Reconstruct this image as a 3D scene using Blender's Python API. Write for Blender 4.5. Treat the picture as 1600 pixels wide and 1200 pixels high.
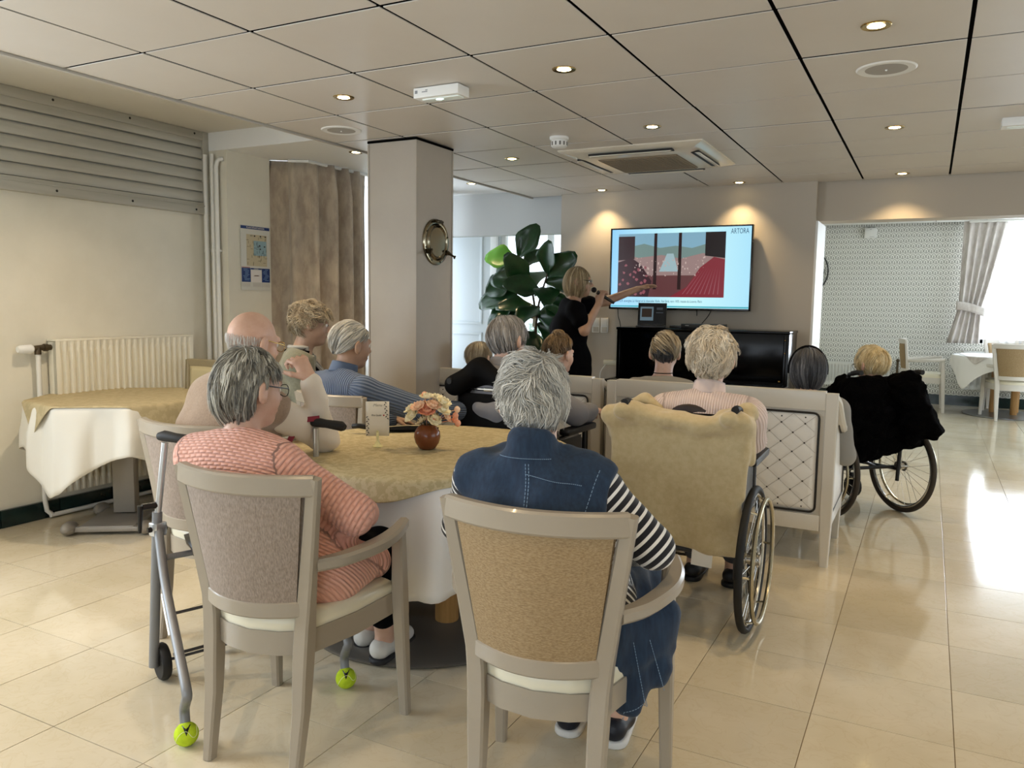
import bpy, bmesh, math, random
import numpy as np
from mathutils import Vector, Matrix

random.seed(7)
rng = np.random.default_rng(7)
for o in list(bpy.data.objects):
    bpy.data.objects.remove(o)
S = bpy.context.scene
COL = S.collection
pi = math.pi
EYE = 1.37          # camera height
CZ = 2.362          # suspended ceiling
# ------------------------------------------------------------------ camera
cam_d = bpy.data.cameras.new('camera')
cam_d.sensor_fit = 'HORIZONTAL'; cam_d.sensor_width = 36.0
cam_d.lens = 1243.4 / 1600 * 36
cam_d.clip_start = 0.05; cam_d.clip_end = 200
cam = bpy.data.objects.new('camera', cam_d); COL.objects.link(cam)
_yaw, _pit, _rol = 0.48070764, -0.103156, 0.01379608
_f = Vector((-math.sin(_yaw), math.cos(_yaw), 0)); _r = Vector((math.cos(_yaw), math.sin(_yaw), 0)); _u = Vector((0, 0, 1))
_w = _f * math.cos(_pit) + _u * math.sin(_pit); _u2 = _u * math.cos(_pit) - _f * math.sin(_pit)
_r3 = _r * math.cos(_rol) + _u2 * math.sin(_rol); _u3 = _u2 * math.cos(_rol) - _r * math.sin(_rol)
cam.matrix_world = Matrix(((_r3.x, _u3.x, -_w.x, 0), (_r3.y, _u3.y, -_w.y, 0), (_r3.z, _u3.z, -_w.z, EYE), (0, 0, 0, 1)))
S.camera = cam
# ------------------------------------------------------------------ view
S.view_settings.view_transform = 'Standard'
S.view_settings.look = 'None'
S.view_settings.gamma = 1.0
S.view_settings.use_curve_mapping = False
S.view_settings.exposure = -0.66
S.cycles.use_denoising = True
S.cycles.max_bounces = 8
S.cycles.diffuse_bounces = 4
S.cycles.glossy_bounces = 4
S.cycles.transparent_max_bounces = 12
S.cycles.sample_clamp_indirect = 6.0
S.cycles.caustics_reflective = False
S.cycles.caustics_refractive = False
# ------------------------------------------------------------------ sky
W = bpy.data.worlds.new('sky'); S.world = W; W.use_nodes = True
_bg = W.node_tree.nodes['Background']
_bg.inputs[0].default_value = (0.80, 0.90, 1.0, 1); _bg.inputs[1].default_value = 3.2
# ------------------------------------------------------------------ lights
def spot(x, y, z, e=26, ang=92, col=(1.0, 0.73, 0.40), blend=0.85, r=0.018):
    l = bpy.data.lights.new('downlight_beam', 'SPOT'); l.energy = e; l.color = col
    l.spot_size = math.radians(ang); l.spot_blend = blend; l.shadow_soft_size = r
    o = bpy.data.objects.new('downlight_beam', l); o.location = (x, y, z); COL.objects.link(o); return o
def area(x, y, z, sx, sy, e, col, direction, spread=180):
    l = bpy.data.lights.new('window_daylight', 'AREA'); l.shape = 'RECTANGLE'; l.size = sx; l.size_y = sy
    l.energy = e; l.color = col; l.spread = math.radians(spread)
    o = bpy.data.objects.new('window_daylight', l); o.location = (x, y, z)
    o.rotation_euler = Vector(direction).to_track_quat('-Z', 'Y').to_euler(); COL.objects.link(o); return o
LAMPS = [(-1.449, 3.219), (-0.23, 3.198), (-2.628, 3.2), (-1.451, 4.448), (-0.235, 5.005), (-2.649, 5.032),
         (-2.638, 6.72), (-1.441, 6.719), (-0.245, 6.726)]
for x, y in LAMPS:
    spot(x, y, CZ - 0.02, e=(44 if y > 6.5 else 46), ang=(112 if y > 6.5 and x > -1 else 98 if y > 6.5 else 92))
spot(-3.60, 2.87, 2.53, 105, ang=130, col=(1.0, 0.80, 0.56)); spot(-3.60, 0.95, 2.53, 105, ang=130, col=(1.0, 0.80, 0.56)); spot(-3.75, 4.70, 2.40, 30); spot(-3.75, 6.35, 2.40, 24)  # second strip spot is out of view, added to brighten the left wall
for x in (-2.64, -1.45, -0.235, 0.97):          # the rows over and behind the photographer
    for y in (1.15, -0.6):
        spot(x, y, CZ - 0.02, 24 if x < -1 else 40)
for y in (3.2, 5.0, 6.72):
    spot(0.97, y, CZ - 0.02, 40)
DAY = (0.80, 0.90, 1.0)
area(-5.12, 0.3, 1.45, 2.4, 1.45, 245, DAY, (1, 0.12, -0.05))       # daylight at the window in the left wall, behind the photographer
area(-0.5, -3.3, 1.45, 4.5, 1.45, 110, DAY, (0, 1, -0.05))          # windows in the wall behind the photographer
area(-5.15, 5.85, 1.65, 1.8, 1.4, 90, DAY, (1, 0, -0.1))         # window behind the left curtains
area(2.1, 13.25, 1.7, 2.8, 1.5, 470, DAY, (0, -1, -0.12))          # dining room window
area(4.35, 9.6, 1.6, 3.9, 1.5, 190, DAY, (-1, -0.1, -0.1))         # dining room, right wall windows
area(4.35, 3.0, 1.6, 3.9, 1.3, 50, DAY, (-1, 0, -0.1))             # right wall windows
area(-5.5, 7.57, 1.35, 0.6, 1.6, 14, DAY, (1, 0, 0))                # veranda end window
# ------------------------------------------------------------------ materials
def hexc(h):
    h = h.lstrip('#'); v = [int(h[i:i + 2], 16) / 255 for i in (0, 2, 4)]
    return tuple((x / 12.92 if x <= 0.04045 else ((x + 0.055) / 1.055) ** 2.4) for x in v) + (1.0,)
MATS = {}
def mat(name, col='#808080', rough=0.5, metal=0.0, col2=None, nscale=8.0, nrange=(0.35, 0.65), coords='Object', stretch=None,
        bump=0.0, bscale=60.0, bkind='noise', bdist=0.002, coat=0.0, sheen=0.0, trans=0.0, emit=None, estr=0.0, spec=0.5, sss=0.0, ior=1.45, bstretch=None):
    if name in MATS: return MATS[name]
    m = bpy.data.materials.new(name); m.use_nodes = True; MATS[name] = m
    nt = m.node_tree; N = nt.nodes; L = nt.links; b = N['Principled BSDF']
    c = hexc(col) if isinstance(col, str) else col
    b.inputs['Base Color'].default_value = c; b.inputs['Roughness'].default_value = rough; b.inputs['Metallic'].default_value = metal
    b.inputs['Specular IOR Level'].default_value = spec; b.inputs['IOR'].default_value = ior
    b.inputs['Coat Weight'].default_value = coat; b.inputs['Coat Roughness'].default_value = 0.08
    b.inputs['Sheen Weight'].default_value = sheen; b.inputs['Transmission Weight'].default_value = trans
    if sss: b.inputs['Subsurface Weight'].default_value = sss; b.inputs['Subsurface Radius'].default_value = (0.01, 0.004, 0.002)
    if emit is not None:
        b.inputs['Emission Color'].default_value = hexc(emit); b.inputs['Emission Strength'].default_value = estr
    m.diffuse_color = c
    def vec(st):
        if coords == 'World':
            g = N.new('ShaderNodeNewGeometry'); out = g.outputs['Position']
        else:
            g = N.new('ShaderNodeTexCoord'); out = g.outputs['Object']
        if st:
            mp = N.new('ShaderNodeMapping'); mp.inputs['Scale'].default_value = st; L.new(out, mp.inputs[0]); out = mp.outputs[0]
        return out
    if col2 is not None:
        t = N.new('ShaderNodeTexNoise'); t.inputs['Scale'].default_value = nscale; t.inputs['Detail'].default_value = 6; t.inputs['Roughness'].default_value = 0.6
        L.new(vec(stretch), t.inputs['Vector'])
        r = N.new('ShaderNodeValToRGB'); r.color_ramp.elements[0].position = nrange[0]; r.color_ramp.elements[1].position = nrange[1]
        r.color_ramp.elements[0].color = c; r.color_ramp.elements[1].color = hexc(col2)
        L.new(t.outputs['Fac'], r.inputs[0]); L.new(r.outputs[0], b.inputs['Base Color'])
    if bump:
        if bkind == 'wave':
            t = N.new('ShaderNodeTexWave'); t.inputs['Scale'].default_value = bscale; t.inputs['Distortion'].default_value = 0.6; o = t.outputs['Fac']
        elif bkind == 'voronoi':
            t = N.new('ShaderNodeTexVoronoi'); t.inputs['Scale'].default_value = bscale; o = t.outputs['Distance']
        else:
            t = N.new('ShaderNodeTexNoise'); t.inputs['Scale'].default_value = bscale; t.inputs['Detail'].default_value = 4; o = t.outputs['Fac']
        L.new(vec(bstretch or stretch), t.inputs['Vector'])
        bp = N.new('ShaderNodeBump'); bp.inputs['Strength'].default_value = bump; bp.inputs['Distance'].default_value = bdist
        L.new(o, bp.inputs['Height']); L.new(bp.outputs[0], b.inputs['Normal'])
    return m
def nodes(m):
    return m.node_tree.nodes, m.node_tree.links, m.node_tree.nodes['Principled BSDF']
# ------------------------------------------------------------------ objects
def tag(o, label=None, cat=None, group=None, kind=None):
    if label: o['label'] = label
    if cat: o['category'] = cat
    if group: o['group'] = group
    if kind: o['kind'] = kind
    return o
def empty(name, loc=(0, 0, 0), rz=0.0, label=None, cat=None, group=None, scale=1.0):
    o = bpy.data.objects.new(name, None); o.empty_display_size = 0.1
    o.location = loc; o.rotation_euler = (0, 0, rz); o.scale = (scale,) * 3; COL.objects.link(o)
    return tag(o, label, cat, group)
def link(name, me, m=None, parent=None):
    o = bpy.data.objects.new(name, me)
    if m is not None and not me.materials: me.materials.append(m)
    COL.objects.link(o)
    if parent is not None: o.parent = parent
    return o
def copy_tree(o, parent=None):
    c = o.copy(); COL.objects.link(c)
    if parent is not None: c.parent = parent; c.matrix_parent_inverse = o.matrix_parent_inverse
    for ch in list(o.children): copy_tree(ch, c)
    return c
def rotz(v, a):
    c, s = math.cos(a), math.sin(a); return Vector((v[0] * c - v[1] * s, v[0] * s + v[1] * c, v[2]))
class MB:
    def __init__(s): s.v = []; s.f = []
    def add(s, vs, fs, M=None):
        n = len(s.v)
        for v in vs:
            v = Vector(v)
            if M is not None: v = M @ v
            s.v.append(v)
        s.f += [tuple(i + n for i in f) for f in fs]; return s
    def box(s, c, d, M=None, ch=0.0):
        x, y, z = d[0] / 2, d[1] / 2, d[2] / 2
        if ch <= 0:
            vs = [(c[0] + a * x, c[1] + b * y, c[2] + e * z) for a in (-1, 1) for b in (-1, 1) for e in (-1, 1)]
            return s.add(vs, [(0, 1, 3, 2), (4, 6, 7, 5), (0, 4, 5, 1), (2, 3, 7, 6), (0, 2, 6, 4), (1, 5, 7, 3)], M)
        bm = bmesh.new(); bmesh.ops.create_cube(bm, size=1)
        bmesh.ops.scale(bm, vec=d, verts=bm.verts)
        bmesh.ops.bevel(bm, geom=bm.edges[:], offset=min(ch, min(d) * 0.45), segments=2, affect='EDGES', profile=0.6)
        bmesh.ops.translate(bm, vec=c, verts=bm.verts)
        bm.verts.index_update()
        s.add([v.co.copy() for v in bm.verts], [tuple(v.index for v in f.verts) for f in bm.faces], M); bm.free(); return s
    def tube(s, pts, r, n=10, closed=False, M=None, caps=True):
        pts = [Vector(p) for p in pts]; m = len(pts)
        rr = r if isinstance(r, (list, tuple)) else [r] * m
        vs, fs = [], []; up = None
        for i, p in enumerate(pts):
            if closed: t = pts[(i + 1) % m] - pts[i - 1]
            else: t = pts[min(i + 1, m - 1)] - pts[max(i - 1, 0)]
            t.normalize()
            if up is None:
                up = Vector((0, 0, 1)) if abs(t.z) < 0.9 else Vector((1, 0, 0))
            up = (up - t * up.dot(t)); up.normalize(); sd = t.cross(up)
            for k in range(n):
                a = 2 * pi * k / n; vs.append(p + (up * math.cos(a) + sd * math.sin(a)) * rr[i])
        for i in range(m if closed else m - 1):
            j = (i + 1) % m
            for k in range(n):
                fs.append((i * n + k, i * n + (k + 1) % n, j * n + (k + 1) % n, j * n + k))
        if caps and not closed:
            fs.append(tuple(range(n - 1, -1, -1))); fs.append(tuple((m - 1) * n + k for k in range(n)))
        return s.add(vs, fs, M)
    def sweep(s, pts, w, h, up=(0, 0, 1), ch=0.004, M=None):
        """chamfered rectangular bar; w across, h along up"""
        pts = [Vector(p) for p in pts]; m = len(pts); up = Vector(up)
        ws = w if isinstance(w, (list, tuple)) else [w] * m; hs = h if isinstance(h, (list, tuple)) else [h] * m
        vs, fs = [], []; n = 8
        for i, p in enumerate(pts):
            t = pts[min(i + 1, m - 1)] - pts[max(i - 1, 0)]; t.normalize()
            sd = t.cross(up); sd.normalize(); u = sd.cross(t)
            a, b = ws[i] / 2, hs[i] / 2; c = min(ch, a * .6, b * .6)
            for x, y in ((a, -b + c), (a, b - c), (a - c, b), (-a + c, b), (-a, b - c), (-a, -b + c), (-a + c, -b), (a - c, -b)):
                vs.append(p + sd * x + u * y)
        for i in range(m - 1):
            for k in range(n):
                fs.append((i * n + k, i * n + (k + 1) % n, (i + 1) * n + (k + 1) % n, (i + 1) * n + k))
        fs.append(tuple(range(n - 1, -1, -1))); fs.append(tuple((m - 1) * n + k for k in range(n)))
        return s.add(vs, fs, M)
    def lathe(s, prof, c=(0, 0, 0), n=24, M=None):
        vs, fs = [], []; c = Vector(c); m = len(prof)
        for r, z in prof:
            for k in range(n):
                a = 2 * pi * k / n; vs.append(c + Vector((max(r, 1e-4) * math.cos(a), max(r, 1e-4) * math.sin(a), z)))
        for i in range(m - 1):
            for k in range(n):
                fs.append((i * n + k, i * n + (k + 1) % n, (i + 1) * n + (k + 1) % n, (i + 1) * n + k))
        fs.append(tuple(range(n - 1, -1, -1))); fs.append(tuple((m - 1) * n + k for k in range(n)))
        return s.add(vs, fs, M)
    def grid(s, nu, nv, fn, M=None, closed_u=False):
        vs = [fn(i / (nu if closed_u else nu - 1), j / (nv - 1)) for i in range(nu) for j in range(nv)]; fs = []
        for i in range(nu if closed_u else nu - 1):
            for j in range(nv - 1):
                k = (i + 1) % nu
                fs.append((i * nv + j, k * nv + j, k * nv + j + 1, i * nv + j + 1))
        return s.add(vs, fs, M)
    def ball(s, c, r, nu=14, nv=10, M=None):
        r = r if isinstance(r, (list, tuple)) else (r, r, r)
        prof = [(math.sin(pi * j / (nv - 1)), -math.cos(pi * j / (nv - 1))) for j in range(nv)]
        vs, fs = [], []
        for a, z in prof:
            for k in range(nu):
                t = 2 * pi * k / nu; vs.append((c[0] + r[0] * max(a, 1e-4) * math.cos(t), c[1] + r[1] * max(a, 1e-4) * math.sin(t), c[2] + r[2] * z))
        for i in range(nv - 1):
            for k in range(nu): fs.append((i * nu + k, i * nu + (k + 1) % nu, (i + 1) * nu + (k + 1) % nu, (i + 1) * nu + k))
        return s.add(vs, fs, M)
    def prism(s, poly, z0, z1, M=None):
        n = len(poly)
        vs = [(x, y, z0) for x, y in poly] + [(x, y, z1) for x, y in poly]
        fs = [tuple(range(n - 1, -1, -1)), tuple(range(n, 2 * n))] + [(k, (k + 1) % n, n + (k + 1) % n, n + k) for k in range(n)]
        return s.add(vs, fs, M)
    def mesh(s, name, smooth=True, ang=38):
        me = bpy.data.meshes.new(name); me.from_pydata([tuple(v) for v in s.v], [], s.f)
        bm = bmesh.new(); bm.from_mesh(me); bmesh.ops.recalc_face_normals(bm, faces=bm.faces); bm.to_mesh(me); bm.free()
        if smooth:
            me.shade_smooth(); me.set_sharp_from_angle(angle=math.radians(ang))
        return me
    def build(s, name, m, parent=None, smooth=True, ang=38):
        return link(name, s.mesh(name, smooth, ang), m, parent)
def mb(): return MB()
def solid(o, t, off=0.0):
    md = o.modifiers.new('thickness', 'SOLIDIFY'); md.thickness = t; md.offset = off; return o
def arc(c, r, a0, a1, n, ax='xz'):
    out = []
    for i in range(n):
        a = a0 + (a1 - a0) * i / (n - 1); x, y = r * math.cos(a), r * math.sin(a)
        out.append(Vector((c[0] + x, c[1], c[2] + y)) if ax == 'xz' else Vector((c[0], c[1] + x, c[2] + y)) if ax == 'yz' else Vector((c[0] + x, c[1] + y, c[2])))
    return out
def spline(pts, n=8):
    """Catmull-Rom through the points"""
    P = [Vector(p) for p in pts]; P = [P[0] * 2 - P[1]] + P + [P[-1] * 2 - P[-2]]; out = []
    for i in range(1, len(P) - 2):
        for k in range(n):
            t = k / n; a, b, c, d = P[i - 1], P[i], P[i + 1], P[i + 2]
            out.append(0.5 * ((2 * b) + (c - a) * t + (2 * a - 5 * b + 4 * c - d) * t * t + (3 * b - a - 3 * c + d) * t ** 3))
    out.append(P[-2]); return out
def np_mesh(name, verts, faces, smooth=True, attrs=None):
    """verts (n,3) array, faces (m,k) array of one size k"""
    me = bpy.data.meshes.new(name); n, k = len(faces), faces.shape[1]
    me.vertices.add(len(verts)); me.vertices.foreach_set('co', np.ascontiguousarray(verts, dtype=np.float32).ravel())
    me.loops.add(n * k); me.loops.foreach_set('vertex_index', np.ascontiguousarray(faces, dtype=np.int32).ravel())
    me.polygons.add(n); me.polygons.foreach_set('loop_start', np.arange(0, n * k, k, dtype=np.int32))
    me.update(calc_edges=True)
    if smooth: me.shade_smooth()
    for an, av in (attrs or {}).items():
        a = me.attributes.new(an, 'FLOAT', 'POINT'); a.data.foreach_set('value', np.ascontiguousarray(av, dtype=np.float32))
    return me
def text(body, size, mtl, parent, M, name='lettering', align='LEFT', shear=0.0, ext=0.0004, sx=1.0):
    # lettering drawn as a curve, kept as a plain mesh
    c = bpy.data.curves.new(name, 'FONT'); c.body = body; c.size = size; c.align_x = align; c.shear = shear; c.extrude = ext
    c.resolution_u = 3
    tmp = bpy.data.objects.new(name, c); me = bpy.data.meshes.new_from_object(tmp); me.name = name; bpy.data.objects.remove(tmp)
    me.materials.clear(); me.materials.append(mtl); o = bpy.data.objects.new(name, me); COL.objects.link(o); o.parent = parent
    o.matrix_local = M @ Matrix.Diagonal((sx, 1, 1, 1)); return o
def thin_glass(name, refl=0.07, tint=(1, 1, 1, 1)):
    m = bpy.data.materials.new(name); m.use_nodes = True; nt = m.node_tree; nt.nodes.clear(); MATS[name] = m
    o = nt.nodes.new('ShaderNodeOutputMaterial'); t = nt.nodes.new('ShaderNodeBsdfTransparent'); gl = nt.nodes.new('ShaderNodeBsdfGlossy'); mx = nt.nodes.new('ShaderNodeMixShader')
    t.inputs[0].default_value = tint; gl.inputs['Roughness'].default_value = 0.02; mx.inputs[0].default_value = refl
    nt.links.new(t.outputs[0], mx.inputs[1]); nt.links.new(gl.outputs[0], mx.inputs[2]); nt.links.new(mx.outputs[0], o.inputs[0]); return m
def sheer_mat(name, col, fac=0.45):
    m = bpy.data.materials.new(name); m.use_nodes = True; nt = m.node_tree; nt.nodes.clear(); MATS[name] = m
    o = nt.nodes.new('ShaderNodeOutputMaterial'); t = nt.nodes.new('ShaderNodeBsdfTransparent'); d = nt.nodes.new('ShaderNodeBsdfTranslucent'); df = nt.nodes.new('ShaderNodeBsdfDiffuse')
    mx = nt.nodes.new('ShaderNodeMixShader'); m2 = nt.nodes.new('ShaderNodeMixShader')
    for n in (d, df): n.inputs[0].default_value = hexc(col)
    m2.inputs[0].default_value = 0.4; nt.links.new(d.outputs[0], m2.inputs[1]); nt.links.new(df.outputs[0], m2.inputs[2])
    mx.inputs[0].default_value = fac; nt.links.new(t.outputs[0], mx.inputs[1]); nt.links.new(m2.outputs[0], mx.inputs[2]); nt.links.new(mx.outputs[0], o.inputs[0]); return m
thin_glass('window_glass')
# ================================================================== materials of the room
plaster = mat('cream_plaster', '#e4dfd0', 0.75, col2='#dcd7c7', nscale=2.5, bump=0.12, bscale=25, bdist=0.004, coords='World')
plaster2 = mat('greige_paint', '#b6ac9d', 0.62, bump=0.06, bscale=40, coords='World')
colpaint = mat('pale_column_paint', '#b3aa9d', 0.5, col2='#aea497', nscale=3, bump=0.05, bscale=30, coords='World')
window_lit_white = mat('window_lit_white', '#e6e6e4', 0.5)
tilemat = mat('ceiling_tile_white', '#d6d0c8', 0.42, col2='#d1cac1', nscale=1.5, coords='World', bump=0.03, bscale=120)
gapmat = mat('dark_ceiling_void', '#060504', 0.95, spec=0.05)
soffit_m = mat('soffit_paint', '#d6d2c8', 0.7, bump=0.1, bscale=14, bdist=0.004, coords='World')
black_tile = mat('black_skirting_tile', '#12211f', 0.18, col2='#1d302d', nscale=9, coords='World')
grout = mat('floor_joint', '#8f7c5e', 0.6)
# beige marble floor tiles: soft clouds and thin veins, polished
floor_m = mat('polished_beige_marble', '#cfc3a8', 0.16, col2='#dbd0b9', nscale=2.2, nrange=(0.38, 0.66), coords='World')
N_, L_, B_ = nodes(floor_m)
g = N_.new('ShaderNodeNewGeometry'); t2 = N_.new('ShaderNodeTexNoise'); t2.inputs['Scale'].default_value = 9; t2.inputs['Detail'].default_value = 8; t2.inputs['Distortion'].default_value = 1.6
L_.new(g.outputs['Position'], t2.inputs['Vector'])
rp = N_.new('ShaderNodeValToRGB'); rp.color_ramp.elements[0].position = 0.47; rp.color_ramp.elements[1].position = 0.5
rp.color_ramp.elements.new(0.53); rp.color_ramp.elements[0].color = (1, 1, 1, 1); rp.color_ramp.elements[1].color = (0.955, 0.935, 0.90, 1); rp.color_ramp.elements[2].color = (1, 1, 1, 1)
L_.new(t2.outputs['Fac'], rp.inputs[0])
oi = N_.new('ShaderNodeObjectInfo'); mr = N_.new('ShaderNodeMapRange'); mr.inputs['To Min'].default_value = 0.90; mr.inputs['To Max'].default_value = 1.03
L_.new(oi.outputs['Random'], mr.inputs['Value'])
mx = N_.new('ShaderNodeMix'); mx.data_type = 'RGBA'; mx.blend_type = 'MULTIPLY'; mx.inputs[0].default_value = 1
src = B_.inputs['Base Color'].links[0].from_socket
L_.new(src, mx.inputs[6]); L_.new(rp.outputs[0], mx.inputs[7])
mx2 = N_.new('ShaderNodeMix'); mx2.data_type = 'RGBA'; mx2.blend_type = 'MULTIPLY'; mx2.inputs[0].default_value = 1
L_.new(mx.outputs[2], mx2.inputs[6]); L_.new(mr.outputs[0], mx2.inputs[7]); L_.new(mx2.outputs[2], B_.inputs['Base Color'])
rr_ = N_.new('ShaderNodeMapRange'); rr_.inputs['To Min'].default_value = 0.05; rr_.inputs['To Max'].default_value = 0.14
L_.new(t2.outputs['Fac'], rr_.inputs['Value']); L_.new(rr_.outputs[0], B_.inputs['Roughness'])

def wallbox(name, boxes, m, kind='structure'):
    b = mb()
    for (x0, x1, y0, y1, z0, z1) in boxes: b.box(((x0 + x1) / 2, (y0 + y1) / 2, (z0 + z1) / 2), (x1 - x0, y1 - y0, z1 - z0))
    o = b.build(name, m, smooth=False); o['kind'] = kind; return o
# ------------------------------------------------------------------ floor
floor = wallbox('floor', [(-5.1, 4.2, -3.2, 13.0, -0.12, -0.004)], grout)
TX, TY, TS = -0.276, 3.17, 0.425
tb = mb(); tb.box((0, 0, -0.004), (TS - 0.0026, TS - 0.0026, 0.008), ch=0.0008)
tile_me = tb.mesh('floor_tile', smooth=False); tile_me.materials.append(floor_m)
cnt = 0
for i in range(-11, 4):
    for j in range(-5, 13):
        x, y = TX + (i + .5) * TS, TY + (j + .5) * TS
        if x < -4.62 or x > 1.0 + 0.1 * y: continue
        if -x > 1.35 * y + 0.2 or (x > 0.16 * y + 0.35): continue
        o = link('floor_tile', tile_me, None, floor); o.location = (x, y, 0); cnt += 1
# the rest of the floor: same tiles, joined (outside the picture or too far away to tell apart)
fb = mb(); done = set()
for i in range(-12, 11):
    for j in range(-15, 24):
        x, y = TX + (i + .5) * TS, TY + (j + .5) * TS
        near = (-5 <= j < 13) and (-11 <= i < 4) and not (x < -4.62 or x > 1.0 + 0.1 * y) and not (-x > 1.35 * y + 0.2 or (x > 0.16 * y + 0.35))
        if not near: fb.box((x, y, -0.004), (TS - 0.0035, TS - 0.0035, 0.008))
o = fb.build('outer_floor_tiles', floor_m, floor, smooth=False); o['kind'] = 'stuff'
# ------------------------------------------------------------------ walls
wallbox('wall_left', [(-5.03, -4.78, -3.2, -0.95, 0, 2.62), (-5.03, -4.78, -0.95, 1.55, 0, 0.7), (-5.03, -4.78, -0.95, 1.55, 2.2, 2.62),
                      (-5.03, -4.78, 1.55, 4.9, 0, 2.62), (-5.03, -4.78, 4.9, 6.8, 0, 0.85), (-5.03, -4.78, 4.9, 6.8, 2.4, 2.62), (-5.03, -4.78, 6.8, 7.15, 0, 2.62),
                      ], plaster)
wallbox('trim_5', [(-4.78, -4.56, 4.24, 4.665, 0, 2.43)], plaster)          # pilaster carrying the poster
wallbox('wall_back', [(-5.03, -2.8, -3.2, -3.0, 0, 2.62), (1.8, 4.2, -3.2, -3.0, 0, 2.62), (-2.8, 1.8, -3.2, -3.0, 0, 0.7), (-2.8, 1.8, -3.2, -3.0, 2.2, 2.62)], plaster)
wallbox('wall_right', [(4.0, 4.2, -3.2, 1.0, 0, 2.7), (4.0, 4.2, 1.0, 5.0, 0, 0.85), (4.0, 4.2, 1.0, 5.0, 2.3, 2.7), (4.0, 4.2, 5.0, 7.6, 0, 2.7),
                       (4.0, 4.2, 7.6, 11.6, 0, 0.8), (4.0, 4.2, 7.6, 11.6, 2.45, 2.7), (4.0, 4.2, 11.6, 13.0, 0, 2.7)], plaster)
wallbox('wall_television', [(-3.09, -0.856, 6.87, 7.4, 0, 2.6)], plaster2)
wallbox('trim_1', [(-0.856, -0.838, 6.885, 7.4, 0, 2.05)], window_lit_white)      # end of the television wall, window light put into its white
wallbox('trim_2', [(-0.856, 4.0, 6.96, 7.2, 2.052, 2.62)], plaster2)          # beam over the dining room opening
wallbox('trim_3', [(-5.03, -3.09, 7.0, 7.15, 2.022, 2.62)], mat('cool_grey_paint', '#b9bbba', 0.6))
# dining room beyond
paper = mat('leaf_wallpaper', '#cfd2c8', 0.7)
N_, L_, B_ = nodes(paper)
g = N_.new('ShaderNodeNewGeometry'); sp = N_.new('ShaderNodeSeparateXYZ'); L_.new(g.outputs['Position'], sp.inputs[0])
def mth(op, a, b=None, c=None):
    n = N_.new('ShaderNodeMath'); n.operation = op
    for i, v in enumerate((a, b, c)):
        if v is None: continue
        if isinstance(v, (int, float)): n.inputs[i].default_value = v
        else: L_.new(v, n.inputs[i])
    return n.outputs[0]
# repeating upright leaf: rows offset by half a leaf, a dark midrib and a lighter rim
row = mth('MULTIPLY', sp.outputs['Z'], 1 / 0.076); rfl = mth('FLOOR', row); rfr = mth('SUBTRACT', row, rfl)
off = mth('MULTIPLY', mth('MODULO', rfl, 2.0), 0.5)
colx = mth('ADD', mth('MULTIPLY', sp.outputs['X'], 1 / 0.066), off); cfr = mth('ABSOLUTE', mth('SUBTRACT', mth('FRACT', colx), 0.5))
wid = mth('MULTIPLY', mth('SINE', mth('MULTIPLY', mth('POWER', rfr, 0.8), pi)), 0.46)
edge = mth('ABSOLUTE', mth('SUBTRACT', cfr, wid)); line = mth('LESS_THAN', edge, 0.075)
rib = mth('MULTIPLY', mth('LESS_THAN', cfr, 0.10), mth('LESS_THAN', rfr, 0.6))
ink = mth('MAXIMUM', line, rib)
rp = N_.new('ShaderNodeMix'); rp.data_type = 'RGBA'; L_.new(ink, rp.inputs[0]); rp.inputs[6].default_value = hexc('#ebeae5'); rp.inputs[7].default_value = hexc('#9b9d95')
L_.new(rp.outputs[2], B_.inputs['Base Color'])
wallbox('wall_dining', [(-1.8, 0.62, 12.8, 13.0, 0, 2.7), (0.62, 3.5, 12.8, 13.0, 0, 0.88), (0.62, 3.5, 12.8, 13.0, 2.50, 2.7), (3.5, 4.2, 12.8, 13.0, 0, 2.7)], paper)
wallbox('wall_dining_side', [(-1.95, -1.75, 7.4, 13.0, 0, 2.7)], plaster)
wallbox('wall_veranda', [(-5.2, -4.36, 8.0, 8.15, 0, 2.5), (-4.36, -3.15, 8.0, 8.15, 0, 0.42), (-4.36, -3.15, 8.0, 8.15, 2.25, 2.5), (-3.15, -2.9, 7.15, 8.15, 0, 2.5), (-5.2, -5.03, 7.15, 8.0, 0, 0.5), (-5.2, -5.03, 7.15, 8.0, 2.2, 2.5)],
        mat('veranda_white', '#d3dbe0', 0.55))
wallbox('baseboard_left', [(-4.782, -4.765, 1.2, 4.24, 0.0, 0.105)], black_tile)
bl = bpy.data.objects['baseboard_left']
for k in range(8):
    b = mb(); b.box((-4.762, 1.4 + k * 0.36, 0.053), (0.012, 0.354, 0.104), ch=0.003); b.build('skirting_tile', black_tile, bl)
b = wallbox('baseboard_dining', [(-1.75, 4.0, 12.775, 12.8, 0.0, 0.14)], black_tile)
# ------------------------------------------------------------------ ceiling
ceil = wallbox('ceiling', [(-5.03, 4.2, -3.2, 7.4, 2.62, 2.72), (-5.2, -2.9, 7.15, 8.15, 2.3, 2.4)], soffit_m)
wallbox('ceiling_strip', [(-4.78, -3.36, -3.2, 4.24, 2.56, 2.62)], soffit_m)
wallbox('ceiling_soffit', [(-4.78, -3.38, 4.235, 7.0, 2.43, 2.62)], mat('pale_soffit', '#e9eaea', 0.6))
wallbox('trim_4', [(-3.452, -3.436, -3.2, 6.98, 2.350, 2.44)], mat('ceiling_edge_profile', '#bdb8ae', 0.5))
void = wallbox('ceiling_void_panel', [(-3.43, 4.0, -3.2, 6.95, 2.372, 2.39)], gapmat)
xs = [-3.434, -2.92, -2.32, -1.72, -1.12, -0.526, 0.07, 0.67, 1.27, 1.87, 2.47, 3.07, 3.67, 4.0]
y0 = 2.890 - 0.6025 * 3
ys = [y0 + 0.6025 * k for k in range(10)] + [6.95]
tme = {}
fbk = mb()
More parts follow.
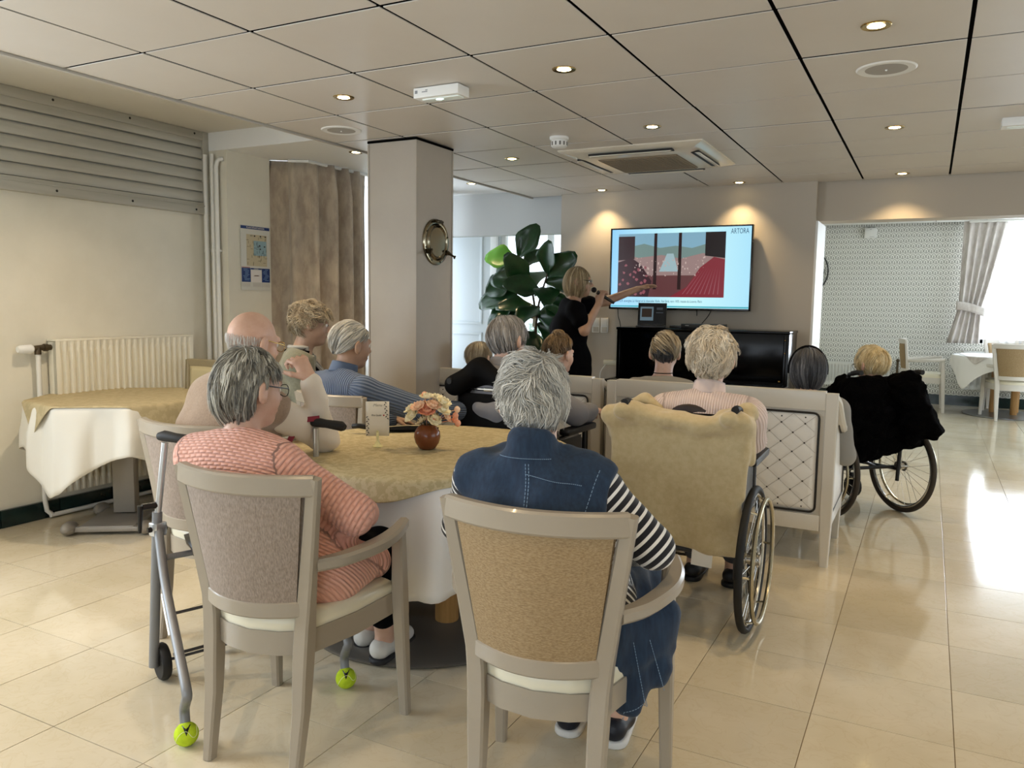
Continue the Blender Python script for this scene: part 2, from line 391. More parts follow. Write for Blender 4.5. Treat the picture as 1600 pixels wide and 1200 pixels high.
for i in range(len(xs) - 1):
    for j in range(-7, len(ys) - 1):
        ya = ys[j] if j >= 0 else y0 + 0.6025 * j; yb = ys[j + 1] if j >= -1 else y0 + 0.6025 * (j + 1)
        w, d = xs[i + 1] - xs[i] - 0.015, yb - ya - 0.018
        if d < 0.05: continue
        cx, cy = (xs[i] + xs[i + 1]) / 2, (ya + yb) / 2
        if j < 0 or xs[i] > 1.5:
            fbk.box((cx, cy, CZ + 0.002), (w, d, 0.004)); continue
        k = (round(w, 3), round(d, 3))
        if k not in tme:
            q = mb(); q.box((0, 0, 0.002), (w, d, 0.004), ch=0.0008); tme[k] = q.mesh('ceiling_tile', smooth=False); tme[k].materials.append(tilemat)
        o = link('ceiling_tile', tme[k], None, ceil); o.location = (cx, cy, CZ + random.uniform(-0.0012, 0.0012)); o.rotation_euler = (random.uniform(-.0015, .0015), random.uniform(-.0015, .0015), 0)
o = fbk.build('outer_ceiling_tiles', tilemat, ceil, smooth=False); o['kind'] = 'stuff'
dc = wallbox('ceiling_dining', [(-1.95, 4.2, 7.2, 13.0, 2.566, 2.70)], gapmat)
q = mb(); q.box((0, 0, 0), (0.593, 0.593, 0.016)); qm = q.mesh('ceiling_tile', smooth=False); qm.materials.append(mat('dining_ceiling_white', '#e4e4e0', 0.6))
for i in range(10):
    for j in range(9):
        o = link('ceiling_tile', qm, None, dc); o.location = (-1.5 + i * 0.6, 7.6 + j * 0.6, 2.555)
# ------------------------------------------------------------------ pillar
p = wallbox('pillar', [(-3.195, -2.835, 4.13, 4.545, 0, 2.345)], colpaint)
q = mb(); q.box((-3.015, 4.3375, 2.352), (0.372, 0.427, 0.014)); q.build('shadow_gap', gapmat, p, smooth=False)
q = mb()
for sx in (-1, 1):
    for sy in (-1, 1):
        q.box((-3.015 + sx * 0.18, 4.3375 + sy * 0.2075, 1.17), (0.012, 0.012, 2.34), ch=0.003)
q.build('corner_bead', colpaint, p)
# ------------------------------------------------------------------ windows
frame_w = mat('white_window_frame', '#eef0f0', 0.35)
glass = MATS['window_glass']
def window(name, a, b, z0, z1, axis, pos, mull=1, depth=0.06):
    """frame from a to b along the wall; axis 'x' = wall runs along x"""
    r = empty(name); r['kind'] = 'structure'
    def P(u, z, w, h, d): 
        return (((u, pos, z), (w, d, h)) if axis == 'x' else ((pos, u, z), (d, w, h)))
    m_, g_ = mb(), mb(); t = 0.055
    for z in (z0 + t / 2, z1 - t / 2): m_.box(*P((a + b) / 2, z, b - a, t, depth))
    n = mull + 1
    for k in range(n + 1):
        u = a + t / 2 + (b - a - t) * k / n; m_.box(*P(u, (z0 + z1) / 2, t, z1 - z0, depth))
    m_.build('window_frame', frame_w, r, smooth=False)
    for k in range(n):
        u0 = a + (b - a) * k / n; u1 = a + (b - a) * (k + 1) / n
        gb = mb(); gb.box(*P((u0 + u1) / 2, (z0 + z1) / 2, u1 - u0 - t, z1 - z0 - 2 * t, 0.006)); gb.build('pane', glass, r, smooth=False)
    return r
window('window_1', 4.9, 6.8, 0.85, 2.4, 'y', -4.92, 1)
window('window_2', 0.62, 3.5, 0.88, 2.5, 'x', 12.92, 2)
window('window_3', -4.36, -3.15, 0.42, 2.25, 'x', 8.08, 1)
window('window_4', -0.95, 1.55, 0.7, 2.2, 'y', -4.92, 2)
window('window_5', -2.8, 1.8, 0.7, 2.2, 'x', -3.1, 3)
window('window_6', 1.0, 5.0, 0.85, 2.3, 'y', 4.1, 3)
window('window_7', 7.6, 11.6, 0.8, 2.45, 'y', 4.1, 3)
# moulded white panel beside the veranda window
d = empty('door_1', (-4.83, 7.965, 0)); d['kind'] = 'structure'
q = mb(); q.box((0, 0, 1.13), (0.78, 0.05, 2.2), ch=0.004); q.build('panel', mat('veranda_white', ''), d)
q = mb()
for z0, z1 in ((0.18, 1.0), (1.12, 2.12)):
    for x in (-0.28, 0.28): q.box((x, -0.03, (z0 + z1) / 2), (0.03, 0.02, z1 - z0), ch=0.006)
    for z in (z0, z1): q.box((0, -0.03, z), (0.59, 0.02, 0.03), ch=0.006)
q.build('moulding', mat('veranda_white', ''), d)
q = mb(); q.box((0.43, -0.005, 1.13), (0.08, 0.05, 2.22), ch=0.008); q.build('door_frame', frame_w, d)
# ================================================================== ceiling fittings
chrome = mat('chrome', '#d8d8d8', 0.12, 1.0)
brass = mat('worn_gold_ring', '#b9a06a', 0.22, 1.0)
whitep = mat('white_plastic', '#e9e9e6', 0.4)
blackp = mat('black_plastic', '#0c0c0d', 0.35)
lampm = mat('lit_lamp', '#fff3d0', 0.4, emit='#ffe3a6', estr=30)
q = mb(); q.lathe([(0.036, -0.002), (0.049, -0.004), (0.052, -0.001), (0.052, 0.004), (0.038, 0.006), (0.036, 0.012)], n=28); ring_me = q.mesh('trim_ring'); ring_me.materials.append(brass)
q = mb(); q.lathe([(0.001, -0.006), (0.02, -0.005), (0.034, -0.001), (0.036, 0.006)], n=20); lamp_me = q.mesh('lamp'); lamp_me.materials.append(lampm)
places = ['above the vase of flowers', 'nearest the camera on the right, beside the round speaker', 'left of the emergency light unit', 'in front of the air conditioning cassette',
          'right of the air conditioning cassette', 'between the pillar and the air conditioning cassette', 'beside the television wall left edge', 'directly above the television', 'over the dining room opening']
pos = [(-1.449, 3.219, CZ), (-0.23, 3.198, CZ), (-2.628, 3.2, CZ), (-1.451, 4.448, CZ), (-0.235, 5.005, CZ), (-2.649, 5.032, CZ), (-2.638, 6.72, CZ), (-1.441, 6.719, CZ), (-0.245, 6.726, CZ),
       (-3.60, 2.87, 2.56), (-3.75, 4.70, 2.43), (-3.75, 6.35, 2.43)]
places += ['over the plaster strip beside the roller shutter', 'over the curtain left of the pillar', 'over the window end right of the pillar']
for (x, y, z), pl in zip(pos, places):
    r = empty('downlight', (x, y, z), 0, 'lit round recessed downlight ' + pl, 'light', 'lit downlights in the ceiling')
    link('trim_ring', ring_me, None, r); link('lamp', lamp_me, None, r)
spk_m = mat('speaker_grille_grey', '#a8a39b', 0.7, bump=0.4, bscale=900, bkind='voronoi')
for (x, y, z), lb in (((-3.14, 3.80, CZ), 'round grey ceiling speaker above the pillar'), ((-0.223, 3.776, CZ), 'large round ceiling speaker right of the nearest lamp')):
    r = empty('ceiling_speaker', (x, y, z), 0, lb, 'speaker', 'ceiling speakers')
    q = mb(); q.lathe([(0.098, -0.004), (0.112, -0.006), (0.118, -0.002), (0.118, 0.003)], n=40); q.build('trim_ring', whitep, r)
    q = mb(); q.lathe([(0.001, -0.0055), (0.05, -0.005), (0.099, -0.0035), (0.1, 0.0)], n=40); q.build('grille', spk_m, r)
    q = mb(); q.ball((0, 0, -0.006), 0.005, 8, 6); q.build('centre_pin', whitep, r)
# emergency light
r = empty('emergency_light', (-2.09, 3.25, CZ), 0, 'white emergency light unit with a glowing green white strip on the ceiling', 'light')
q = mb(); q.box((0, 0, -0.026), (0.245, 0.10, 0.046), ch=0.003); q.build('housing', whitep, r)
q = mb(); q.box((0.01, 0, -0.051), (0.20, 0.05, 0.008), ch=0.003); q.build('diffuser', mat('frosted_strip', '#e8f0ea', 0.3), r)
q = mb(); q.ball((0.0, -0.012, -0.054), (0.022, 0.012, 0.005), 10, 6); q.build('lamp', mat('green_white_led', '#eafff4', 0.3, emit='#c8ffe6', estr=9), r)
q = mb(); q.box((-0.107, -0.0506, -0.022), (0.014, 0.001, 0.014)); q.box((-0.06, -0.0506, -0.024), (0.03, 0.001, 0.004)); q.box((-0.05, -0.0506, -0.017), (0.012, 0.001, 0.004)); q.build('printed_marks', mat('grey_print', '#8d8f92', 0.6), r)
r = empty('emergency_light', (0.40, 5.03, CZ), 0, 'white emergency light unit at the right edge of the photo', 'light')
q = mb(); q.box((0, 0, -0.022), (0.25, 0.10, 0.044), ch=0.003); q.build('housing', whitep, r)
q = mb(); q.box((0, 0, -0.046), (0.2, 0.05, 0.006), ch=0.002); q.build('diffuser', mat('frosted_strip', ''), r)
# smoke detector
r = empty('smoke_detector', (-2.048, 4.5, CZ), 0, 'white domed smoke detector with side slots on the ceiling', 'smoke detector')
q = mb(); q.lathe([(0.058, 0.0), (0.058, -0.014), (0.05, -0.02), (0.046, -0.02)], n=32); q.build('base', whitep, r)
q = mb(); q.lathe([(0.044, -0.018), (0.05, -0.03), (0.05, -0.052), (0.04, -0.062), (0.015, -0.066), (0.001, -0.066)], n=32); q.build('dome', whitep, r)
q = mb()
for k in range(12):
    a = 2 * pi * k / 12; q.box((0, 0, 0), (0.009, 0.004, 0.022), Matrix.Translation((0.0495 * math.cos(a), 0.0495 * math.sin(a), -0.041)) @ Matrix.Rotation(a + pi / 2, 4, 'Z'))
q.build('slots', mat('slot_grey', '#6f6b66', 0.8), r)
# air conditioning cassette
r = empty('air_conditioner', (-1.755, 5.34, CZ), 0, 'large ceiling air conditioning cassette with brown mesh grille', 'air conditioner')
acw = mat('ivory_ac_plastic', '#d9d2c2', 0.22)
q = mb()
prof = [(0.478, 0.0), (0.478, -0.008), (0.462, -0.016), (0.36, -0.042), (0.30, -0.045)]
vs, fs = [], []
for h, z in prof: vs += [(-h, -h * .96, z), (h, -h * .96, z), (h, h * .96, z), (-h, h * .96, z)]
for i in range(len(prof) - 1):
    for k in range(4): fs.append((i * 4 + k, i * 4 + (k + 1) % 4, i * 4 + 4 + (k + 1) % 4, i * 4 + 4 + k))
fs.append((16, 17, 18, 19)); q.add(vs, fs); q.build('panel', acw, r, ang=20)
q = mb(); q.box((0, 0, -0.046), (0.535, 0.53, 0.006), ch=0.002); gp = q.build('grille', mat('brown_mesh', '#6a5c48', 0.6), r)
q = mb()
for k in range(27): q.box((-0.26 + k * 0.02, 0, -0.0505), (0.006, 0.52, 0.005))
for k in range(27): q.box((0, -0.26 + k * 0.02, -0.0505), (0.52, 0.006, 0.005))
o = q.build('mesh_bars', mat('bronze_mesh_bar', '#8b7a5f', 0.5), r, smooth=False); o['kind'] = 'stuff'
dk = mat('dark_slot', '#15130f', 0.6)
for k in range(4):
    M = Matrix.Rotation(k * pi / 2, 4, 'Z')
    q = mb(); q.box((0, -0.385, -0.037), (0.56, 0.055, 0.012), M @ Matrix.Translation((0, 0, 0)), ch=0.004); q.build('outlet', dk, r)
    q = mb(); q.box((0, 0, 0), (0.54, 0.045, 0.006), M @ Matrix.Translation((0, -0.395, -0.043)) @ Matrix.Rotation(0.25, 4, 'X'), ch=0.002); q.build('louvre', acw, r)
# ================================================================== left wall: roller shutter
shm = mat('grey_aluminium_shutter', '#b9b6ab', 0.45, 0.1, col2='#aca99d', nscale=3, stretch=(1, 0.3, 6))
r = empty('roller_shutter', (-4.78, 2.9, 2.0), 0, 'grey metal roller shutter half closed high on the left wall', 'shutter')
L0, L1 = -1.7, 1.335
for k in range(6):
    z = 0.055 + 0.078 * k
    q = mb()
    pr = [(0.010, 0.0), (0.034, 0.004), (0.039, 0.02), (0.037, 0.060), (0.031, 0.0715), (0.010, 0.076)]
    q.grid(2, 6, lambda u, v: (pr[int(round(v * 5))][0], L0 + 0.05 + u * (L1 - L0 - 0.1), z + pr[int(round(v * 5))][1])); q.build('slat', shm, r, ang=60)
for nm, c, d in (('bottom_rail', (0.022, (L0 + L1) / 2, 0.012), (0.05, L1 - L0, 0.085)), ('top_rail', (0.022, (L0 + L1) / 2, 0.528), (0.05, L1 - L0, 0.062)),
                 ('side_rail', (0.024, L1 - 0.022, 0.27), (0.054, 0.05, 0.6)), ('backing', (0.006, (L0 + L1) / 2, 0.27), (0.012, L1 - L0, 0.5))):
    q = mb(); q.box(c, d, ch=0.006)
    if nm == 'bottom_rail': q.box((0.049, (L0 + L1) / 2, 0.03), (0.006, L1 - L0 - .02, 0.012), ch=0.002)
    q.build(nm, shm, r)
for z in (0.0, 0.535):
    for k in range(6):
        q = mb(); q.lathe([(0.001, 0.004), (0.006, 0.003), (0.008, 0)], n=10, M=Matrix.Translation((0.048, L1 - 0.12 - k * 0.52, z)) @ Matrix.Rotation(pi / 2, 4, 'Y')); q.build('screw', dk, r)
# heating pipes in the corner
pipem = mat('gloss_white_pipe', '#e3e2dc', 0.3)
for k, (x, top) in enumerate(((-4.735, 2.40), (-4.665, 2.40), (-4.625, 2.36))):
    q = mb(); pts = [(x, 4.205, 0.0), (x, 4.205, top - 0.05)] + ([(x, 4.205, top)] if k < 2 else [(x + 0.005, 4.21, top - 0.02), (x + 0.02, 4.215, top), (x + 0.04, 4.236, top + 0.005)])
    q.tube(pts, 0.016 if k else 0.018, 12)
    o = q.build('heating_pipe', pipem); tag(o, ('leftmost', 'middle', 'rightmost')[k] + ' of the three white vertical heating pipes in the corner', 'pipe', 'heating pipes in the corner')
    q = mb(); q.tube([(x, 4.205, 1.70), (x, 4.205, 1.72)], 0.021, 12); q.box((x, 4.225, 1.71), (0.02, 0.03, 0.015)); q.build('pipe_clip', pipem, o)
# ================================================================== radiators
radm = mat('cream_radiator_enamel', '#ece7d6', 0.3)
def radiator(name, W, H, n, label, m_=radm):
    r = empty(name, label=label, cat='radiator')
    def fn(u, v):
        x = -W / 2 + u * W; z = v * H; e = min(1, max(0, (min(v, 1 - v) * H - 0.03) / 0.03))
        ph = ((x + W / 2 - 0.02) / (W - 0.04) * n) % 1.0
        d = -0.024 * e * (1 if 0.28 < ph < 0.72 else max(0, 1 - min(abs(ph - .28), abs(ph - .72)) / 0.12)) if 0.02 < x + W / 2 < W - 0.02 else 0
        return (x, -0.098 - d, z)
    q = mb(); q.grid(n * 12 + 1, 26, fn); q.build('front_panel', m_, r, ang=60)
    q = mb(); q.box((0, -0.040, H / 2), (W - 0.004, 0.05, H - 0.012), ch=0.008); q.build('body', m_, r)
    q = mb(); q.box((0, -0.055, H + 0.002), (W, 0.09, 0.012), ch=0.003); q.build('top_cover', m_, r)
    q = mb()
    for x in (-W * .35, W * .35): q.box((x, -0.008, H * .5), (0.03, 0.02, H * .7))
    q.build('wall_bracket', m_, r); return r
r = radiator('radiator', 1.02, 0.94, 22, 'cream panel radiator on the left wall behind the cloth covered table')
r.location = (-4.78, 3.50, 0.155); r.rotation_euler = (0, 0, pi / 2)
q = mb(); q.tube(spline([(-0.59, -0.05, -0.0), (-0.59, -0.05, 0.5), (-0.59, -0.05, 0.88)], 6), 0.014, 12); q.tube([(-0.55, -0.05, -0.13), (-0.58, -0.05, -0.10), (-0.59, -0.05, -0.03), (-0.59, -0.05, 0.0)], 0.014, 12)
q.tube([(-0.56, -0.05, -0.135), (0.2, -0.05, -0.135)], 0.014, 12); q.build('supply_pipe', pipem, r)
q = mb(); q.tube([(-0.59, -0.05, 0.86), (-0.59, -0.05, 0.905)], 0.019, 12); q.tube([(-0.63, -0.05, 0.895), (-0.57, -0.05, 0.90), (-0.51, -0.05, 0.90)], 0.017, 12); q.tube([(-0.555, -0.05, 0.90), (-0.53, -0.05, 0.90)], 0.023, 8); q.build('valve', mat('aged_bronze', '#5d5140', 0.4, 0.8), r)
q = mb(); q.tube([(-0.62, -0.05, 0.895), (-0.63, -0.05, 0.895), (-0.64, -0.05, 0.895), (-0.695, -0.05, 0.895), (-0.71, -0.05, 0.895)], [0.02, 0.027, 0.026, 0.025, 0.018], 18)
q.build('thermostat_head', whitep, r)
r = radiator('radiator', 0.92, 0.34, 20, 'white panel radiator under the wallpaper in the dining room', mat('white_radiator', '#e6e8e6', 0.35)); r.location = (-0.92, 12.8, 0.2)
q = mb(); q.tube([(0.55, -0.05, 0.02), (0.55, -0.05, 0.38)], 0.016, 10); q.tube([(0.46, -0.05, 0.06), (0.55, -0.05, 0.06)], 0.013, 10); q.ball((0.55, -0.05, 0.4), 0.025, 10, 8); q.build('valve', mat('aged_bronze', ''), r)
r = radiator('radiator', 1.5, 0.52, 20, 'white panel radiator under the dining room window', mat('white_radiator', '')); r.location = (1.2, 12.8, 0.24)
# ================================================================== poster on the pilaster
r = empty('evacuation_plan', (-4.556, 4.50, 1.67), pi / 2, 'laminated evacuation plan poster with navy header beside the curtain', 'poster')
paperm = mat('poster_paper', '#d8d6cc', 0.25); navy = mat('navy_print', '#17336e', 0.3); beige_pr = mat('plan_beige_print', '#c6b998', 0.4); teal = mat('plan_teal_print', '#93aeb4', 0.4)
dkp = mat('dark_print', '#3a352c', 0.5); redp = mat('red_print', '#a8413c', 0.5); palep = mat('pale_print', '#e2dcd6', 0.4)
q = mb(); q.box((0, -0.002, 0), (0.29, 0.003, 0.48)); q.build('sheet', paperm, r, smooth=False)
def pr_(nm, rects, m_):
    q = mb()
    for x0, x1, z0, z1 in rects: q.box(((x0 + x1) / 2, -0.0042, (z0 + z1) / 2), (x1 - x0, 0.001, z1 - z0))
    q.build(nm, m_, r, smooth=False)
pr_('header_band', [(-0.145, 0.145, 0.214, 0.236)], navy)
pr_('plan_walls', [(-0.09, 0.115, -0.06, 0.175)], beige_pr)
q = mb(); q.box((0.045, -0.0055, 0.075), (0.13, 0.001, 0.11)); q.build('courtyard', teal, r, smooth=False)
q = mb(); rr2 = random.Random(3)
for k in range(46):
    x, z = rr2.uniform(-0.085, 0.11), rr2.uniform(-0.055, 0.17); h = rr2.random() < .5
    q.box((x, -0.0065, z), (0.025 if h else 0.002, 0.0006, 0.002 if h else 0.02))
for x, z in ((0.04, 0.095), (0.045, 0.07), (0.09, 0.09), (-0.01, 0.165), (0.05, 0.165), (0.10, 0.165)): q.box((x, -0.0065, z), (0.014, 0.0006, 0.01))
o = q.build('plan_lines', dkp, r, smooth=False); o['kind'] = 'stuff'
pr_('instruction_panels', [(-0.142, -0.055, -0.18, -0.075), (0.06, 0.142, -0.18, -0.075), (-0.052, 0.058, -0.085, -0.075)], navy)
pr_('centre_panel', [(-0.05, 0.056, -0.18, -0.09)], palep)
pr_('footer_boxes', [(-0.142, -0.06, -0.215, -0.186), (0.06, 0.142, -0.215, -0.186), (-0.03, 0.05, -0.215, -0.186)], mat('footer_print', '#c9c5bb', 0.4))
pr_('red_marks', [(-0.142, -0.06, -0.073, -0.069), (-0.02, 0.03, -0.135, -0.129)], redp)
q = mb()
for k in range(9):
    for sx in (-0.1, 0.1): q.box((sx + rr2.uniform(-.015, .015), -0.0055, -0.085 - k * 0.01), (rr2.uniform(0.03, 0.06), 0.0006, 0.0025))
o = q.build('printed_lines', mat('light_blue_print', '#8fb2d8', 0.4), r, smooth=False); o['kind'] = 'stuff'
text('PLAN D\'ÉVACUATION', 0.018, palep, r, Matrix.Translation((0, -0.0055, 0.219)) @ Matrix.Rotation(pi / 2, 4, 'X'), align='CENTER')
text('CONSIGNES', 0.008, palep, r, Matrix.Translation((0, -0.0055, -0.0835)) @ Matrix.Rotation(pi / 2, 4, 'X'), align='CENTER')
# ================================================================== porthole mirror on the pillar
r = empty('porthole_mirror', (-2.834, 4.345, 1.742), pi / 2, 'round brass porthole mirror with dogs screwed to the pillar', 'mirror')
brs = mat('polished_brass', '#8d8470', 0.14, 1.0); M = Matrix.Rotation(pi / 2, 4, 'X')
q = mb(); q.lathe([(0.095, 0.016), (0.105, 0.022), (0.112, 0.02), (0.118, 0.012), (0.128, 0.014), (0.142, 0.012), (0.147, 0.004), (0.147, 0.0)], n=48, M=M); q.build('outer_ring', brs, r)
q = mb(); q.lathe([(0.088, 0.012), (0.092, 0.02), (0.104, 0.026), (0.109, 0.018)], n=48, M=M); q.build('inner_ring', brs, r)
q = mb(); q.lathe([(0.001, 0.0145), (0.094, 0.0145), (0.094, 0.004)], n=48, M=M); q.build('mirror_glass', mat('mirror', '#e8e8e8', 0.02, 1.0), r)
for k in range(8):
    a = 2 * pi * k / 8 + .3; q = mb(); q.ball((0.131 * math.cos(a), -0.014, 0.131 * math.sin(a)), (0.007, 0.004, 0.007), 8, 6); q.build('bolt', mat('dark_brass', '#3b3222', 0.35, 0.9), r)
for a in (-0.55, pi + 0.55):
    q = mb(); c, s_ = math.cos(a), math.sin(a)
    q.tube([(0.098 * c, -0.03, 0.098 * s_), (0.12 * c, -0.03, 0.12 * s_), (0.145 * c, -0.045, 0.145 * s_), (0.165 * c, -0.055, 0.165 * s_)], [0.008, 0.014, 0.007, 0.006], 10)
    q.tube([(0.165 * c, -0.055, 0.165 * s_ - .012), (0.175 * c, -0.058, 0.175 * s_ + .012)], 0.006, 8); q.box((0.122 * c, -0.02, 0.122 * s_), (0.03, 0.03, 0.03), ch=0.006); q.build('wing_dog', mat('dark_brass', ''), r)
q = mb(); q.box((0, -0.02, 0.13), (0.06, 0.03, 0.02), ch=0.005); q.tube([(-0.045, -0.026, 0.128), (0.045, -0.026, 0.128)], 0.009, 10); q.build('hinge', mat('dark_brass', ''), r)
# ================================================================== curtains
def velvet(name, c1, c2): return mat(name, c1, 0.8, col2=c2, nscale=14, nrange=(0.38, 0.62), sheen=0.4, bump=0.15, bscale=200, coords='Object', stretch=(1, 1, 0.45))
def curtain(name, path, z0, z1, amp, wl, m_, label, group=None, gather=None, cat='curtain'):
    P = spline(path, 16); n = len(P); d = [0]
    for i in range(1, n): d.append(d[-1] + (P[i] - P[i - 1]).length)
    T = d[-1]; nu = int(T / wl * 14)
    def at(s):
        s = min(max(s, 0), T - 1e-6)
        for i in range(1, n):
            if d[i] >= s:
                k = (s - d[i - 1]) / (d[i] - d[i - 1]); p = P[i - 1].lerp(P[i], k); t = (P[i] - P[i - 1]).normalized(); return p, Vector((-t.y, t.x, 0))
        return P[-1], Vector((1, 0, 0))
    def fn(u, v):
        z = z0 + v * (z1 - z0); p, nr = at(u * T)
        if gather: p = gather(p, u, z)
        ph = 2 * pi * u * T / wl; top = max(0, (v - 0.9) / 0.1)
        a = amp * (1 - 0.55 * top) * (0.75 + 0.25 * math.sin(u * 9 + 1.7)); k = 0.35 * math.sin(v * 2.1 + u * 13)
        off = a * (math.sin(ph + k) + 0.25 * math.sin(2 * ph + 1 + v))
        return (p.x + nr.x * off, p.y + nr.y * off, z)
    q = mb(); q.grid(nu, 22, fn); o = q.build(name, m_, ang=180); tag(o, label, cat, group); solid(o, 0.004); return o
vel = velvet('taupe_crushed_velvet', '#a19282', '#bcae9a')
c1 = curtain('curtain', [(-4.70, 4.73, 0), (-4.50, 4.74, 0), (-4.33, 4.86, 0), (-4.29, 5.12, 0), (-4.29, 5.50, 0)], 0.03, 2.425, 0.066, 0.165, vel, 'long taupe velvet curtain hanging between the poster and the pillar')
q = mb(); q.tube([(-4.42, 4.72, 2.418), (-4.30, 4.80, 2.418), (-4.30, 6.9, 2.418)], 0.011, 8); o = q.build('curtain_track', whitep); tag(o, 'white curtain track under the soffit', 'curtain rail')
c2 = curtain('curtain', [(-4.33, 6.52, 0), (-4.30, 6.7, 0), (-4.28, 6.84, 0)], 0.03, 2.40, 0.03, 0.12, vel, 'taupe velvet curtain seen as a sliver right of the pillar')
sheer = sheer_mat('white_sheer', '#f4f6fa', 0.5)
def sh(name, a, b, z0, z1, axis, pos, label):
    def fn(u, v):
        x = a + u * (b - a); w = 0.014 * math.sin(u * (b - a) / 0.11 * 2 * pi + .4 * math.sin(v * 3)) * (1 - .4 * v)
        return (x, pos + w, z0 + v * (z1 - z0)) if axis == 'x' else (pos + w, x, z0 + v * (z1 - z0))
    q = mb(); q.grid(int(abs(b - a) / 0.11 * 10), 6, fn); o = q.build(name, sheer, ang=180); tag(o, label, 'sheer curtain'); return o
sh('sheer_curtain', 4.85, 6.85, 0.5, 2.40, 'y', -4.62, 'white sheer curtain in the window behind the pillar')
sh('sheer_curtain', 0.70, 3.5, 0.895, 2.53, 'x', 12.70, 'white sheer curtain glowing in the dining room window')
pale = velvet('pale_taupe_damask', '#bcb4ae', '#d2ccc7')
def tied(p, u, z):
    zt = 1.38; w = 1.0
    if z > zt: k = (z - zt) / (2.54 - zt); x0, x1 = 0.34 + 0.0 * k, 0.62 + 0.24 * k ** 0.9
    else: k = (zt - z) / (zt - 0.88); x0, x1 = 0.34 - 0.12 * k, 0.62 - 0.0 * k
    return Vector((x0 + (x1 - x0) * u, p.y, z))
c3 = curtain('curtain', [(0.2, 12.55, 0), (0.5, 12.55, 0), (0.95, 12.55, 0)], 0.885, 2.54, 0.032, 0.15, pale, 'pale grey patterned curtain tied back at the dining room window', gather=tied)
def tb_(u, v):
    x = 0.31 + u * 0.34; return (x, 12.50 - 0.02 * math.sin(pi * u), 1.40 - 0.09 * u + (v - .5) * 0.115 + .02 * math.sin(pi * u))
q = mb(); q.grid(14, 4, tb_); o = q.build('tieback', pale, c3); solid(o, 0.006)
q = mb(); q.box((2.1, 12.56, 2.53), (3.4, 0.06, 0.03), ch=0.005); o = q.build('curtain_track', whitep); tag(o, 'white curtain rail above the dining room window', 'curtain rail')
# ================================================================== dining room wall fittings
r = empty('wifi_box', (-0.83, 12.8, 2.43), 0, 'white rounded access box high on the leaf wallpaper', 'access point')
q = mb(); q.box((0, -0.03, 0), (0.165, 0.05, 0.15), ch=0.024); q.build('housing', whitep, r)
q = mb(); q.box((0, -0.057, 0.05), (0.02, 0.004, 0.006)); q.box((0.02, -0.057, -0.055), (0.06, 0.004, 0.004)); q.build('marks', mat('grey_print', ''), r)
r = empty('wall_clock', (-1.74, 12.8, 1.88), 0, 'large black open frame clock with roman numerals on the wallpaper', 'clock')
M = Matrix.Rotation(pi / 2, 4, 'X'); ironm = mat('black_iron', '#141414', 0.5)
for nm, R in (('outer_rim', 0.36), ('inner_rim', 0.22)):
    q = mb(); q.tube([(R * math.cos(2 * pi * k / 48), -0.03, R * math.sin(2 * pi * k / 48)) for k in range(48)], 0.009, 8, closed=True); q.build(nm, ironm, r)
for k, tx in enumerate('XII I II III IIII V VI VII VIII IX X XI'.split()):
    a = pi / 2 - 2 * pi * k / 12
    text(tx, 0.115, ironm, r, Matrix.Rotation(-(pi / 2 - a), 4, 'Y').inverted() @ Matrix.Translation((0, -0.03, 0.25)) @ M if False else Matrix.Translation((0, -0.03, 0)) @ Matrix.Rotation(pi / 2 - a, 4, 'Y') @ Matrix.Translation((0, 0, 0.245)) @ M, 'numeral', 'CENTER', ext=0.006, sx=0.75)
q = mb(); q.box((0, -0.035, 0.09), (0.014, 0.006, 0.22)); q.box((0.06, -0.035, 0.03), (0.15, 0.006, 0.014), Matrix.Rotation(0.4, 4, 'Y')); q.build('hands', ironm, r)
# ================================================================== sockets by the piano
for k, (x, z) in enumerate(((-2.715, 1.165), (-2.632, 1.165))):
    r = empty('light_switch', (x, 6.87, z), 0, ('left' if k == 0 else 'right') + ' of the two white wall switches beside the piano', 'switch', 'wall switches by the piano')
    q = mb(); q.box((0, -0.006, 0), (0.075, 0.012, 0.135), ch=0.004); q.build('plate', whitep, r)
    q = mb(); q.box((0, -0.014, 0.028), (0.055, 0.008, 0.06), ch=0.003); q.build('rocker', whitep, r)
    q = mb(); q.box((0, -0.013, -0.038), (0.05, 0.006, 0.045), ch=0.003); q.build('lower_plate', mat('grey_switch', '#b9b5ac', 0.4), r)
# ================================================================== furniture
wood_g = mat('greige_lacquered_wood', '#9f9586', 0.30, coat=0.15)
vinyl = mat('ivory_vinyl', '#e2dcc6', 0.3)
weave_t = mat('tan_woven_fabric', '#a8916f', 0.9, col2='#8a7352', nscale=230, stretch=(.45, 1, 1.6), bump=0.5, bscale=330, bdist=0.0015)
weave_g = mat('taupe_woven_fabric', '#a5968a', 0.9, col2='#86796d', nscale=190, stretch=(1.6, 1, .45), bump=0.6, bscale=300, bdist=0.0015)
def back_x(u, z):   # arched back plan: y bows backwards in the middle
    return -0.066 * (1 - (2 * u - 1) ** 2)
def stile(sx, z):
    """centre line of the rear leg / back stile at height z"""
    pts = [(0.0, 0.152, -0.235), (0.20, 0.156, -0.205), (0.42, 0.160, -0.19), (0.50, 0.168, -0.192), (0.89, 0.230, -0.235)]
    for a, b in zip(pts, pts[1:]):
        if a[0] <= z <= b[0]:
            t = (z - a[0]) / (b[0] - a[0]); return Vector((sx * (a[1] + t * (b[1] - a[1])), a[2] + t * (b[2] - a[2]), z))
    return Vector((sx * pts[-1][1], pts[-1][2], z))
